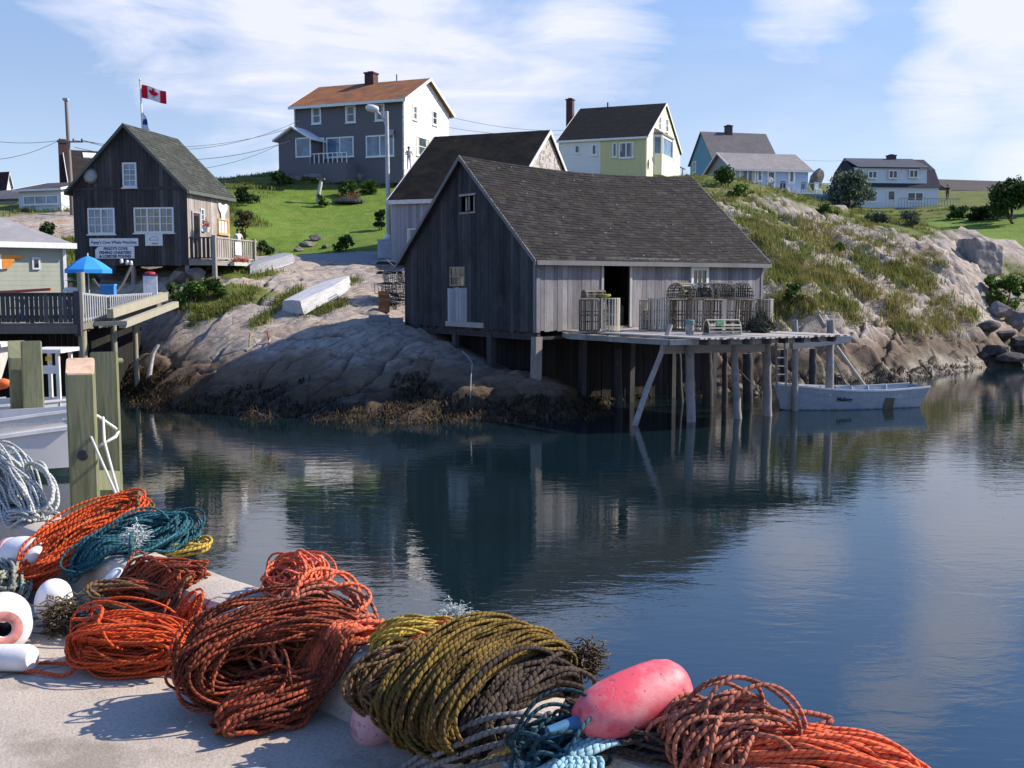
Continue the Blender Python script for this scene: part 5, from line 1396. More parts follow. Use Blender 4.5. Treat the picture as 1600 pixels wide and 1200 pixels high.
# upturned boats on the rock
def upturned(label, sp, bp_, L, beam, depth, m, gm, grp=None):
    a, b = on_ground(*sp), on_ground(*bp_); xd = (b - a).normalized(); M = frame(a + Vector((0, 0, depth + .05)), xd)
    M = M @ Matrix.Rotation(math.pi, 4, 'X')
    return dory("upturned_boat", label, M, L, beam, depth, m, gm, fittings=False, bow_rise=.05, rake=.1, group=grp, cat="boat", transom=.85, flare=.7)
def worn_boat(name, c, bare):
    g = G(name, .65, .3); oc = g.oc(); x, y, z = g.sep(oc)[:3]
    col = g.ramp(g.noise(g.map(oc, (.5, 2.5, 3)), 2.2, 6, .65), [(.3, tuple(k * .72 for k in c)), (.7, tuple(k * 1.12 for k in c))])
    col = g.mix(g.mr(g.noise(g.map(oc, (1.2, 9, 9)), 1.0, 6, .7), .54, .66, 0, .75), col, bare)
    ya = g.ma('ABSOLUTE', y); seam = g.ma('FRACT', g.ma('MULTIPLY', g.ma('ADD', ya, g.ma('MULTIPLY', z, .9)), 7.5))
    col = g.mix(g.mr(seam, .06, .0, 0, .6), col, tuple(k * .4 for k in bare)); g.col(col); g.bump(seam, .5, .012); return g.m
uw = worn_boat("old_white_paint", (.47, .475, .50), (.27, .26, .26)); ug = worn_boat("old_grey_paint", (.27, .28, .31), (.18, .175, .17))
upturned("upturned white boat with a bare stern on the sunlit granite, the nearer to the water", (456, 490), (537, 450), 4.5, 1.2, .50, uw, uw)
upturned("upturned grey boat on the crest of the granite near the road", (446, 410), (392, 428), 4.0, 1.1, .42, ug, uw)
# ------------------------------------------------------------------ fishing stage (deck in front of the shed)
SZ = S.A.z
def s_loc(p): q = p - S.A; return Vector((q.dot(S.u), q.dot(S.v), q.z))
st = thing("fishing_stage", "bleached plank fishing stage on piles in front of the grey shed", "stage", S.A, S.root.rotation_euler.z)
def onz(px, py, z): p = PZ(px, py, z); return p
fr = [Vector((1.05, -.75, 0)), s_loc(onz(1000, 525, SZ)), s_loc(onz(1060, 528, SZ)), s_loc(onz(1195, 526, SZ)), s_loc(onz(1322, 522, SZ))]
bk = [s_loc(onz(1322, 513, SZ)), s_loc(onz(1230, 511, SZ))]
fx = [p.x for p in fr]; fy = [p.y for p in fr]
bleach = planks("bleached_planks", (.28, .25, .23), (.43, .39, .365), (.53, .49, .455), streak=(24, 6), blotch=.25)
rn = random.Random(12); mb = MB()
x = fr[0].x; xe = fr[-1].x
while x < xe:
    w = rn.uniform(.14, .19); xm = x + w / 2
    yf = np.interp(xm, fx, fy) - rn.uniform(-.06, .10)
    yb = -.06 if xm < S.Lu + .2 else min(-.4, bk[1].y + .3 * (xm - bk[1].x))
    if xm > S.Lu + .2: yb = np.interp(xm, sorted([bk[1].x, bk[0].x]), [b.y for b in sorted(bk, key=lambda b: b.x)])
    if yb - yf > .2: mb.box((xm, (yf + yb) / 2, -.03 + rn.uniform(-.012, .012)), (w - .015, yb - yf, .05), rn.uniform(-.004, .004))
    x += w
mb.build("planks", bleach, st)
mb = MB()
for f0, yo in ((0, .35), (0, 1.3), (0, 2.2), (0, 3.1)):
    for a, b in zip(fr[:-1], fr[1:]):
        ya, yb_ = min(a.y + yo, -.12), min(b.y + yo, -.12)
        mb.bar(Vector((a.x, ya, -.14)), Vector((b.x, yb_, -.14)), .1, .16)
mb.build("stringers", TIMB, st)
mb = MB(); x = fr[0].x + .3
while x < xe - .2:
    yf = np.interp(x, fx, fy); mb.bar((x, yf + .05, -.14), (x, min(-.1, yf + 4.0), -.14), .1, .16); x += .62
mb.build("joists", WBD, st)
b0, b1, b2, b3 = [s_loc(PD(*k)) for k in ((1034, 546, 30.9), (1192, 543, 32.2), (1236, 539, 33.6), (1327, 528, 34.2))]
bm_ = planks("beam_grey", (.17, .16, .155), (.33, .31, .29), (.46, .44, .41), axis='h', streak=(22, 2.2), blotch=.3)
mb = MB(); mb.bar(b0, b1, .22, .25); mb.build("beam", bm_, st)
mb = MB(); mb.bar(b2, b3, .22, .28); mb.build("beam", bm_, st)
mb = MB(); q = b0 + (b1 - b0).normalized() * -.004; mb.lathe([(.035, 0), (.035, .012)], 8, Matrix.Rotation(rad(90), 3, 'X'), b0 + Vector((.02, -.115, 0))); mb.build("bolt", plain("rust_black", (.03, .025, .02)), st)
pile = planks("stage_pile", (.10, .095, .095), (.25, .24, .24), (.40, .385, .37), streak=(16, 2), blotch=.55)
def pile_post(px0, py0, px1, py1, d, w, m=pile, z_end=None):
    a = PD(px0, py0, d); b = PD(px1, py1, d); b = b + (b - a).normalized() * .9
    mb = MB(); r = sc(d) * w / 2; rn2 = random.Random(int(px0 * 7)); n = 9
    pts = [a + (b - a) * k / n + Vector((rn2.uniform(-.015, .015), rn2.uniform(-.015, .015), 0)) for k in range(n + 1)]
    mb.tube(pts, [r * (.92 + .14 * k / n) for k in range(n + 1)], 12)
    return mb.build("pile", m, st, world=True, smooth=True, crease=.9)
for a in [(1078, 500, 1079, 652, 31.0, 14), (1147, 541, 1152, 640, 31.7, 12), (1197, 511, 1199, 652, 32.3, 14), (1242, 500, 1242, 606, 33.7, 10), (1298, 500, 1296, 606, 34.3, 13)]: pile_post(*a)
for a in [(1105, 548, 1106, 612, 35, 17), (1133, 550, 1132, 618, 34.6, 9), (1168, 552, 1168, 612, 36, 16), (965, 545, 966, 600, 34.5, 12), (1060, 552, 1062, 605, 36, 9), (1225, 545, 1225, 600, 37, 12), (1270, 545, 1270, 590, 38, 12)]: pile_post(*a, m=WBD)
mb = MB(); mb.lathe([(.135, 0), (.14, .02), (.14, .12), (.12, .14)], 12, None, PD(1078, 507, 31.0)); mb.build("pile_cap", plain("teal_cap", (.10, .19, .18)), st, world=True)
mb = MB(); mb.tube([PD(1306, 540, 34.6), PD(1352, 604, 35.6)], .055, 8); mb.build("brace", pile, st, world=True, smooth=True, crease=.8)
mb = MB(); mb.tube([PD(1303, 560, 35.2), PD(1323, 604, 36)], .03, 6); mb.build("brace", pile, st, world=True)
mb = MB(); mb.tube([PD(1277, 491, 34), PD(1288, 511, 34.3)], .07, 8); mb.build("cleat_log", pile, st, world=True)
mb = MB(); mb.tube([PD(1203, 466, 38), PD(1203, 513, 38)], .085, 8); mb.build("rail_post", bleach, st, world=True)
# leaning pole and ladder
a, b = PD(1048, 507, 30.7), PD(994, 660, 30.2)
mb = MB(); mb.tube([a, a.lerp(b, .33) + Vector((.02, 0, 0)), a.lerp(b, .66) + Vector((-.03, 0, 0)), b + (b - a) * .12], [.075, .08, .085, .09], 10)
tag(mb.build("leaning_pole", pile, smooth=True, crease=.8, origin=b), "bleached pole leaning from the water against the front of the stage", "pole")
la, lb_ = PD(1212, 514, 33.0), PD(1214, 604, 33.2); ra, rb = PD(1225, 514, 33.2), PD(1228, 604, 33.4)
ld = thing("ladder", "thin weathered ladder going down from the stage to the rowboat", "ladder", lb_, 0)
for p, q in ((la, lb_), (ra, rb)):
    mb = MB(); mb.bar(p, q + (q - p) * .1, .06, .05, up=(0, 1, 0)); mb.build("side_rail", pile, ld, world=True)
for k in range(7):
    f = .06 + k * .145; mb = MB(); mb.bar(la.lerp(lb_, f), ra.lerp(rb, f), .04, .03); mb.build("rung", pile, ld, world=True)

# ------------------------------------------------------------------ lobster traps
lath = planks("lath", (.14, .12, .094), (.30, .265, .21), (.45, .405, .33), streak=(20, 4), blotch=.3)
lathL = planks("lath_pale", (.34, .30, .22), (.50, .45, .36), (.60, .56, .47), streak=(20, 4), blotch=.2)
lathD = planks("lath_dark", (.085, .068, .048), (.18, .15, .112), (.28, .245, .19), streak=(20, 4), blotch=.3)
net = plain("trap_net", (.055, .058, .042), .9, .1, .3, 9)
def trap_parts(name, label, m, gaps=2, seed=1, L=1.0, W=.62, Hh=.50, nlath=13, netm=None, tagc=None):
    """D shaped trap: x along its length, flat base on z=0, three bent bows, laths over them, netting in the ends"""
    t = thing(name, label, "lobster trap", (0, 0, 0), 0, "lobster traps on the fishing stage"); rn = random.Random(seed)
    mb = MB()
    for y in (-W / 2 + .02, W / 2 - .02): mb.box((0, y, .02), (L, .04, .04))
    for k in range(6): mb.box((0, -W / 2 + .09 + k * (W - .18) / 5, .05), (L, .045, .015))
    for x_ in (-L / 2 + .02, 0, L / 2 - .02): mb.box((x_, 0, .02), (.04, W - .09, .036))
    mb.build("base", m, t)
    def arch(f, r=0): an = math.pi * f; return Vector((0, -math.cos(an) * (W / 2 - .015 + r), .03 + math.sin(an) ** .8 * (Hh - .04 + r)))
    for x_ in (-L / 2 + .02, 0, L / 2 - .02):
        mb = MB(); mb.tube([arch(k / 12) + Vector((x_, 0, 0)) for k in range(13)], .016, 6); mb.build("bow", m, t)
    mb = MB(); skip = set(rn.sample(range(2, nlath - 2), gaps))
    for k in range(nlath):
        if k in skip: continue
        f = (k + .5) / nlath; c = arch(f, .022); c2 = arch(f + .01, .022); dv = (c2 - c).normalized()
        up = Vector((0, -dv.z, dv.y)); mb.bar(c + Vector((-L / 2 + rn.uniform(0, .02), 0, 0)), c + Vector((L / 2 - rn.uniform(0, .02), 0, 0)), .042, .012, up=tuple(up))
    mb.build("laths", m, t)
    for x_ in (-L / 2 + .03, L / 2 - .03, -.12, .2):
        mb = MB()
        for k in range(1, 9):
            f = k / 9; y = -W / 2 + W * f; zt = .03 + math.sqrt(max(0, 1 - (2 * f - 1) ** 2)) ** .8 * (Hh - .05)
            mb.bar((x_, y, .03), (x_, y, zt), .016, .016)
        for k in range(1, 6):
            z = Hh * k / 6; hw = (W / 2 - .02) * math.sqrt(max(0, 1 - (k / 6) ** 2)); mb.bar((x_, -hw, z), (x_, hw, z), .016, .016)
        mb.build("netting", netm or net, t)
    if tagc:
        mb = MB(); c = arch(.25, .04); mb.box((-.15, c.y, c.z), (.2, .012, .13), M=Matrix.Rotation(rad(-35), 3, 'X')); mb.build("tag_plate", tagc, t)
    return t
def set_trap(t, p, rot):
    t.location = p; t.rotation_euler = rot; return t
rzS = S.root.rotation_euler.z
def on_stage(px, py, dz=0.0): p = PZ(px, py, SZ); p.z += dz; return p
UP = rad(90)
tA = trap_parts("lobster_trap", "pale lath trap standing on end left of the shed door", lathL, 0, 1, L=1.05, W=.66, nlath=14)
tB = trap_parts("lobster_trap", "dark lath trap standing on end against the pale one left of the shed door", lathD, 1, 2, L=1.0, W=.64)
tC = trap_parts("lobster_trap", "grey trap standing on end, first of the pair right of the shed door", lath, 3, 3, L=.98)
tE = trap_parts("lobster_trap", "tmp", lathD, 5, 9, L=.96, W=.64)
set_trap(tA, on_stage(943, 518, .54), (0, UP, rzS - .9)); set_trap(tB, on_stage(915, 518, .52), (0, UP, rzS - 1.5)); set_trap(tC, on_stage(1004, 516, .51), (0, UP, rzS - 1.2))
def copy_trap(src, label, p, rot):
    c = copy_tree(src); c["label"] = label; return set_trap(c, p, rot)
copy_trap(tA, "pale trap standing on end, second of the pair right of the shed door", on_stage(1026, 516, .53), (0, UP, rzS - 1.9))
for k, (px, src, r, lb2, dy) in enumerate([(1050, tB, -1.15, "leftmost upright dark trap in the row under the shed window", 0), (1077, tC, -.55, "upright trap behind the teal capped pile under the window", 1.2), (1106, tE, -1.5, "third upright trap of the row under the shed window", .6),
                                      (1134, tC, -.8, "fourth upright trap of the row, behind the trap lying on the deck", 1.0), (1160, tB, -1.75, "fifth upright trap of the row beside the shed window", .2), (1184, tC, -.6, "rightmost upright trap of the row by the thin rail post", .4)]):
    q_ = on_stage(px, 515.5 + dy, .50)
    if src is tE: tE["label"] = lb2; set_trap(tE, q_, (0, UP, rzS + r))
    else: copy_trap(src, lb2, q_, (rn.uniform(-.07, .07), UP + rn.uniform(-.05, .06), rzS + r)).scale = (rn.uniform(.92, 1.08), 1, 1)
tD = trap_parts("lobster_trap", "grey half round trap with a green tag lying alone at the deck front", lathL, 4, 6, L=1.0, W=.66, Hh=.44, tagc=plain("tag_green", (.03, .26, .10), .5))
set_trap(tD, on_stage(1128, 523, .0), (0, 0, .12))
for k, (px, py, dz, r, src, lb2) in enumerate([(1064, 516, 1.03, rzS + .35, tB, "darkest trap lying on the left end of the upright row"), (1092, 516.5, 1.02, rzS - 2.1, tC, "trap lying end-on over the upright row, just left below the window"), (1121, 516.5, 1.02, rzS - 1.8, tE, "trap lying on the upright row below the window's right side"),
                                              (1156, 516.5, 1.02, rzS - 2.2, tC, "rightmost trap lying on top of the upright row")]):
    c = copy_trap(src, lb2, on_stage(px, py, dz), (0, 0, r))
    if src is not tD: pass
# wire trap bundle at the right end
nb = thing("net_bundle", "dark heap of netting beside the right end of the trap row", "net heap", on_stage(1188, 519, .0), 0); rn = random.Random(4); mb = MB()
for k in range(170):
    a = rn.uniform(0, 6.28); r = .42 * rn.random() ** .5; z = .62 * (1 - (r / .46) ** 2) * rn.uniform(.4, 1); b = a + rn.uniform(.4, 1.5)
    p = Vector((math.cos(a) * r, math.sin(a) * r, z)); q = Vector((math.cos(b) * r * 1.1, math.sin(b) * r * 1.1, max(.02, z * rn.uniform(.4, 1.1))))
    mb.tube([p, (p + q) / 2 * 1.25 + Vector((0, 0, .04)), q], .016, 4, caps=False)
mb.build("mesh", plain("net_dark", (.055, .06, .045), .95, .1, .3, 8), nb, fix=False)
mb = MB(); mb.lathe([(.30, 0), (.33, .12), (.27, .28), (.12, .38), (.03, .40)], 12, Matrix.Rotation(.12, 3, 'X')); mb.build("core", plain("net_core", (.03, .032, .026), .95, .1), nb)
copy_trap(tB, "small dark trap lying across the two upright traps left of the door", on_stage(927, 518, 1.06), (0, 0, rzS - .25)).scale = (.72, .62, .5)
# rope and yellow weed on the tall trap
mb = MB(); c = on_stage(944, 518.5, 1.10)
for k in range(9):
    pts = [c + Vector((math.cos(a) * (.13 + .008 * k), math.sin(a) * (.12 + .006 * k), .02 + .014 * (k % 4) + .012 * math.sin(2 * a + k))) for a in np.linspace(0, 6.28, 20)[:-1]]
    mb.tube(pts, .014, 5, closed=True)
tag(mb.build("rope_coil", plain("yellow_green_rope", (.30, .28, .06), .9), origin=c), "small yellow green rope coil on top of the pale upright trap by the door", "rope coil")

# ------------------------------------------------------------------ heap of gear by the left corner of the shed
gear = thing("trap_heap", "dark heap of old wire traps against the left corner of the big shed", "trap heap", on_ground(612, 478), 0)
gp = on_ground(612, 478); rn = random.Random(14)
for k in range(7):
    mb = MB(); c = gp + Vector((rn.uniform(-.2, .7), rn.uniform(-.2, .4), .3 + .42 * (k // 2))); rz = rn.uniform(0, 3)
    R = Matrix.Rotation(rz, 3, 'Z') @ Matrix.Rotation(rn.uniform(-.25, .25), 3, 'X'); sx, sy, sz = .5, .3, .2
    for i in range(7):
        for (a, b) in (((-sx, -sy + 2 * sy * i / 6, -sz), (sx, -sy + 2 * sy * i / 6, -sz)), ((-sx, -sy + 2 * sy * i / 6, sz), (sx, -sy + 2 * sy * i / 6, sz)), ((-sx + 2 * sx * i / 6, -sy, -sz), (-sx + 2 * sx * i / 6, -sy, sz)), ((-sx + 2 * sx * i / 6, sy, -sz), (-sx + 2 * sx * i / 6, sy, sz)),
                       ((-sx + 2 * sx * i / 6, -sy, sz), (-sx + 2 * sx * i / 6, sy, sz)), ((-sx, -sy, -sz + 2 * sz * i / 6), (sx, -sy, -sz + 2 * sz * i / 6))):
            mb.bar(c + R @ Vector(a), c + R @ Vector(b), .02, .02)
    mb.build("wire_trap", plain("wire_green", (.035, .05, .045), .7) if k % 2 else plain("wire_dark", (.03, .03, .032), .7), gear, world=True)
mb = MB()
for k in range(4): mb.tube([gp + Vector((rn.uniform(-.2, .6), -.4, .3 + .4 * k + .25 * math.sin(a * 2 + k))) + Vector((.35 * math.cos(a), .1 * math.sin(a), .22 * math.sin(a))) for a in np.linspace(0, 5, 14)], .02, 5)
mb.build("rope", plain("pale_blue_rope", (.25, .30, .33), .9), gear, world=True)
def crate(label, px, py, w, d, h, m, rz, grp=None, lid=False):
    p = on_ground(px, py); t = thing("crate", label, "crate", p + Vector((0, 0, -.03)), rz, grp); mb = MB(); n = max(2, int(h / .14))
    for k in range(n):
        z = (k + .5) * h / n; hh = h / n - .015
        mb.box((0, -d / 2, z), (w, .02, hh)); mb.box((0, d / 2, z), (w, .02, hh)); mb.box((-w / 2 + .012, 0, z), (.02, d - .03, hh)); mb.box((w / 2 - .012, 0, z), (.02, d - .03, hh))
    mb.build("slats", m, t)
    for a in (-1, 1):
        for b in (-1, 1):
            mb = MB(); mb.box((a * (w / 2 - .045), b * (d / 2 - .035), h / 2), (.05, .05, h - .01)); mb.build("corner_post", m, t)
    mb = MB(); mb.box((0, 0, h + .015) if lid else (0, 0, .02), (w + (.06 if lid else -.06), d + (.06 if lid else -.06), .03)); mb.build("lid" if lid else "bottom", MAT["bleached_planks"] if lid else m, t)
    return t
cg = planks("crate_grey", (.13, .14, .16), (.24, .25, .28), (.36, .37, .40), axis='h'); co = planks("crate_orange", (.16, .07, .03), (.30, .14, .06), (.40, .2, .09), axis='h')
crate("grey slatted crate with a pale lid, the wider of two below the trap heap", 592, 509, .75, .55, .42, cg, .15, None, True)
crate("smaller grey slatted crate next to the shed's lower left corner", 620, 510, .5, .45, .36, cg, .1)
crate("brown orange tall crate between the rock and the trap heap", 600, 487, .42, .4, .85, co, .2)
mb = MB(); p = on_ground(622, 470); mb.box(p + Vector((.1, 0, .18)), (.8, .3, .05), .1, M=Matrix.Rotation(.12, 3, 'Y')); mb.box(p + Vector((.12, 0.02, .28)), (.9, .25, .04), .1, M=Matrix.Rotation(.15, 3, 'Y'))
tag(mb.build("loose_boards", MAT["bleached_planks"], origin=p), "two pale loose boards on the trap heap", "boards")

# ------------------------------------------------------------------ things on the boardwalk
def um():
    d = 36.8; top = PD(137, 398, d); t = thing("umbrella", "bright blue parasol on the boardwalk beside the pale green hut", "umbrella", (top.x, d, DZ), .2)
    H_ = top.z - DZ; R_ = sc(d) * 35; mb = MB(); n = 8
    def pt(k, f, dz=0): a = 2 * math.pi * k / n; return (R_ * f * math.cos(a), R_ * f * math.sin(a), H_ - .04 - (.48 * f ** 1.4) + dz)
    base = 0
    rows = [.02, .3, .6, .85, 1.0]
    for dz in (0, -.02):
        b = len(mb.v)
        for f in rows:
            for k in range(n): mb.v.append(pt(k, f, dz))
        for i in range(4):
            for k in range(n): mb.f.append((b + i * n + k, b + i * n + (k + 1) % n, b + (i + 1) * n + (k + 1) % n, b + (i + 1) * n + k))
    cm = plain("umbrella_blue", (.04, .27, .72), .7, .2, .06, 2); mb.build("canopy", cm, t, fix=False)
    mb = MB(); b = 0
    for k in range(n):
        a, c = Vector(pt(k, 1.0)), Vector(pt((k + 1) % n, 1.0)); mb.add([a, c, c + Vector((0, 0, -.13)), a + Vector((0, 0, -.13))], [(0, 1, 2, 3)])
    mb.build("valance", cm, t, fix=False)
    mb = MB(); mb.tube([(0, 0, 0), (0, 0, H_ + .06)], .02, 8); mb.build("pole", plain("pole_white", (.72, .72, .70)), t)
    for k in range(n):
        mb = MB(); mb.tube([(0, 0, H_ - .45), pt(k, .6, -.03)], .008, 4); mb.build("rib", plain("pole_white", (.72, .72, .70)), t)
um()
d = 36.0; p = PD(127, 452, d); mb = MB(); mb.tube([(0, 0, 0), (0, 0, zat(d, 425) - DZ)], .13, 12)
tag(mb.build("bollard_post", MAT["pile_green"], smooth=True, crease=.8), "round greenish post standing beside the blue umbrella", "post").location = (p.x, d, DZ)
person("person in a white shirt and straw hat standing under the blue umbrella", (PD(110, 440, 36.4).x, 36.4, DZ - .2), 1.62, .6, (.72, .72, .70), (.30, .30, .28), pose='lean', hat=(.50, .42, .28))
p = PD(235, 447, 40.0); zb = p.z - .35
t = thing("bin", "white box bin with a dark lid and red top at the end of the boardwalk", "bin", (p.x, 40, zb), .3); mb = MB(); mb.box((0, 0, .38), (.50, .45, .72)); mb.build("body", plain("bin_white", (.72, .72, .74)), t); mb = MB(); mb.box((0, 0, .77), (.54, .5, .06)); mb.build("lid", plain("bin_navy", (.05, .04, .10)), t); mb = MB(); mb.lathe([(.2, .80), (.19, .88), (.05, .9)], 12); mb.build("lid_top", plain("bin_red", (.45, .04, .06)), t)
p = PD(169, 452, 38.4)
t = thing("cooler", "bright blue cooler box on the boardwalk behind the railing", "cooler", (p.x, 38.4, p.z - .25), .1); mb = MB(); mb.box((0, 0, .2), (.5, .35, .36)); mb.build("body", plain("cooler_blue", (.05, .25, .60)), t); mb = MB(); mb.box((0, 0, .41), (.54, .39, .05)); mb.build("lid", plain("cooler_pale_blue", (.10, .38, .72)), t)
p = PD(70, 452, 35.4)
t = thing("picnic_table", "blue topped picnic table against the kiosk wall", "table", (p.x, 35.4, DZ), .75); mb = MB(); [mb.box((0, -.3 + .15 * k, .74), (2.0, .14, .04)) for k in range(5)]; mb.build("tabletop", plain("table_blue", (.06, .17, .30)), t)
for s in (-.75, .75):
    mb = MB(); mb.bar((s, -.35, 0), (s, .2, .72), .07, .05); mb.bar((s, .35, 0), (s, -.2, .72), .07, .05); mb.build("leg", plain("table_blue", (.06, .17, .30)), t)
for s in (-.65, .65):
    mb = MB(); mb.box((0, s, .44), (2.0, .26, .04)); mb.build("bench", plain("table_blue", (.06, .17, .30)), t)
a, b = PD(-4, 457, 34.4), PD(80, 452, 34.2)
mb = MB(); mb.bar(a, b, .10, .09)
tag(mb.build("red_plank", plain("plank_red", (.50, .10, .07)), origin=b), "long red painted plank laid along the boardwalk railing", "plank")
mb = MB(); c0, c1 = PD(145, 436, 41), PD(206, 408, 42.5); pts = [c0.lerp(c1, f) + Vector((0, 0, -1.1 * math.sin(math.pi * min(1, f * .95)) * (1 - f * .25))) for f in np.linspace(0, 1, 14)]
mb.tube(pts, .06, 7)
ga = thing("rope_garland", "thick rope hung in a loop under the shop with small white floats", "rope garland", c1, 0); mb.build("rope", plain("garland_rope", (.10, .10, .10), .95), ga, world=True)
for px, py in ((190, 409), (199, 411), (205, 412)):
    mb = MB(); mb.lathe([(.02, 0), (.06, .03), (.07, .1), (.05, .19), (.02, .2)], 10, None, PD(px, py + 3, 42.4)); mb.build("float", MAT["bin_white"], ga, world=True)

# ------------------------------------------------------------------ people on the hill
g_ = on_ground(373, 402, 44); person("child in a white shirt and dark shorts walking by the shop steps", g_, 1.35, .9, (.74, .74, .74), (.05, .05, .06), pose='walk', bare_legs=True)
g_ = on_ground(592, 278, 60); person("person in a dark top and pale shorts standing in front of the grey house", g_, 1.7, -.3, (.06, .04, .05), (.6, .45, .35), pose='stand', bare_legs=True)
g_ = on_ground(640, 262, 60, 80)
person("person in pale clothes by the white shingled end of the grey house", PD(639, 262, 73.6) + Vector((0, 0, -.15)), 1.6, .4, (.3, .3, .34), (.7, .7, .72), hair=(.05, .04, .04), pose='lean')
g_ = on_ground(1480, 313, 80); person("person in dark red clothes on the slope right of the gambrel house", g_, 1.75, -.5, (.10, .025, .035), (.06, .03, .05), pose='walk')
p = C.A + C.u * (dx0 + .7) + C.v * -1.4
person("person in a white top standing at the left end of the cottage deck", p + Vector((0, 0, -.03)), 1.65, 0, (.75, .75, .75), (.1, .12, .16), pose='lean')

# ------------------------------------------------------------------ poles, lamp, flags, wires
def utility():
    b = PD(112, 300, 62); top = PD(103, 155, 62); t = thing("utility_pole", "leaning tall wooden utility pole at left with a small top cap", "utility pole", b, 0)
    zb = ground(b.x, b.y) - .5; base = b + (b - top) * 0; base.z = zb
    mb = MB(); mb.tube([base, top], [.14, .09], 10); mb.build("shaft", planks("pole_brown", (.13, .10, .085), (.22, .18, .15), (.30, .26, .23)), t, world=True, smooth=True, crease=.8)
    mb = MB(); mb.box(top + Vector((0, 0, -.02)), (.30, .25, .14)); mb.build("cap", plain("cap_grey", (.4, .42, .45)), t, world=True)
    mb = MB(); c = base.lerp(top, .66); mb.bar(c + Vector((-.6, 0, 0)), c + Vector((.9, 0, 0)), .08); mb.build("crossarm", MAT["pole_brown"], t, world=True)
    for k in (-.5, .3, .8):
        mb = MB(); mb.lathe([(.05, 0), (.07, .08), (.03, .16)], 8, None, c + Vector((k, 0, .04))); mb.build("insulator", plain("insulator", (.12, .14, .16), .3), t, world=True)
    return base.lerp(top, .66)
ua = utility()
def lamp():
    d = 55.0; b = PD(608, 392, d); g0 = ground(b.x, b.y); top = PD(604, 174, d); t = thing("street_lamp", "grey street lamp on a tall pole with a curved arm behind the sheds", "street lamp", (b.x, d, g0 - .3), 0)
    mb = MB(); mb.tube([(b.x, d, g0 - .3), top], [.13, .10], 12); mb.build("pole", plain("pole_pale_grey", (.46, .46, .48), .6), t, world=True, smooth=True, crease=.8)
    p0 = PD(604, 201, d); pts = [p0, PD(601, 190, d), PD(596, 181, d), PD(588, 173, d), PD(580, 169, d)]; mb = MB(); mb.tube(pts, .05, 8); mb.build("arm", plain("pole_pale_grey", (.46, .46, .48)), t, world=True, smooth=True, crease=.8)
    h = PD(580, 169, d); mb = MB(); mb.lathe([(.05, -.3), (.17, -.2), (.2, .1), (.14, .35), (.04, .4)], 12, Matrix.Rotation(rad(100), 3, 'Y'), h); mb.build("lamp_head", plain("lamp_white", (.66, .66, .64), .4), t, world=True, smooth=True)
    return p0
lt_ = lamp()
def flagpole():
    d = 50.0; b = PD(222, 260, d); top = PD(219, 127, d); b.z = ground(b.x, b.y) - .3; b.x = top.x + .1
    t = thing("flagpole", "white flagpole rising behind the green roof of the shop", "flagpole", b, 0)
    mb = MB(); mb.tube([b, top], [.06, .04], 8); mb.build("pole", plain("pole_white", (.72, .72, .70)), t, world=True, smooth=True, crease=.8)
    mb = MB(); mb.lathe([(.01, -.07), (.07, 0), (.01, .07)], 10, None, top + Vector((0, 0, .06))); mb.build("finial", plain("lamp_white", (.66, .66, .64), .4), t, world=True, smooth=True)
    # national flag, flying to the right and sagging
    o = PD(219.5, 133, d); W_, H_ = 1.22, .62
    o.z -= H_ * .94
    def cloth(u, v, off=0):                     # u 0..1 along, v 0..1 up
        x = W_ * u * .94; y = .035 * math.sin(u * 8 + v * 1.2) + off + .05 * u; z = H_ * v * (1 - .05 * u) - .30 * u ** 1.15 + .03 * math.sin(u * 7) * u
        return o + Vector((x + .03, y, z))
    fl = thing("national_flag", "red and white flag with a red maple leaf flying from the white flagpole", "flag", o, 0)
    red = plain("flag_red", (.62, .015, .035), .8, .1, .05, 3); wh = plain("flag_white", (.78, .76, .76), .8, .1, .03, 3)
    def strip(u0, u1, m, nm):
        mb = MB(); n = 12
        for i in range(n + 1):
            for j in range(5): mb.v.append(tuple(cloth(u0 + (u1 - u0) * i / n, j / 4)))
        for i in range(n):
            for j in range(4): a = i * 5 + j; mb.f.append((a, a + 1, a + 6, a + 5))
        mb.build(nm, m, fl, world=True, smooth=True, fix=False)
    strip(0, .25, red, "red_bar"); strip(.25, .75, wh, "white_field"); strip(.75, 1, red, "red_bar")
    half = [(0, .5), (-.05, .40), (-.105, .42), (-.08, .20), (-.19, .30), (-.21, .25), (-.33, .27), (-.295, .16), (-.34, .11), (-.16, -.04), (-.185, -.105), (-.02, -.08), (-.025, -.30)]
    leaf = half + [(-x, y) for x, y in reversed(half[1:])]
    tri = tessellate_polygon([[Vector((x, y, 0)) for x, y in leaf]])
    for off in (-.04, .04):
        mb = MB(); mb.add([cloth(.5 + x * .56, .48 + y * .98, off) for x, y in leaf], [tuple(a) for a in tri]); mb.build("maple_leaf", red, fl, world=True, fix=False)
    # second flag hanging limp below
    q = PD(220.5, 172, d); f2 = thing("limp_flag", "small blue and white flag hanging limp lower on the flagpole", "flag", q, 0); mb = MB()
    for i in range(9):
        for j in range(5):
            f = i / 8; mb.v.append(tuple(q + Vector((.05 + (.03 + .055 * f ** .8) * j + .02 * math.sin(f * 6), .06 * math.sin(j * 2.2 + f * 3), -.95 * f - .06 * j * (1 - f)))))
    for i in range(8):
        for j in range(4): a = i * 5 + j; mb.f.append((a, a + 1, a + 6, a + 5))
    g = G("limp_flag_cloth", .8, .1); x, y, z = g.sep(g.oc())[:3]; g.col(g.mix(g.ma('MULTIPLY', g.ma('LESS_THAN', z, -.42), g.ma('GREATER_THAN', z, -.68)), (.72, .74, .78), (.04, .06, .30)))
    mb.build("cloth", g.m, f2, world=True, smooth=True, fix=False)
flagpole()
wm = plain("wire_black", (.06, .07, .09), .6)
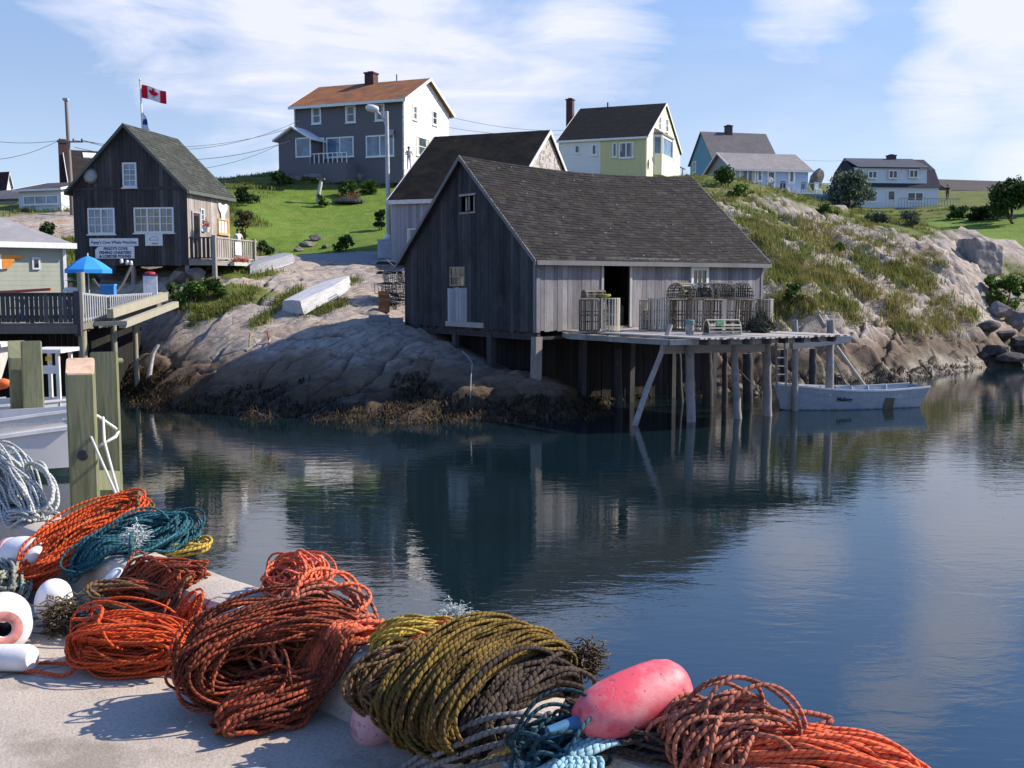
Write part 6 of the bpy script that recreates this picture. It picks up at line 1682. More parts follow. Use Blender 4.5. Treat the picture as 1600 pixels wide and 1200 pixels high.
def wire(label, a, b, sag, r=.014):
    mb = MB(); mb.tube([a.lerp(b, f) + Vector((0, 0, -sag * 4 * f * (1 - f))) for f in np.linspace(0, 1, 22)], r, 4); tag(mb.build("overhead_wire", wm, origin=a), label, "wire", "overhead wires")
wire("overhead wire from the leaning pole out to the left edge", ua + Vector((-.5, 0, .1)), PD(-60, 247, 66), .5)
wire("upper overhead wire from the leaning pole to the left edge", ua + Vector((-.5, .1, .1)), PD(-80, 205, 70), .4)
wire("overhead wire from the leaning pole towards the shop roof", ua + Vector((.8, 0, .1)), PD(215, 232, 58), .15)
wire("highest overhead wire between the leaning pole and the grey house", ua + Vector((.8, .1, .1)), PD(468, 188, 76), 1.2)
wire("second overhead wire ending at the grey house corner", ua + Vector((.3, 0, .1)), PD(466, 196, 76), .9)
wire("third overhead wire sloping up to the grey house", ua + Vector((.3, .1, -.3)), PD(464, 216, 76), 1.1, .018)
wire("lowest overhead wire in front of the grey house porch", ua + Vector((.1, .1, -.8)), PD(462, 212, 77), 1.6)
wire("overhead wire leaving the right end of the grey house", PD(700, 182, 82), PD(900, 203, 92), .4)
wire("lower overhead wire right of the grey house", PD(695, 198, 82), PD(885, 210, 90), .3)
wire("overhead wire from the blue cottage to the gambrel house", PD(1255, 250, 98), PD(1326, 250, 112), .1)
# ------------------------------------------------------------------ vegetation
def leaf_cloud(centers, radii, n, size, rng, squash=.8, hollow=.35, up=0.0):
    """n diamond leaves spread through several clumps"""
    centers = np.asarray(centers, float); radii = np.asarray(radii, float); w = radii ** 2; k = rng.choice(len(centers), n, p=w / w.sum())
    u = rng.normal(size=(n, 3)); u /= np.linalg.norm(u, axis=1)[:, None]
    r = radii[k] * (hollow + (1 - hollow) * rng.random(n) ** .6) * (1 + .18 * rng.normal(size=n))
    P = centers[k] + u * r[:, None] * np.array([1, 1, squash])
    a = rng.normal(size=(n, 3)); a[:, 2] += up; a /= np.linalg.norm(a, axis=1)[:, None]
    b = np.cross(a, rng.normal(size=(n, 3))); b /= np.linalg.norm(b, axis=1)[:, None]
    s = size * (.6 + .8 * rng.random(n))[:, None]
    V = np.stack([P - a * s, P - b * s * .45, P + a * s, P + b * s * .45], 1).reshape(-1, 3)
    F = np.arange(4 * n).reshape(n, 4)
    return V, F
def plant(name, label, cat, base, width, height, n, leaf, mat, seed=0, clumps=9, stems=3, group=None, stem_m=None, trunk=0.0, up=.3, depth=None):
    rng = np.random.default_rng(seed + 100); t = thing(name, label, cat, base, 0, group)
    dp = depth or width
    c = []; r = []
    z0 = trunk * height
    for k in range(clumps):
        f = rng.random(); a = rng.uniform(0, 6.28); rr = math.sqrt(rng.random()) * (1 - .45 * f)
        c.append((math.cos(a) * rr * width * .36, math.sin(a) * rr * dp * .36, z0 + (height - z0) * (.18 + .64 * f))); r.append(min(width * .5, height - z0) * rng.uniform(.22, .40))
    V, F = leaf_cloud(c, r, n, leaf, rng, up=up)
    V[:, 2] = np.maximum(V[:, 2], .02)
    np_mesh("crown" if trunk else "foliage", V, F, mat, t)
    sm = stem_m or plain("bark", (.09, .07, .055), .9, .1, .3, 8)
    if trunk:
        mb = MB(); mb.tube([(0, 0, -.4), (.03 * height, 0, z0 * .6), (0, .02 * height, z0 * 1.3), (.02 * height, 0, height * .6)], [height * .045, height * .035, height * .028, height * .012], 8); mb.build("trunk", sm, t, smooth=True)
        mb = MB()
        for q in c[:6]: mb.tube([(0, 0, z0 * .9), tuple(np.array(q) * .55 + np.array([0, 0, z0 * .45])), q], [height * .02, height * .014, height * .005], 6)
        mb.build("limbs", sm, t, smooth=True)
    else:
        for k in range(stems):
            mb = MB(); q = c[k % len(c)]; mb.tube([(q[0] * .2, q[1] * .2, -.2), (q[0] * .6, q[1] * .6, q[2] * .5), q], [.03 * height, .02 * height, .006 * height], 6); mb.build("stem", sm, t, smooth=True)
    return t
L_DK = leafy("leaf_dark", (.010, .024, .006), (.022, .046, .010), (.045, .085, .018))
L_MD = leafy("leaf_mid", (.022, .050, .008), (.050, .098, .015), (.090, .150, .028))
L_BR = leafy("leaf_bright", (.040, .085, .010), (.075, .150, .018), (.12, .21, .035))
L_SL = leafy("leaf_silver", (.045, .070, .040), (.10, .135, .085), (.20, .24, .17))
L_RD = leafy("leaf_reed", (.06, .055, .02), (.11, .11, .035), (.17, .15, .06))
def at(px, py, d0=30): p = on_ground(px, py, d0); return p
def plant_px(name, label, cat, px, py, wpx, hpx, n, leafpx, mat, seed, d0=30, **k):
    p = at(px, py, d0); s = sc(p.y); return plant(name, label, cat, p, wpx * s, hpx * s, n, leafpx * s, mat, seed, **k)
plant_px("willow_tree", "round silvery green willow left of the gambrel house", "tree", 1326, 333, 92, 66, 4200, 2.8, L_SL, 1, 80, clumps=22, trunk=.05)
plant_px("broadleaf_tree", "dark green tree at the right edge beyond the lawn", "tree", 1580, 350, 88, 74, 4200, 3.0, leafy("leaf_deep", (.016, .036, .008), (.036, .070, .013), (.065, .115, .024)), 2, 75, clumps=22, trunk=.04)
plant_px("broadleaf_tree", "lighter green tree behind the dark one at the right edge", "tree", 1610, 335, 90, 70, 2600, 3.2, L_MD, 3, 90, clumps=16, trunk=.08)
for i, (px, py, w, h, m, lb) in enumerate([(1497, 342, 46, 20, L_MD, "low shrub at the left end of the hedge right of the gambrel house"), (1530, 345, 44, 24, L_DK, "dark middle shrub of the hedge behind the right lawn"), (1552, 343, 50, 34, L_MD, "taller shrub of the hedge just left of the dark tree")]):
    plant_px("hedge_shrub", lb, "shrub", px, py, w, h, 900, 2.6, m, 10 + i, 75, group="shrubs behind the right lawn")
SH = [(300, 478, 66, 46, 1500, L_BR, "leafy bright shrub at the end of the boardwalk", 36), (330, 466, 52, 34, 1100, L_MD, "lower shrub on the rock right of the boardwalk shrub", 36), (272, 470, 34, 30, 600, L_MD, "small shrub tucked behind the pale gangway beam", 36),
      (382, 382, 36, 58, 1100, L_RD, "tall brownish reedy bush behind the shop steps", 46), (388, 318, 62, 24, 800, L_DK, "dark low bush on the hillside above the shop steps", 55), (415, 398, 44, 20, 600, L_DK, "dark bush by the boat on the crest", 47),
      (595, 360, 26, 34, 700, L_DK, "dark upright bush beside the lamp post on the lawn", 50), (540, 393, 40, 26, 600, L_MD, "rounded bush at the lower edge of the lawn", 46), (503, 323, 20, 22, 420, L_BR, "bush growing at the foot of the driftwood post", 55),
      (540, 306, 54, 24, 900, L_MD, "broad green bush in the flower border under the grey house", 60), (578, 303, 42, 20, 700, L_BR, "brighter bush at the right of the border under the grey house", 60), (440, 290, 60, 22, 800, L_MD, "bush left of the grey house on the skyline", 60),
      (1570, 488, 70, 62, 1700, L_BR, "bright green bush above the boulders at the right edge", 50), (1600, 470, 50, 48, 1100, L_MD, "green bush at the right edge behind the bright one", 52), (1545, 458, 36, 30, 600, L_BR, "small bright bush beside the rock cliff at right", 52),
      (1128, 292, 56, 30, 800, L_MD, "green bush left of the blue cottage over the shed roof", 55), (1160, 308, 56, 20, 700, L_BR, "low bush in front of the blue cottage steps", 60), (1311, 392, 24, 12, 300, L_BR, "small bright bush on the right rocks below the willow", 45),
      (1240, 482, 40, 42, 700, L_MD, "bush on the rocks at the right end of the shed", 40), (1370, 350, 60, 18, 700, L_SL, "greyish low bush in front of the gambrel house basement", 70), (1290, 338, 46, 18, 600, L_MD, "low bush between the cottage tank and the willow", 70),
      (75, 372, 60, 24, 800, L_DK, "dark bush between the kiosk roof and the shop", 45), (60, 318, 70, 18, 700, L_MD, "low green bush below the white bungalow", 55), (1420, 352, 46, 22, 500, L_SL, "pale bush by the basement door of the gambrel house", 70)]
for i, (px, py, w, h, n, m, lb, d0) in enumerate(SH): plant_px("bush", lb, "bush", px, py, w, h, n, 3.0, m, 30 + i, d0)

# rough grass: blades in tufts
def tufts(X, Y, hgt, nb, rng, lean=.35, wid=.022):
    n = len(X); H0 = gsample(HH, X, Y); k = np.repeat(np.arange(n), nb); m = len(k)
    bx = X[k] + rng.normal(size=m) * .15; by = Y[k] + rng.normal(size=m) * .15; bz = H0[k] - .06
    a = rng.uniform(0, 6.28, m); h = hgt[k] * rng.uniform(.55, 1.15, m); l = lean * h * rng.uniform(.2, 1.3, m)
    dx, dy = np.cos(a), np.sin(a); w = wid * (.7 + .6 * rng.random(m)) * (1 + (Y[k] - 40) / 45)
    p0 = np.stack([bx - dy * w, by + dx * w, bz], 1); p1 = np.stack([bx + dy * w, by - dx * w, bz], 1)
    mx, my, mz = bx + dx * l * .35, by + dy * l * .35, bz + h * .62
    p2 = np.stack([mx + dy * w * .7, my - dx * w * .7, mz], 1); p3 = np.stack([mx - dy * w * .7, my + dx * w * .7, mz], 1)
    tx, ty, tz = bx + dx * l, by + dy * l, bz + h
    p4 = np.stack([tx + dy * w * .12, ty - dx * w * .12, tz], 1); p5 = np.stack([tx - dy * w * .12, ty + dx * w * .12, tz], 1)
    V = np.stack([p0, p1, p2, p3, p4, p5], 1).reshape(-1, 3); i = np.arange(m) * 6
    F = np.concatenate([np.stack([i, i + 1, i + 2, i + 3], 1), np.stack([i + 3, i + 2, i + 4, i + 5], 1)])
    return V, F
rng = np.random.default_rng(5)
n = 150000; X = rng.uniform(-30, 62, n); Y = rng.uniform(37, 108, n)
gm = gsample(GRASS, X, Y); lm = gsample(LAWN, X, Y); dens = np.clip(1.15 - (Y - 37) / 90, .3, 1)
keep = (gm > .55) & (lm < .35) & (rng.random(n) < dens * .75 * np.clip((vnoise(X / 1.8, Y / 1.8, 77) - .15) * 2.4, 0.1, 1)) & (np.abs(X / Y) < .60)
X, Y = X[keep], Y[keep]
ht = .12 + .26 * vnoise(X / 2.5, Y / 2.5, 71) + .1 * rng.random(len(X))
strips = [[(395, 512), (430, 482), (468, 448)], [(300, 504), (350, 482), (392, 466)], [(540, 446), (556, 436)], [(268, 478), (340, 486)], [(360, 470), (400, 452)], [(470, 490), (500, 486), (540, 470)], [(345, 425), (372, 420)],
          [(1205, 475), (1260, 482), (1300, 470)], [(1290, 418), (1350, 455), (1362, 462)], [(1200, 440), (1262, 396)], [(1385, 478), (1412, 470)], [(1240, 372), (1320, 392)], [(1330, 400), (1420, 440), (1455, 450)], [(1465, 478), (1480, 470)], [(1500, 488), (1520, 498)], [(1420, 402), (1480, 412)], [(1215, 410), (1250, 450)], [(1340, 372), (1400, 385)], [(1300, 470), (1340, 500)], [(1395, 416), (1450, 432)], [(1260, 430), (1310, 446)], [(1225, 492), (1215, 505)], [(1150, 335), (1225, 372)], [(1165, 345), (1215, 395)], [(1240, 345), (1330, 362)], [(1390, 500), (1440, 520)], [(1450, 500), (1480, 515)], [(362, 300), (450, 274)], [(368, 318), (455, 288)], [(372, 285), (420, 276)], [(455, 284), (560, 292)], [(600, 284), (640, 278)]]
sx, sy, sh_ = [], [], []
for st_ in strips:
    for (a, b) in zip(st_[:-1], st_[1:]):
        m = int(math.hypot(a[0] - b[0], a[1] - b[1]) / 1.0) + 4
        right = a[0] > 1000
        for k in range(int(m * (2.3 if right else 2))):
            f = rng.random(); q = on_ground(a[0] + (b[0] - a[0]) * f + rng.normal() * (9 if right else 4), a[1] + (b[1] - a[1]) * f + rng.normal() * (8 if right else 2.5), 36)
            if q.z > 1.0: sx.append(q.x); sy.append(q.y); sh_.append((.18 + .34 * rng.random()) if right else (.10 + .16 * rng.random()))
X = np.r_[X, sx]; Y = np.r_[Y, sy]; ht = np.r_[ht, sh_]
V, F = tufts(X, Y, ht, 13, rng, .5, .013)
g = G("grass_blades", .75, .15); oc = g.oc(); nn = g.noise(oc, .30, 4, .6); nf = g.noise(oc, 1.7, 3, .5)
ci = g.ramp(g.isl(), [(0, (.05, .085, .014)), (.35, (.11, .165, .028)), (.65, (.19, .215, .045)), (1, (.30, .26, .09))])
gold = g.ramp(g.isl(), [(0, (.13, .12, .035)), (.25, (.34, .25, .095)), (.5, (.48, .37, .16)), (.7, (.24, .24, .06)), (1, (.12, .18, .035))])
x, y, z = g.sep(oc)[:3]
gz = g.ma('MULTIPLY', g.mr(x, 8, 16, .05, 1), g.mr(y, 85, 62, .25, 1))
c = g.mix(g.ma('MULTIPLY', g.mr(g.ma('ADD', g.ma('MULTIPLY', nn, .6), g.ma('MULTIPLY', nf, .4)), .43, .56), gz), ci, gold); g.col(c)
tr = g.n("BsdfTranslucent", None, {"Color": c}); mx = g.n("MixShader", None, {0: .25, 1: g.b.outputs[0], 2: tr}); g.nt.links.new(mx, g.nt.nodes["Material Output"].inputs[0])
o = np_mesh("rough_grass", V, F, g.m); tag(o, "rough green and golden grass on the rocks and hillside", "grass", kind='stuff')
# rockweed along the tide line
n = 230000; X = rng.uniform(-26, 32, n); Y = rng.uniform(28, 58, n); Hs = gsample(HH, X, Y)
wn_ = fbm(X / 1.6, Y / 1.6, 3, 91)
keep = (Hs > -.15) & (Hs < (.40 + 1.6 * (wn_ - .38)) * np.where(X > 7, .45, 1)) & ((X < 7) | (rng.random(n) < .4)) & (np.abs(X / Y) < .6); X, Y, Hs = X[keep], Y[keep], Hs[keep]; m = len(X)
gxp = gsample(HH, X + .2, Y) - gsample(HH, X - .2, Y); gyp = gsample(HH, X, Y + .2) - gsample(HH, X, Y - .2); L = np.hypot(gxp, gyp) + 1e-6
a = np.arctan2(-gyp, -gxp) + rng.normal(size=m) * .7; l = rng.uniform(.10, .30, m); w = rng.uniform(.008, .024, m); dx, dy = np.cos(a), np.sin(a)
rows = []
for f, hh in ((0, .05), (.35, .10), (.7, .07), (1, .0)):
    px_, py_ = X + dx * l * f, Y + dy * l * f; pz = gsample(HH, px_, py_) + hh * rng.uniform(.5, 1.5, m) + .015; ww = w * (1 if f < 1 else .4)
    rows += [np.stack([px_ - dy * ww, py_ + dx * ww, pz], 1), np.stack([px_ + dy * ww, py_ - dx * ww, pz], 1)]
V = np.stack(rows, 1).reshape(-1, 3); i = np.arange(m) * 8
F = np.concatenate([np.stack([i + 2 * k, i + 2 * k + 1, i + 2 * k + 3, i + 2 * k + 2], 1) for k in range(3)])
g = G("rockweed", .65, .2); c = g.ramp(g.isl(), [(0, (.010, .008, .004)), (.6, (.028, .019, .007)), (.9, (.060, .038, .010)), (1, (.12, .075, .016))]); c = g.mix(g.mr(g.noise(g.oc(), .8, 4, .6), .40, .62, .75, 0), c, (.020, .014, .007)); g.col(c)
o = np_mesh("rockweed", V, F, g.m); tag(o, "brown and ochre rockweed along the tide line", "seaweed", kind='stuff')

# boulders
def boulder(label, px, py, wpx, hpx, seed, d0=40, m=None, grp=None, d=None, blocky=0.0):
    p = PD(px, py, d) if d else on_ground(px, py, d0); s = sc(p.y); bm = bmesh.new(); bmesh.ops.create_icosphere(bm, subdivisions=4, radius=1.0); rs = np.random.default_rng(seed); off = rs.uniform(0, 50, 3)
    pl = [(Vector(rs.normal(size=3)).normalized(), rs.uniform(.42, .72)) for _ in range(13)]
    for v in bm.verts:
        q = v.co.normalized(); r = 1.0
        for nrm, dd in pl:
            c = q.dot(nrm)
            if c > 1e-3: r = min(r, dd / c)
        r *= 1.30 + .16 * (fbm(np.array([q.x * 2 + off[0]]), np.array([q.y * 2 + q.z * 1.7 + off[1]]), 4, seed)[0] - .5)
        v.co = Vector((q.x * r * wpx * s / 2, q.y * r * wpx * s * .42, q.z * r * hpx * s / 2 + hpx * s * .36))
    me = bpy.data.meshes.new("boulder"); bm.to_mesh(me); bm.free(); me.polygons.foreach_set("use_smooth", [True] * len(me.polygons)); me.set_sharp_from_angle(angle=rad(14)); me.materials.append(m or BOULD)
    o = bpy.data.objects.new("boulder", me); COL.objects.link(o); o.location = p; o.rotation_euler = (0, 0, 0); tag(o, label, "boulder", grp)
def bmat(name, lo, mid, hi):
    g = G(name, .9, .2); oc = g.oc(); n1 = g.noise(oc, 2.2, 6, .65); n2 = g.noise(oc, 16, 4, .7)
    c = g.ramp(n1, [(.3, lo), (.5, mid), (.72, hi)]); c = g.mix(g.mr(n2, .5, .72, 0, .55), c, lo); g.col(c); g.bump(g.ma('ADD', n1, g.ma('MULTIPLY', n2, .4)), .8, .06); return g.m
BOULP = bmat("boulder_pale", (.17, .15, .135), (.31, .275, .25), (.42, .38, .345))
def block(label, px, py, wpx, hpx, seed, d0, rz, mt):
    p = on_ground(px, py, d0); s = sc(p.y); bm = bmesh.new(); bmesh.ops.create_cube(bm, size=2.0); bmesh.ops.subdivide_edges(bm, edges=bm.edges, cuts=22, use_grid_fill=True); W, D, H_ = wpx * s / 2, wpx * s * .4, hpx * s / 2 + .5
    for v in bm.verts:
        q = v.co.copy(); L = (abs(q.x) ** 12 + abs(q.y) ** 12 + abs(q.z) ** 12) ** (1 / 12); q = q / L; e = seed * 13.7
        nn = fbm(np.array([q.x * 1.6 + q.z * .7 + e]), np.array([q.y * 1.6 + q.z * 1.1 + e]), 5, seed)[0] - .5
        n2 = abs(fbm(np.array([q.x * .8 + e]), np.array([q.z * 4 + q.y + e]), 3, seed + 4)[0] - .5)
        r = 1 + .30 * nn - .10 * math.exp(-n2 * 30)
        top = 1 - .18 * q.x * (1 if q.z > 0 else 0)
        v.co = Vector((q.x * W * r, q.y * D * r, q.z * H_ * r * top + H_ - .7))
    me = bpy.data.meshes.new("boulder"); bm.to_mesh(me); bm.free(); me.polygons.foreach_set("use_smooth", [True] * len(me.polygons)); me.materials.append(mt)
    o = bpy.data.objects.new("boulder", me); COL.objects.link(o); o.location = p; o.rotation_euler = (0, 0, rz); tag(o, label, "boulder")
BOULD = bmat("boulder_granite", (.10, .09, .085), (.20, .18, .168), (.29, .265, .25)); BOULW = bmat("boulder_wet", (.035, .032, .030), (.085, .075, .068), (.15, .135, .12))
boulder("huge pale boulder standing on the skyline between the cottage and the willow", 1274, 297, 26, 34, 1, d=112)
block("big square granite block at the top of the right cliff", 1530, 414, 54, 30, 2, 50, .35, BOULP)
for i, (px, py, w, h, wet, lb) in enumerate([(1562, 498, 40, 30, 0, "grey boulder under the bright bush at the right edge"), (1590, 512, 34, 32, 0, "rounded grey boulder at the right edge of the photo"), (1545, 520, 30, 20, 1, "dark boulder at the foot of the cliff"), (1570, 530, 38, 18, 1, "flat dark boulder in the right gully"), (1596, 545, 44, 26, 1, "large dark wet boulder at the right edge by the water"),
                                             (1555, 552, 34, 18, 1, "dark wet boulder next to the waterline at right"), (1578, 566, 40, 16, 1, "low wet boulder in the water at the right edge"), (1532, 560, 26, 14, 1, "small wet boulder where the cliff meets the water")]):
    boulder(lb, px, py, w, h, 20 + i, 44, BOULW if wet else BOULD)
for i, (px, py, w, h, lb) in enumerate([(282, 442, 40, 24, "pale lichen covered boulder beside the shrub under the shop"), (306, 437, 32, 22, "second pale boulder right of the lichen covered one"), (292, 431, 26, 18, "smaller boulder behind the pair under the shop porch"), (480, 386, 22, 10, "pale flat stone at the lower edge of the lawn"), (494, 376, 18, 10, "rounded stone by the lawn's lower border"), (465, 393, 16, 8, "small white stone beside the path below the lawn"), (510, 388, 12, 7, "small stone at the right of the lawn border"), (487, 282, 40, 12, "long grey rock in the border below the grey house"), (463, 283, 22, 12, "dark rock at the corner of the grey house"), (562, 283, 18, 14, "dark rounded rock right of the verandah")]):
    boulder(lb, px, py, w, h, 40 + i, 36)
# driftwood, stakes, garden objects
dw = plain("driftwood", (.50, .48, .44), .9, .1, .2, 10)
def stick(name, label, cat, pts, r, m, n=8):
    mb = MB(); mb.tube(pts, r, n); tag(mb.build(name, m, smooth=True, crease=.9, origin=pts[0]), label, cat)
a = on_ground(231, 590); stick("driftwood_post", "crooked pale driftwood post standing in the weed on the left rock", "post", [a + Vector((0, 0, -.2)), PD(236, 566, a.y), PD(239, 552, a.y + .1), PD(243, 545, a.y + .1), PD(248, 538, a.y + .15)], [.10, .09, .085, .08, .06], dw)
a = on_ground(389, 547); stick("yellow_stake", "thin yellowish stake with a rope in the middle of the rock", "stake", [a + Vector((0, 0, -.1)), PD(390, 530, a.y), PD(391, 520, a.y)], [.03, .03, .04], plain("stake_yellow", (.50, .45, .22)))
a = on_ground(403, 583); b = on_ground(422, 537); stick("red_stake", "grey pole with a red top lying up the rock", "pole", [a, a.lerp(b, .5) + Vector((0, 0, .1)), b + Vector((0, 0, .15))], .03, plain("stake_grey", (.36, .32, .29)))
stick("red_stake_tip", "short red stick on the rock above the grey pole", "stick", [b, b + Vector((-.1, 0, .45))], .03, plain("stake_red", (.40, .08, .06)))
a = on_ground(740, 575, 30); pts = [PD(722, 549, 34.2), PD(731, 557, 33.7), PD(738, 568, 33.2), PD(736, 590, 32.6), PD(735, 622, 31.9)]
stick("hanging_line", "thin pale line hanging down the shaded rock below the shed", "rope", [Vector((q.x, q.y, max(q.z, ground(q.x, q.y) + .03))) for q in pts], .018, plain("old_rope", (.28, .27, .22), .9), 5)
a = on_ground(497, 318, 50); t = thing("driftwood_statue", "pale driftwood post topped with a flat stone on the lawn", "garden post", a, 0); mb = MB(); s = sc(a.y)
mb.tube([(0, 0, -.1), (.05, 0, .7), (.2, 0, 1.3), (.22, 0, 1.55)], [.20, .15, .12, .10], 9); mb.build("post", dw, t, smooth=True); mb = MB(); mb.box((.22, 0, 1.62), (.5, .35, .12)); mb.build("cap_stone", BOULD, t)
a = on_ground(546, 316, 50); t = thing("flower_bed", "small dark bed of red and white flowers edged with pale stone on the lawn", "flower bed", a, 0); mb = MB(); mb.lathe([(1.0, -.1), (.95, .15), (.6, .35), (.1, .4)], 16); mb.build("soil", plain("soil", (.05, .035, .025), .95), t)
rn = random.Random(8); mb = MB(); [leafball(mb, (rn.uniform(-.7, .7), rn.uniform(-.6, .4), .40), .2, 26, .06, rn) for _ in range(9)]; mb.build("leaves", LF, t, fix=False)
mb = MB(); [leafball(mb, (rn.uniform(-.7, .7), rn.uniform(-.6, .3), .52), .12, 14, .05, rn) for _ in range(7)]; mb.build("flowers", FL_RED, t, fix=False)
mb = MB(); [mb.box((-1.0 + .22 * k, -.95 + .16 * (k - 4.5) ** 2 / 6, .06), (.2, .16, .14), .1 * (k - 4)) for k in range(10)]; mb.build("edging", BOULD, t)
a = on_ground(601, 404, 46); t = thing("storage_box", "pale blue storage box with a white bundle on top against the barn", "box", a, .2); s = sc(a.y)
mb = MB(); mb.box((0, 0, 14 * s), (20 * s, 16 * s, 28 * s)); mb.build("body", plain("box_pale_blue", (.40, .47, .56)), t); mb = MB(); mb.box((0, 0, 28.7 * s), (22 * s, 18 * s, 1.2 * s)); mb.build("lid", plain("box_pale_blue_lid", (.46, .52, .6)), t)
mb = MB(); mb.lathe([(5 * s, 29.4 * s), (7 * s, 32 * s), (5 * s, 36 * s), (1 * s, 39 * s)], 10, Matrix.Rotation(.15, 3, 'Y')); mb.build("bundle", plain("sign_bright_white", (.8, .8, .8)), t, smooth=True)
# ------------------------------------------------------------------ moored boats and mooring posts at left
ww = plain("workboat_white", (.66, .65, .63), .45, .5, .08, 2); wg = plain("workboat_rail", (.70, .69, .70), .5, .4, .06, 4)
g = G("workboat_hull", .45, .5); x, y, z = g.sep(g.oc())[:3]; c = g.mix(g.ma('LESS_THAN', z, .93), (.64, .62, .60), (.02, .045, .035)); c = g.mix(g.mr(g.noise(g.oc(), 2.5, 5), .5, .7, 0, .25), c, (.30, .32, .36)); g.col(c)  # dark green low on the hull is shade put into the colour
bowp = Vector((PD(164, 700, 22.6).x, 22.6, 0)); xd = Vector((1, -.06, 0)).normalized(); LW = 9.0
M = frame(bowp - xd * (LW + .35) + Vector((0, 0, -.75)), xd)
t, rows = dory("workboat", "white fishing boat with its shaded bottom painted dark green moored behind the timber wharf posts", M, LW, 3.9, 1.78, g.m, wg, fittings=False, bow_rise=.45, rake=.4, flare=.8, transom=.9, n=22, cat="fishing boat")
mb = MB(); vs = []
for r in rows[:-1]: vs.append((r[-1][0], r[-1][1] - .05, r[-1][2] - .55))
base = 0
for (x, w, z) in vs: mb.v += [(x, -w, z), (x, w, z)]
for i in range(len(vs) - 1): mb.f.append((2 * i, 2 * i + 1, 2 * i + 3, 2 * i + 2))
mb.build("deck", plain("workboat_deck", (.42, .42, .46)), t, fix=False)
mb = MB(); i = 13; xx = rows[i][-1][0]; mb.box((xx, 0, rows[i][-1][2] - .22), (.08, rows[i][-1][1] * 2 - .12, .5)); mb.build("bulkhead", ww, t)
mb = MB(); hh = [r for r in rows]; 
for k in range(8, 21):
    for sgn in (-1, 1):
        a_, b_ = rows[k][-2], rows[k + 1][-2]; mb.bar((a_[0], sgn * (a_[1] + .03), a_[2] - .02), (b_[0], sgn * (b_[1] + .03), b_[2] - .02), .05, .08)
mb.build("rub_rail", wg, t)
rp = plain("white_rope", (.62, .60, .56), .9, .1, .1, 20)
def rope_line(name, label, pts, r, m, n=6, cat="rope", grp=None):
    mb = MB(); mb.tube([Vector(p) for p in pts], r, n); return tag(mb.build(name, m, smooth=True, origin=pts[0]), label, cat, grp)
tim = planks("pile_timber_green", (.10, .11, .065), (.19, .195, .115), (.26, .26, .165), streak=(16, 1.3), blotch=.4, tint=(.10, .13, .06))
endg = plain("pile_end_grain", (.60, .42, .30), .85, .2, .15, 22)
def square_pile(label, px, top_px, d, wpx, z0, rot, slope=.10, grp="square timber piles along the wharf", end=True, th=None):
    p = PD(px, top_px, d); w = sc(d) * wpx; t = thing("timber_pile", label, "pile", (p.x, d, z0), rot, grp); h = p.z - z0; th = th or w
    b = .012 if d < 10 else .03
    def ring(z, s=1.0, sl=0): return [(x * (w / 2) * s, y * (th / 2) * s, z + sl * (y)) for x, y in ((-1 + b / w * 2, -1), (1 - b / w * 2, -1), (1, -1 + b / w * 2), (1, 1 - b / w * 2), (1 - b / w * 2, 1), (-1 + b / w * 2, 1), (-1, 1 - b / w * 2), (-1, -1 + b / w * 2))]
    mb = MB(); rn = random.Random(int(px)); n = 14; base = 0
    for k in range(n + 1):
        z = (h - .01) * k / n; R_ = ring(z, 1 + rn.uniform(-.012, .012), slope * w * (k / n) ** 6); mb.v += R_
    for k in range(n):
        for j in range(8): a = k * 8 + j; bq = k * 8 + (j + 1) % 8; mb.f.append((a, bq, bq + 8, a + 8))
    mb.f.append(tuple(range(n * 8, n * 8 + 8)))
    o = mb.build("timber", tim, t)
    mb = MB(); R_ = ring(h - .006, .985, slope * w); mb.v += R_; R2 = ring(h + .004, .96, slope * w); mb.v += R2; mb.f.append(tuple(range(8, 16)))
    for j in range(8): mb.f.append((j, (j + 1) % 8, 8 + (j + 1) % 8, 8 + j))
    if end: mb.build("end_grain", endg, t)
    return t, h, w
t2, h2, w2 = square_pile("thick square wharf pile with a fresh pale end grain top and a bolt hole", 125, 572, 6.5, 42, -2, .35, .25)
mb = MB(); q = PD(131, 711, 6.42); mb.lathe([(.033, -.012), (.034, .0), (.022, .004), (.0, .004)], 14, Matrix.Rotation(rad(90), 3, 'X') @ Matrix.Rotation(.0, 3, 'Z'), q + Vector((0, -.02, 0))); mb.build("bolt_hole", plain("bolt_dark", (.05, .05, .06), .6), t2, world=True)
t3, h3, w3 = square_pile("mossy green square pile just right of the pale topped one", 163, 560, 7.05, 40, -2, .35, -.35, end=False)
for (py, hh) in ((750, 30), (800, 20)):
    a, b = PD(140, py, 6.72), PD(180, py, 6.95); mb = MB(); mb.bar(a, b, .10, sc(6.8) * hh); mb.build("cross_timber", tim, t3, world=True)
a, b = PD(152, 563, 7.15), PD(190, 564, 7.3)
mb = MB(); mb.tube([a, b], .022, 10); mb.build("top_peg", tim, t3, world=True, smooth=True, crease=.8)
square_pile("squared mooring pile standing in the water, left of the two by the white boat", 27, 545, 25.0, 26, -2, .5, .5, "mooring piles behind the white boat", end=False)
square_pile("squared mooring pile standing in the water, right of the two by the white boat", 49, 549, 24.7, 30, -2, .45, -.6, "mooring piles behind the white boat", end=False)
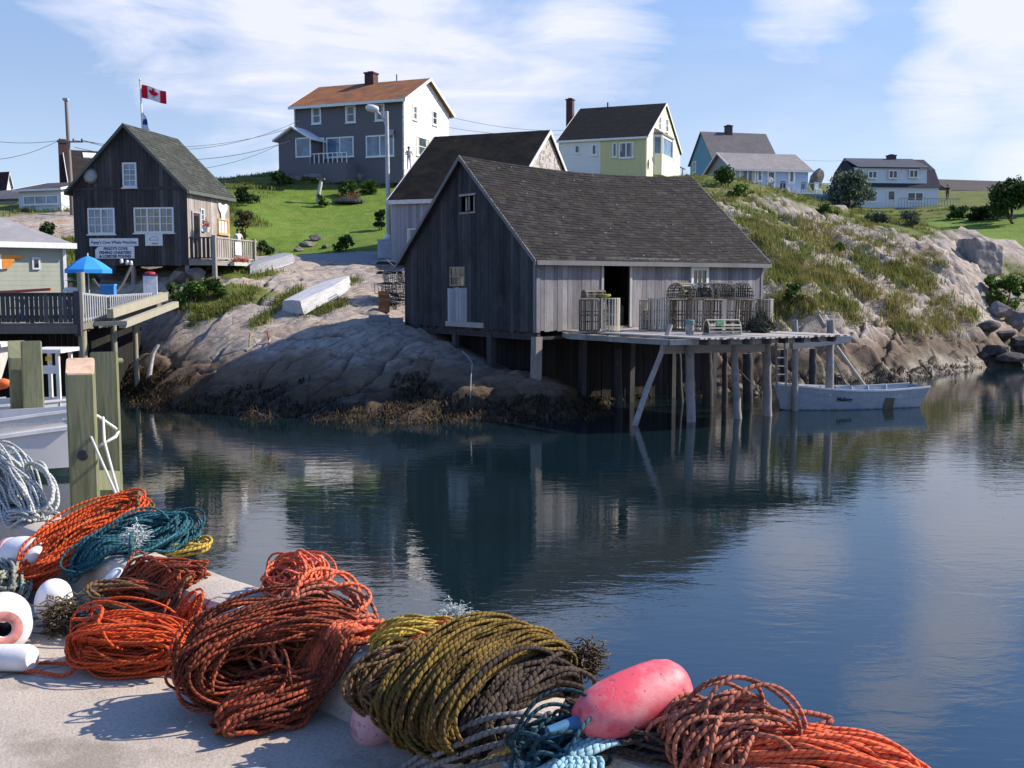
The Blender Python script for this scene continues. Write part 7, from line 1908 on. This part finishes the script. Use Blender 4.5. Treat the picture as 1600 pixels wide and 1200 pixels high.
# mooring ropes round the posts
pA = PD(-5, 665, 7.6); pB = PD(98, 657, 6.62)
rope_line("mooring_rope", "white mooring rope stretched from the left to the thick square pile", [pA, pA.lerp(pB, .5) + Vector((0, 0, -.012)), pB, PD(106, 660, 6.42)], .012, rp)
rope_line("mooring_rope", "white rope looped over the mossy pile and running down behind the coils", [PD(140, 648, 6.6), PD(152, 650, 6.7), PD(181, 670, 6.92), PD(185, 674, 6.95), PD(181, 682, 6.85), PD(150, 700, 6.75)], .011, rp)
rope_line("mooring_rope", "slanting white rope tied low between the two wharf piles", [PD(141, 680, 6.45), PD(165, 735, 6.3), PD(190, 792, 6.15)], .009, rp)
rope_line("mooring_rope", "second slanting white rope right of the first", [PD(161, 652, 6.7), PD(163, 690, 6.55), PD(186, 775, 6.2)], .009, rp)
# small boat with an open shelter at the back
d = 28.0; b0 = PZ(110, 668, 0); p = PD(82, 640, d)
M = frame(Vector((PD(108, 640, d).x, d, -.2)) - Vector((4.4, .9, 0)), (1, .2, 0))
t, rows = dory("skiff", "small white boat with an open white frame shelter moored under the boardwalk", M, 4.6, 1.9, 1.15, ww, wg, fittings=True, bow_rise=.1, flare=.8, transom=.9, cat="boat")
f0 = PD(66, 600, d); 
mb = MB(); zt = zat(d, 550); 
xs = [PD(k, 590, d).x for k in (66, 99)]
for xx in xs:
    for yy in (d - .3, d + .5): mb.bar((xx, yy, .5), (xx, yy, zt), .09, .09)
mb.build("shelter_posts", ww, t, world=True)
mb = MB(); mb.box((sum(xs) / 2, d + .1, zt + .05), (xs[1] - xs[0] + .35, 1.2, .10)); mb.build("shelter_roof", ww, t, world=True)
mb = MB(); zz = zat(d, 576); mb.box((sum(xs) / 2, d - .3, zz), (xs[1] - xs[0] - .1, .07, .22)); mb.build("shelter_rail", ww, t, world=True)
mb = MB(); mb.box((PD(85, 559, d).x, d - .36, zat(d, 559)), (.16, .02, .11)); mb.build("number_plate", plain("plate_yellow", (.75, .42, .03), .5), t, world=True)
def cabin():
    d = 29.0; p = PD(2, 590, d); t = thing("cabin_boat", "dark cabin front with a pale roof edge, cut by the left edge of the photo", "boat", (p.x - 1.2, d, 0), .1)
    mb, a, b, r = hull_mb(4.2, 1.8, .9, flare=.8); mb.move(lambda q: Vector((q.x - 3.2, q.y, q.z - .2))); mb.build("hull", ww, t, smooth=True, crease=rad(35), fix=False)
    z1, z0 = zat(d, 541), zat(d, 600); mb = MB(); mb.hexa([(-1.2, -.6, z0), (.9, -.6, z0), (.9, .6, z0), (-1.2, .6, z0), (-1.2, -.6, z1), (1.25, -.6, z1), (1.25, .6, z1), (-1.2, .6, z1)]); mb.build("cabin", ww, t)
    mb = MB(); mb.box((-.1, -.61, (z0 + z1) / 2 + .1), (1.5, .03, .5)); mb.build("pane", GLB, t); mb = MB(); mb.box((0, 0, z1 + .05), (2.9, 1.4, .09)); mb.build("roof", wg, t)
cabin()
q = PD(3, 600, 27.2); mb = MB(); mb.lathe([(.02, -.24), (.08, -.21), (.14, -.08), (.14, .08), (.08, .21), (.02, .24)], 16, Matrix.Rotation(rad(80), 3, 'Y'))
o = mb.build("fender", plain("fender_orange", (.75, .16, .04), .5), smooth=True); o.location = q; tag(o, "orange fender float hanging by the boat at the left edge", "fender")

# ------------------------------------------------------------------ ropes
def rope_mat(name, a, b, dirt=(.05, .035, .025), dirt_amt=.5, pitch=1.0, bump=.9):
    """three strand rope: uv.x counts metres along, uv.y goes round; colour differs from turn to turn"""
    g = G(name, .95, .06); uv = g.uv(); x, y = g.sep(uv)[:2]
    tw = g.ma('FRACT', g.ma('ADD', g.ma('MULTIPLY', x, 42.0 * pitch), g.ma('MULTIPLY', y, 1.0)))
    tri = g.ma('ABSOLUTE', g.ma('SUBTRACT', g.ma('MULTIPLY', tw, 2.0), 1.0))
    hgt = g.ma('POWER', g.ma('SUBTRACT', 1.0, g.ma('POWER', tri, 2.2)), .6)
    base = g.mix(g.mr(g.isl(), .15, .85), a, b); f = g.noise(g.oc(), 7, 5, .6); f2 = g.noise(g.oc(), 160, 3, .6)
    base = g.mix(g.mr(f, .47, .68, 0, dirt_amt), base, dirt)
    base = g.mix(g.mr(f2, .45, .75, 0, .35), base, tuple(min(1, k * 1.5) for k in a))
    base = g.mix(g.mr(tri, .80, 1.0, 0, .35), base, dirt)
    g.col(base); g.bump(g.ma('ADD', hgt, g.ma('MULTIPLY', f2, .15)), bump, .006)
    return g.m
def tubes_np(paths, r, nsides=7, closed=True):
    """many rope loops at once -> V, F, UV"""
    Vs, Fs, Us = [], [], []; off = 0
    an = np.linspace(0, 2 * np.pi, nsides, endpoint=False)
    for P in paths:
        P = np.asarray(P, float); m = len(P)
        if closed: T = np.roll(P, -1, 0) - np.roll(P, 1, 0)
        else: T = np.gradient(P, axis=0)
        T /= np.linalg.norm(T, axis=1)[:, None] + 1e-9
        A = np.zeros_like(P); a = np.cross(T[0], [0.31, .17, .93]); a /= np.linalg.norm(a)
        for i in range(m):
            a = a - T[i] * a.dot(T[i]); a /= np.linalg.norm(a) + 1e-9; A[i] = a
        B = np.cross(T, A)
        ring = P[:, None] + r * (A[:, None] * np.cos(an)[None, :, None] + B[:, None] * np.sin(an)[None, :, None])
        Vs.append(ring.reshape(-1, 3)); mm = m if closed else m - 1
        seg = np.linalg.norm(np.roll(P, -1, 0) - P, axis=1); cum = np.concatenate([[0], np.cumsum(seg)])
        i = np.arange(mm)[:, None]; k = np.arange(nsides)[None]; j = (i + 1) % m; l = (k + 1) % nsides
        F = np.stack([i * nsides + k, i * nsides + l, j * nsides + l, j * nsides + k], -1).reshape(-1, 4) + off
        u0 = np.broadcast_to(cum[:-1][:mm, None], (mm, nsides)); u1 = np.broadcast_to(cum[1:][:mm, None], (mm, nsides)); v0 = np.broadcast_to(k / nsides, (mm, nsides)); v1 = v0 + 1 / nsides
        U = np.stack([np.stack([u0, v0], -1), np.stack([u0, v1], -1), np.stack([u1, v1], -1), np.stack([u1, v0], -1)], 2).reshape(-1, 2)
        Fs.append(F); Us.append(U); off += m * nsides
    return np.concatenate(Vs), np.concatenate(Fs), np.concatenate(Us)
def hank(c, U, V_, a, b, rr, rw, n, seed, pinch=None, pinch_k=.5, m=64, wob=.018, floor=None, r=.008, sag=0.0, drift=1.0, bend=0.0, shape=1.0):
    """loops of one coil: ellipse axes U, V (radii a, b), bundle half thickness rr in plane and rw across; pinch = angle where the bundle is tied"""
    n = int(n * 1.75) if n > 15 else n
    rng = np.random.default_rng(seed); c = np.array(c); U = np.array(U, float); V_ = np.array(V_, float); U /= np.linalg.norm(U); V_ = V_ - U * V_.dot(U); V_ /= np.linalg.norm(V_); Wn = np.cross(U, V_)
    th = np.linspace(0, 2 * np.pi, m, endpoint=False); out = []
    for k in range(n):
        ph = rng.uniform(0, 2 * np.pi); q = rng.random() ** .45; dph = rng.normal() * .45 * drift
        if rng.random() < .10: q *= 1.22; dph *= 1.8
        p = ph + dph * np.sin(th + rng.uniform(0, 6.28)) * 1.6
        s = np.ones(m)
        if pinch is not None: s = 1 - pinch_k * np.exp(-((np.angle(np.exp(1j * (th - pinch)))) / .55) ** 2)
        wob_ = wob * rng.uniform(.7, 1.7)
        wv = sum(wob_ * rng.normal() / (h * .6) * np.sin(h * th + rng.uniform(0, 6.28)) for h in (1, 2, 3, 5))
        wv2 = sum(wob_ * rng.normal() / (h * .6) * np.sin(h * th + rng.uniform(0, 6.28)) for h in (1, 2, 3, 5))
        rad_ = q * rr * np.cos(p) * s + wv; w = q * rw * np.sin(p) * s + wv2
        ct, st_ = np.sign(np.cos(th)) * np.abs(np.cos(th)) ** shape, np.sign(np.sin(th)) * np.abs(np.sin(th)) ** shape
        P = c + ((a + rad_) * ct)[:, None] * U + ((b + rad_) * st_)[:, None] * V_ + w[:, None] * Wn
        P[:, 2] -= bend * ((np.abs(ct)) ** 2) * a
        out.append(P)
    return out
LIE = np.random.default_rng(99)
def lie(P, r, stack=.07):
    """keep a path on the wharf deck, over the kerb and off the other side"""
    P = np.array(P); o = (P[:, 0] - E0.x) * EN.x + (P[:, 1] - E0.y) * EN.y
    f = np.interp(o, [-CW - .15, -CW + .01, -.02, .05], [WZ, WZ + .25, WZ + .25, WZ - .6]) + r
    # smooth push up with a little spread so loops do not stack in one plane
    u = LIE.random() * stack; dpt = np.clip((f - P[:, 2]) / .12, 0, 1); P[:, 2] = np.where(P[:, 2] < f, f + u * dpt, P[:, 2])
    k = np.array([.25, .5, .25]); z = P[:, 2].copy()
    for _ in range(2): z = np.convolve(np.r_[z[-1], z, z[0]] if np.linalg.norm(P[0] - P[-1]) < .12 else np.r_[z[0], z, z[-1]], k, 'valid')
    P[:, 2] = np.maximum(z, f - .02); return P
def coil(name, label, loops, mat, r=.008, extra=None, group="coils of fishing rope along the wharf", sides=7, cat="rope coil", origin=None):
    r *= .72; loops = [lie(P, r) for P in loops]; V, F, UV = tubes_np(loops, r, sides)
    o0 = Vector(origin) if origin is not None else Vector(V.mean(0)); o0.z = V[:, 2].min()
    t = thing(name, label, cat, o0, 0, group)
    np_mesh("loops", V - np.array(o0), F, mat, t, smooth=True, uv=UV)
    for nm, P, closed, m2, r2 in (extra or []):
        V, F, UV = tubes_np([lie(p, r2) for p in P], r2, sides, closed); np_mesh(nm, V - np.array(o0), F, m2, t, smooth=True, uv=UV)
    return t
def spl(pts, n=40):
    """smooth open curve through points (Catmull-Rom)"""
    P = [Vector(p) for p in pts]; P = [P[0] * 2 - P[1]] + P + [P[-1] * 2 - P[-2]]; out = []
    k = len(P) - 3
    for i in range(k):
        for j in range(n // k + 1):
            t = j / (n // k + 1); a, b, c, d = P[i:i + 4]
            out.append(.5 * ((2 * b) + (c - a) * t + (2 * a - 5 * b + 4 * c - d) * t * t + (3 * b - a - 3 * c + d) * t ** 3))
    out.append(P[-2]); return np.array([tuple(q) for q in out])
def fray(c, r, n, length, seed, spread=(1, 1, 1)):
    rng = np.random.default_rng(seed); out = []
    for k in range(n):
        p = np.array(c) + rng.normal(size=3) * r * .35 * np.array(spread); d = rng.normal(size=3) * np.array(spread); d /= np.linalg.norm(d); q = [p]
        for j in range(5):
            d = d + rng.normal(size=3) * .5; d /= np.linalg.norm(d); q.append(q[-1] + d * length / 5)
        out.append(np.array(q))
    return out
R_OR = rope_mat("rope_orange", (.66, .105, .030), (.52, .085, .035), (.20, .05, .03), .45)
R_RB = rope_mat("rope_red_brown", (.40, .090, .045), (.105, .038, .025), (.035, .017, .013), .85)
R_BR = rope_mat("rope_brown", (.20, .12, .060), (.12, .075, .042), (.04, .028, .02), .6)
R_SA = rope_mat("rope_salmon", (.74, .17, .085), (.62, .13, .07), (.35, .08, .05), .3)
R_OL = rope_mat("rope_olive", (.20, .130, .034), (.095, .066, .030), (.028, .021, .013), .85)
R_YE = rope_mat("rope_yellow", (.52, .36, .07), (.36, .24, .06), (.10, .07, .03), .5)
R_TE = rope_mat("rope_teal", (.045, .14, .165), (.026, .078, .10), (.014, .026, .028), .6)
R_WH = rope_mat("rope_white_grey", (.52, .53, .51), (.36, .39, .39), (.16, .17, .16), .4)
R_DK = rope_mat("rope_dark", (.085, .065, .050), (.045, .036, .030), (.02, .016, .014), .6)
R_GR = rope_mat("rope_grey_green", (.30, .31, .26), (.20, .22, .18), (.08, .08, .06), .5)
R_GB = rope_mat("rope_blue_grey", (.20, .20, .20), (.12, .125, .13), (.04, .04, .042), .5)
R_PB = rope_mat("rope_pale_blue", (.32, .50, .56), (.20, .38, .46), (.08, .14, .16), .3)
R_PK = rope_mat("rope_dusky_red", (.42, .15, .10), (.27, .10, .065), (.09, .045, .03), .6)
R_FR = rope_mat("rope_frayed", (.17, .13, .085), (.10, .08, .055), (.04, .03, .02), .5)
R_FW = rope_mat("rope_frayed_white", (.60, .68, .68), (.50, .58, .58), (.3, .35, .35), .2)
ED_, EN_ = np.array(ED), np.array(EN); Zu = np.array([0, 0, 1.0])
def PW(px, py, z): return np.array(PZ(px, py, z))
# A: bright orange coil, left of centre
c = PW(212, 1000, 2.70)
A_loops = hank(c + [0, -.03, .0], (1, -.10, 0), (0, .15, 1), .215, .055, .045, .15, 78, 1, pinch=math.pi, pinch_k=.5, wob=.012)
ex = [("loose_end", [spl([c + [-.20, .02, 0], PW(110, 1052, 2.62), PW(60, 1050, 2.615), PW(24, 1046, 2.615), PW(30, 1038, 2.615), PW(80, 1036, 2.615), PW(140, 1040, 2.63)])], False, R_OR, .0075),
      ("loose_end", [spl([c + [-.10, -.12, -.02], PW(180, 1052, 2.62), PW(240, 1052, 2.615), PW(300, 1046, 2.63)])], False, R_OR, .0075),
      ("frayed_end", fray(PW(98, 965, 2.67), .09, 260, .12, 3), False, R_FR, .0028),
      ("binding", [spl([c + [-.28, .03, .08], c + [-.15, -.01, .09], c + [-.07, -.06, .09], c + [.02, -.05, .085]]), spl([c + [-.26, .10, .10], c + [-.16, .04, .13], c + [-.12, -.06, .12], c + [-.15, -.14, .04]])], False, R_OR, .008)]
coil("rope_coil", "bright orange rope coil in front of the kerb with a loose loop on the concrete", A_loops, R_OR, .0072, ex)
# A2: dull red brown coil leaning on the kerb behind it
c = PW(242, 936, 2.75)
A2 = hank(c, ED_ * .8 + EN_ * .4, Zu, .19, .05, .05, .11, 48, 2, wob=.014)
coil("rope_coil", "dull red brown rope coil leaning on the kerb behind the bright orange coil", A2, R_RB, .0075, [("olive_turns", hank(c + [-.02, -.12, .06], (1, -.15, 0), (0, .5, .5), .22, .045, .02, .02, 4, 5, wob=.01), True, R_BR, .008)])
# B: the big dark red coil
c = PW(445, 1010, 2.80)
B1 = hank(c + [-.04, -.04, .0], (.90, .44, .10), (-.08, -.02, 1), .285, .115, .05, .15, 92, 3, wob=.014, drift=.7)
B1 += hank(c + [-.12, -.10, -.10], (.85, -.30, 0), (0, .3, .9), .20, .06, .04, .07, 22, 31, wob=.018)
c2 = PW(470, 1085, 2.68)
B2 = hank(c2 + [-.03, -.05, 0], (.86, .44, .12), (-.1, -.1, .9), .225, .035, .03, .075, 40, 4, wob=.012)
ex = [("lower_bundle", B2, True, R_RB, .0078), ("loose_loop", hank(c + [.17, .10, .12], (.7, .3, .2), (0, .4, .9), .12, .09, .012, .012, 4, 8, wob=.02), True, R_SA, .0075),
      ("bright_turns", hank(c + [.12, .0, .0], (.6, .5, .4), (-.2, .3, 1), .17, .16, .03, .02, 9, 9, wob=.02), True, R_PK, .0078),
      ("salmon_tail", hank(c2 + [.20, .08, .05], (.7, .5, .4), (0, .5, .8), .10, .035, .03, .03, 14, 10, wob=.01), True, R_SA, .0078),
      ("frayed_end", fray(PW(355, 1105, 2.64), .05, 26, .10, 6), False, R_BR, .005)]
coil("rope_coil", "large dark red brown rope coil heaped against the kerb in the middle foreground", B1, R_RB, .0078, ex)
c = PW(462, 905, 2.93)
coil("rope_coil", "salmon orange rope coil on top of the kerb behind the large dark red coil", hank(c, ED_ * .95 - EN_ * .1, EN_ * .8 + Zu * .55, .135, .075, .045, .05, 34, 12, wob=.012), R_SA, .0072)
# C: olive coil
c = PW(752, 1075, 2.86)
C1 = hank(c + [-.02, .01, .01], (.66, .72, .16), (-.12, -.06, 1), .285, .125, .035, .165, 112, 13, wob=.009, drift=.45)
C2 = hank(c + [.13, -.05, -.03], (.68, .72, .10), (-.1, -.1, 1), .215, .095, .045, .075, 44, 14, wob=.012, drift=.6)
ex = [("dark_turns", C2, True, R_DK, .0085), ("grey_turns", [spl([PW(628, 1200, 2.68), PW(700, 1150, 2.80), PW(770, 1120, 2.88), PW(840, 1118, 2.88), PW(872, 1140, 2.84), PW(868, 1172, 2.78)]), spl([PW(630, 1205, 2.66), PW(700, 1170, 2.78), PW(780, 1140, 2.87), PW(850, 1138, 2.86), PW(868, 1165, 2.80)]), spl([PW(640, 1208, 2.66), PW(720, 1180, 2.77), PW(790, 1160, 2.83), PW(845, 1160, 2.82)]), spl([PW(690, 1215, 2.68), PW(760, 1190, 2.76), PW(820, 1180, 2.78), PW(860, 1190, 2.74)])], False, R_GB, .0095),
      ("frayed_end", fray(PW(918, 1030, 2.90), .06, 260, .075, 16, (.7, .7, 1)), False, R_FR, .0022), ("yellow_turn", [spl([PW(700, 1208, 2.70), PW(780, 1180, 2.78), PW(835, 1150, 2.84), PW(852, 1160, 2.82), PW(845, 1185, 2.78)])], False, R_YE, .0085)]
coil("rope_coil", "big olive and brown rope coil draped over the kerb, centre bottom of the photo", C1, R_OL, .0088, ex)
c = PW(655, 1000, 2.88)
coil("rope_coil", "yellow rope coil on the kerb with a frayed white tuft, behind the olive coil", hank(c + [0, 0, -.01], EN_ * .6 + ED_ * .5, Zu, .13, .05, .035, .08, 44, 17, wob=.01), R_YE, .0082,
     [("frayed_end", fray(PW(708, 968, 2.93), .05, 420, .075, 18), False, R_FW, .0011), ("orange_turn", hank(c + [.06, -.05, .0], EN_ * .6 + ED_ * .5, Zu, .13, .05, .01, .02, 5, 19, wob=.008), True, R_OR, .0078)])
rope_t = [lie(spl([PW(606 + 9 * k, 1135, 2.64), PW(594 + 10 * k, 1085, 2.74), PW(614 + 9 * k, 1036, 2.87 + .012 * k), PW(662 + 6 * k, 1004, 2.90 + .012 * k), PW(714, 986 + 4 * k, 2.93 + .01 * k), PW(716, 968, 2.94)]), .0105) for k in range(4)]
V, F, UV = tubes_np(rope_t, .0095, 8, False); o = np_mesh("rope", V, F, R_WH, smooth=True, uv=UV); tag(o, "thick pale rope strands running along the left side of the olive coil", "rope")
# teal ropes bottom centre
c = PW(800, 1195, 2.72)
tl = [spl([PW(770 + 9 * k, 1232, 2.66), PW(850 + 4 * k, 1200 - 3 * k, 2.84), PW(915, 1180 - 7 * k, 2.885 + .004 * k), PW(955, 1163 - 7 * k, 2.89 + .004 * k), PW(980 - 5 * (k % 3), 1160 - 7 * k, 2.885)]) for k in range(6)] + [spl([PW(800 + 14 * k, 1235, 2.68), PW(850 + 10 * k, 1212, 2.86), PW(884 + 12 * k, 1186, 2.885), PW(892 + 12 * k, 1198, 2.885), PW(880 + 12 * k, 1232, 2.86)]) for k in range(5)]
V, F, UV = tubes_np([lie(p, .0085) for p in tl], .0085, 8, False); o = np_mesh("rope_bundle", V, F, R_PB, smooth=True, uv=UV); tag(o, "pale blue ropes lying at the bottom edge under the pink buoy", "rope bundle")
c = PW(985, 1203, 2.74)
coil("rope_coil", "dark brown rope coil half hidden under the pink buoy at the bottom", hank(c + [.02, -.04, 0], (.8, -.5, .0), (.1, .3, .9), .19, .06, .05, .10, 48, 22, wob=.016), R_DK, .0085)
c = PW(905, 1150, 2.86)
coil("rope_coil", "tangled dark teal rope coil between the olive coil and the pink buoy", hank(c + [-.05, -.06, .0], EN_ * .7 + ED_ * .5, Zu, .12, .05, .04, .07, 15, 51, wob=.018), rope_mat("rope_dark_teal", (.035, .085, .105), (.02, .04, .05), (.012, .016, .018), .6), .0085)
c = PW(640, 1045, 2.84)
coil("rope_coil", "small ochre and brown rope coil on the kerb face between the red and olive coils", hank(c + [-.02, -.05, -.03], EN_ * .75 + ED_ * .3, Zu, .14, .07, .035, .06, 30, 52, wob=.014), R_BR, .0085)
# D, E at bottom right
c = PW(1135, 1145, 2.92)
coil("rope_coil", "dusky red brown rope coil standing on the kerb, right of the pink buoy", hank(c + [0, -.02, -.02], EN_ * .8 + ED_ * .35, Zu + ED_ * .1, .13, .085, .04, .115, 52, 23, wob=.016), R_PK, .0088,
     [("loose_loop", [spl([c + [-.02, -.12, -.02], PW(1175, 1125, 2.93), PW(1240, 1112, 2.93), PW(1290, 1120, 2.90), PW(1298, 1128, 2.89), PW(1270, 1135, 2.88), PW(1220, 1150, 2.87)])], False, R_PK, .0088)])
c = PW(1275, 1205, 2.84)
coil("rope_coil", "bright orange red rope coil at the bottom right over the kerb edge", hank(c, (1, -.22, 0), (.05, .25, .9), .25, .06, .045, .13, 66, 24, wob=.014), rope_mat("rope_orange_red", (.78, .17, .075), (.66, .125, .055), (.34, .08, .05), .3), .0088, [("dark_turns", hank(c + [-.10, -.04, .05], (1, -.25, 0), (.1, .7, .35), .16, .06, .03, .02, 7, 25, wob=.012), True, R_PK, .0088)])
# left group
c = PW(22, 770, 2.98)
coil("rope_coil", "white grey rope coil draped over the kerb at the left edge", hank(c, (.55, -.45, -.55), (.6, -.1, .55), .30, .10, .05, .07, 26, 26, wob=.016, pinch=math.pi * .97, pinch_k=.5), R_WH, .0095,
     [("loose_loop", hank(c + [.16, -.05, .05], (.4, -.4, -.5), (.7, 0, .4), .17, .085, .012, .012, 4, 27, wob=.01), True, R_WH, .0095), ("knot", [spl([PW(4, 690, 3.15), PW(16, 694, 3.14), PW(24, 712, 3.10), PW(30, 726, 3.08)])], False, R_WH, .012)])
c = PW(20, 822, 2.75)
coil("rope_coil", "dark brown matted rope coil under the white grey one at the left edge", hank(c, (.8, -.3, 0), (.2, .6, .4), .17, .08, .05, .07, 34, 28, wob=.02), R_DK, .0095)
c = PW(128, 838, 2.88)
I_ = hank(c, (.72, .50, .42), (-.45, .45, .35), .34, .075, .05, .075, 58, 29, pinch=math.pi, pinch_k=.75, wob=.012, bend=.12)
coil("rope_coil", "long orange rope hank lying up over the kerb in front of the timber piles", I_, R_OR, .0088, [("brown_turns", hank(c + [.12, .05, .05], (.72, .5, .3), (-.4, .45, .35), .2, .06, .03, .03, 10, 30, wob=.012), True, R_BR, .0088), ("frayed_end", fray(PW(115, 886, 2.68), .09, 240, .13, 32, (1, .8, .6)), False, R_FR, .003)])
c = PW(205, 852, 2.86)
coil("rope_coil", "teal blue rope coil over the kerb, right of the orange hank", hank(c, (.80, .42, .30), (-.3, .5, .35), .26, .085, .05, .07, 56, 33, wob=.014, pinch=math.pi, pinch_k=.5, bend=.1), R_TE, .0088,
     [("yellow_loop", hank(c + [.24, .08, -.02], (.9, .3, 0), (-.2, .7, .2), .12, .06, .02, .012, 5, 34, wob=.012), True, R_YE, .0080), ("pale_band", fray(PW(212, 838, 2.96), .05, 160, .07, 35), False, R_FW, .0016), ("hanging_end", [spl([PW(205, 835, 2.98), PW(204, 855, 2.93), PW(204, 885, 2.80), PW(203, 900, 2.72)])], False, R_TE, .010)])
c = PW(8, 905, 2.70)
coil("rope_coil", "pale grey green rope bundle on the concrete at the left edge", hank(c, (.5, -.7, -.1), (.5, .3, .4), .16, .05, .045, .05, 24, 36, wob=.014), R_GR, .012)
V, F, UV = tubes_np([lie(spl([PW(40, 966, 2.615), PW(70, 964, 2.615), PW(104, 958, 2.62)]), .009)], .009, 8, False); tag(np_mesh("rope", V, F, R_PB, smooth=True, uv=UV), "short piece of pale blue rope on the concrete between two white floats", "rope")

# ------------------------------------------------------------------ floats and buoys
def buoy_mat(name, c, worn, spots, amt=.5, rough=.5):
    g = G(name, rough, .4); oc = g.oc(); f = g.noise(oc, 9, 6, .65); f2 = g.noise(oc, 34, 4, .7)
    col = g.mix(g.mr(f, .45, .7, 0, .7), c, worn); col = g.mix(g.mr(f2, .60, .70, 0, amt), col, spots)
    col = g.mix(g.mr(g.noise(g.map(oc, (1, 1, 1), (3, 1, 7)), 6, 5, .7), .60, .68, 0, amt), col, spots); g.col(col); g.bump(f2, .25, .004); return g.m
def buoy(label, c, axis_, prof, m, hole=None, n=28, extra=None, spindle=None, name="buoy"):
    t = thing(name, label, "buoy", c, 0, "fishing buoys along the wharf"); M = Vector(axis_).to_track_quat('Z', 'Y').to_matrix()
    mb = MB(); base = 0
    for r, z in prof:
        for k in range(n): a = 2 * math.pi * k / n; mb.v.append(tuple(M @ Vector((r * math.cos(a), r * math.sin(a), z))))
    for i in range(len(prof) - 1):
        for k in range(n): l = (k + 1) % n; mb.f.append((i * n + k, i * n + l, (i + 1) * n + l, (i + 1) * n + k))
    if not hole: mb.f.append(tuple(reversed(range(n)))); mb.f.append(tuple((len(prof) - 1) * n + k for k in range(n)))
    mb.build("body", m, t, smooth=True, crease=rad(60))
    for nm, p2, m2 in (extra or []):
        mb = MB(); mb.lathe(p2, n, M, caps=(nm == 'spindle')); mb.build(nm, m2, t, smooth=True, crease=rad(60))
    return t
def eggprof(r, h, top=.6, n=16, flat=.15): return [(max(.004, r * math.sin(math.pi * (k / n)) ** .62 * (1 - (1 - top) * (k / n) ** 2)), -h / 2 + h * (.5 - .5 * math.cos(math.pi * k / n))) for k in range(n + 1)]
pinkm = buoy_mat("buoy_pink", (.70, .075, .11), (.76, .36, .35), (.13, .045, .045), .9, .5)
a, b = np.array(PD(903, 1128, 2.86)), np.array(PD(1070, 1066, 3.04)); ax = b - a; Lp = np.linalg.norm(ax)
pr = [(.028, 0), (.048, .006), (.060, .02), (.080, .05), (.096, .11), (.103, .18), (.106, .26), (.103, .31), (.093, .345), (.070, .372), (.037, .386), (.004, .39)]; kz = Lp / .39
buoy("large worn pink buoy lying on the ropes at the bottom of the photo", a, ax, [(r * .9, z * kz) for r, z in pr], pinkm, extra=[("spindle", [(.018, -.10), (.020, .01)], plain("spindle_blue", (.05, .16, .30), .6))])
whm = buoy_mat("buoy_white", (.74, .72, .72), (.62, .58, .58), (.45, .38, .38), .2, .45)
c = PW(84, 938, 2.72); buoy("white egg shaped float beside the bright orange coil", c, (.25, -.2, 1), eggprof(.088, .20, .8), whm)
c = np.array(PD(6, 985, 4.42)); axd = np.array([.42, -.85, .10])
c[2] = WZ + .112
cyl = [(.032, .14), (.034, .152), (.075, .150), (.098, .140), (.112, .115), (.116, .07), (.116, -.12), (.105, -.15), (.07, -.165), (.032, -.165)]
buoy("white drum float with a dark centre hole and red stained rim at the left edge", c, axd, list(reversed(cyl)), buoy_mat("buoy_drum", (.74, .72, .73), (.70, .62, .62), (.6, .4, .38), .25), hole=True, extra=[("hole_liner", [(.0335, .148), (.030, -.16)], plain("hole_dark", (.03, .03, .035))), ("stained_ring", [(.034, .1522), (.036, .1545), (.066, .1535), (.076, .1505)], plain("ring_red", (.66, .26, .22), .6, .3, .35, 20))])
c = np.array(PD(-6, 1024, 4.15)); c[2] = WZ + .055; buoy("small white cylinder float lying in front of the drum float", c, (.9, -.15, .05), [(.004, -.17), (.045, -.168), (.055, -.15), (.055, .14), (.045, .165), (.004, .17)], whm)
c = PW(34, 866, 2.80); buoy("white and pink float under the orange hank at the left", c, (.9, -.3, .15), eggprof(.095, .30, .9), whm, extra=[("pink_end", [(.004, -.156), (.070, -.140), (.092, -.085), (.0925, -.06), (.06, -.06)], buoy_mat("buoy_pale_pink", (.72, .34, .33), (.7, .5, .5), (.4, .2, .2), .3))])
c = PW(588, 1116, 2.69); buoy("pink and white speckled buoy squeezed between the dark red and olive coils", c, (.35, -.25, 1), eggprof(.085, .24, .9), buoy_mat("buoy_speckled", (.70, .34, .36), (.68, .60, .58), (.24, .04, .06), .9), extra=[("spindle", [(.014, -.20), (.016, -.10)], plain("spindle_blue", (.05, .16, .30), .6))])
c = PW(178, 912, 2.76); buoy("small white float half hidden behind the red brown coil", c, (.5, .2, .8), eggprof(.055, .16, .8), whm)
c = PW(484, 893, 2.95); buoy("salmon coloured float inside the salmon rope coil on the kerb", c, (.6, .3, .5), eggprof(.055, .17, .8), buoy_mat("buoy_salmon", (.76, .25, .17), (.78, .40, .32), (.4, .12, .1), .3))
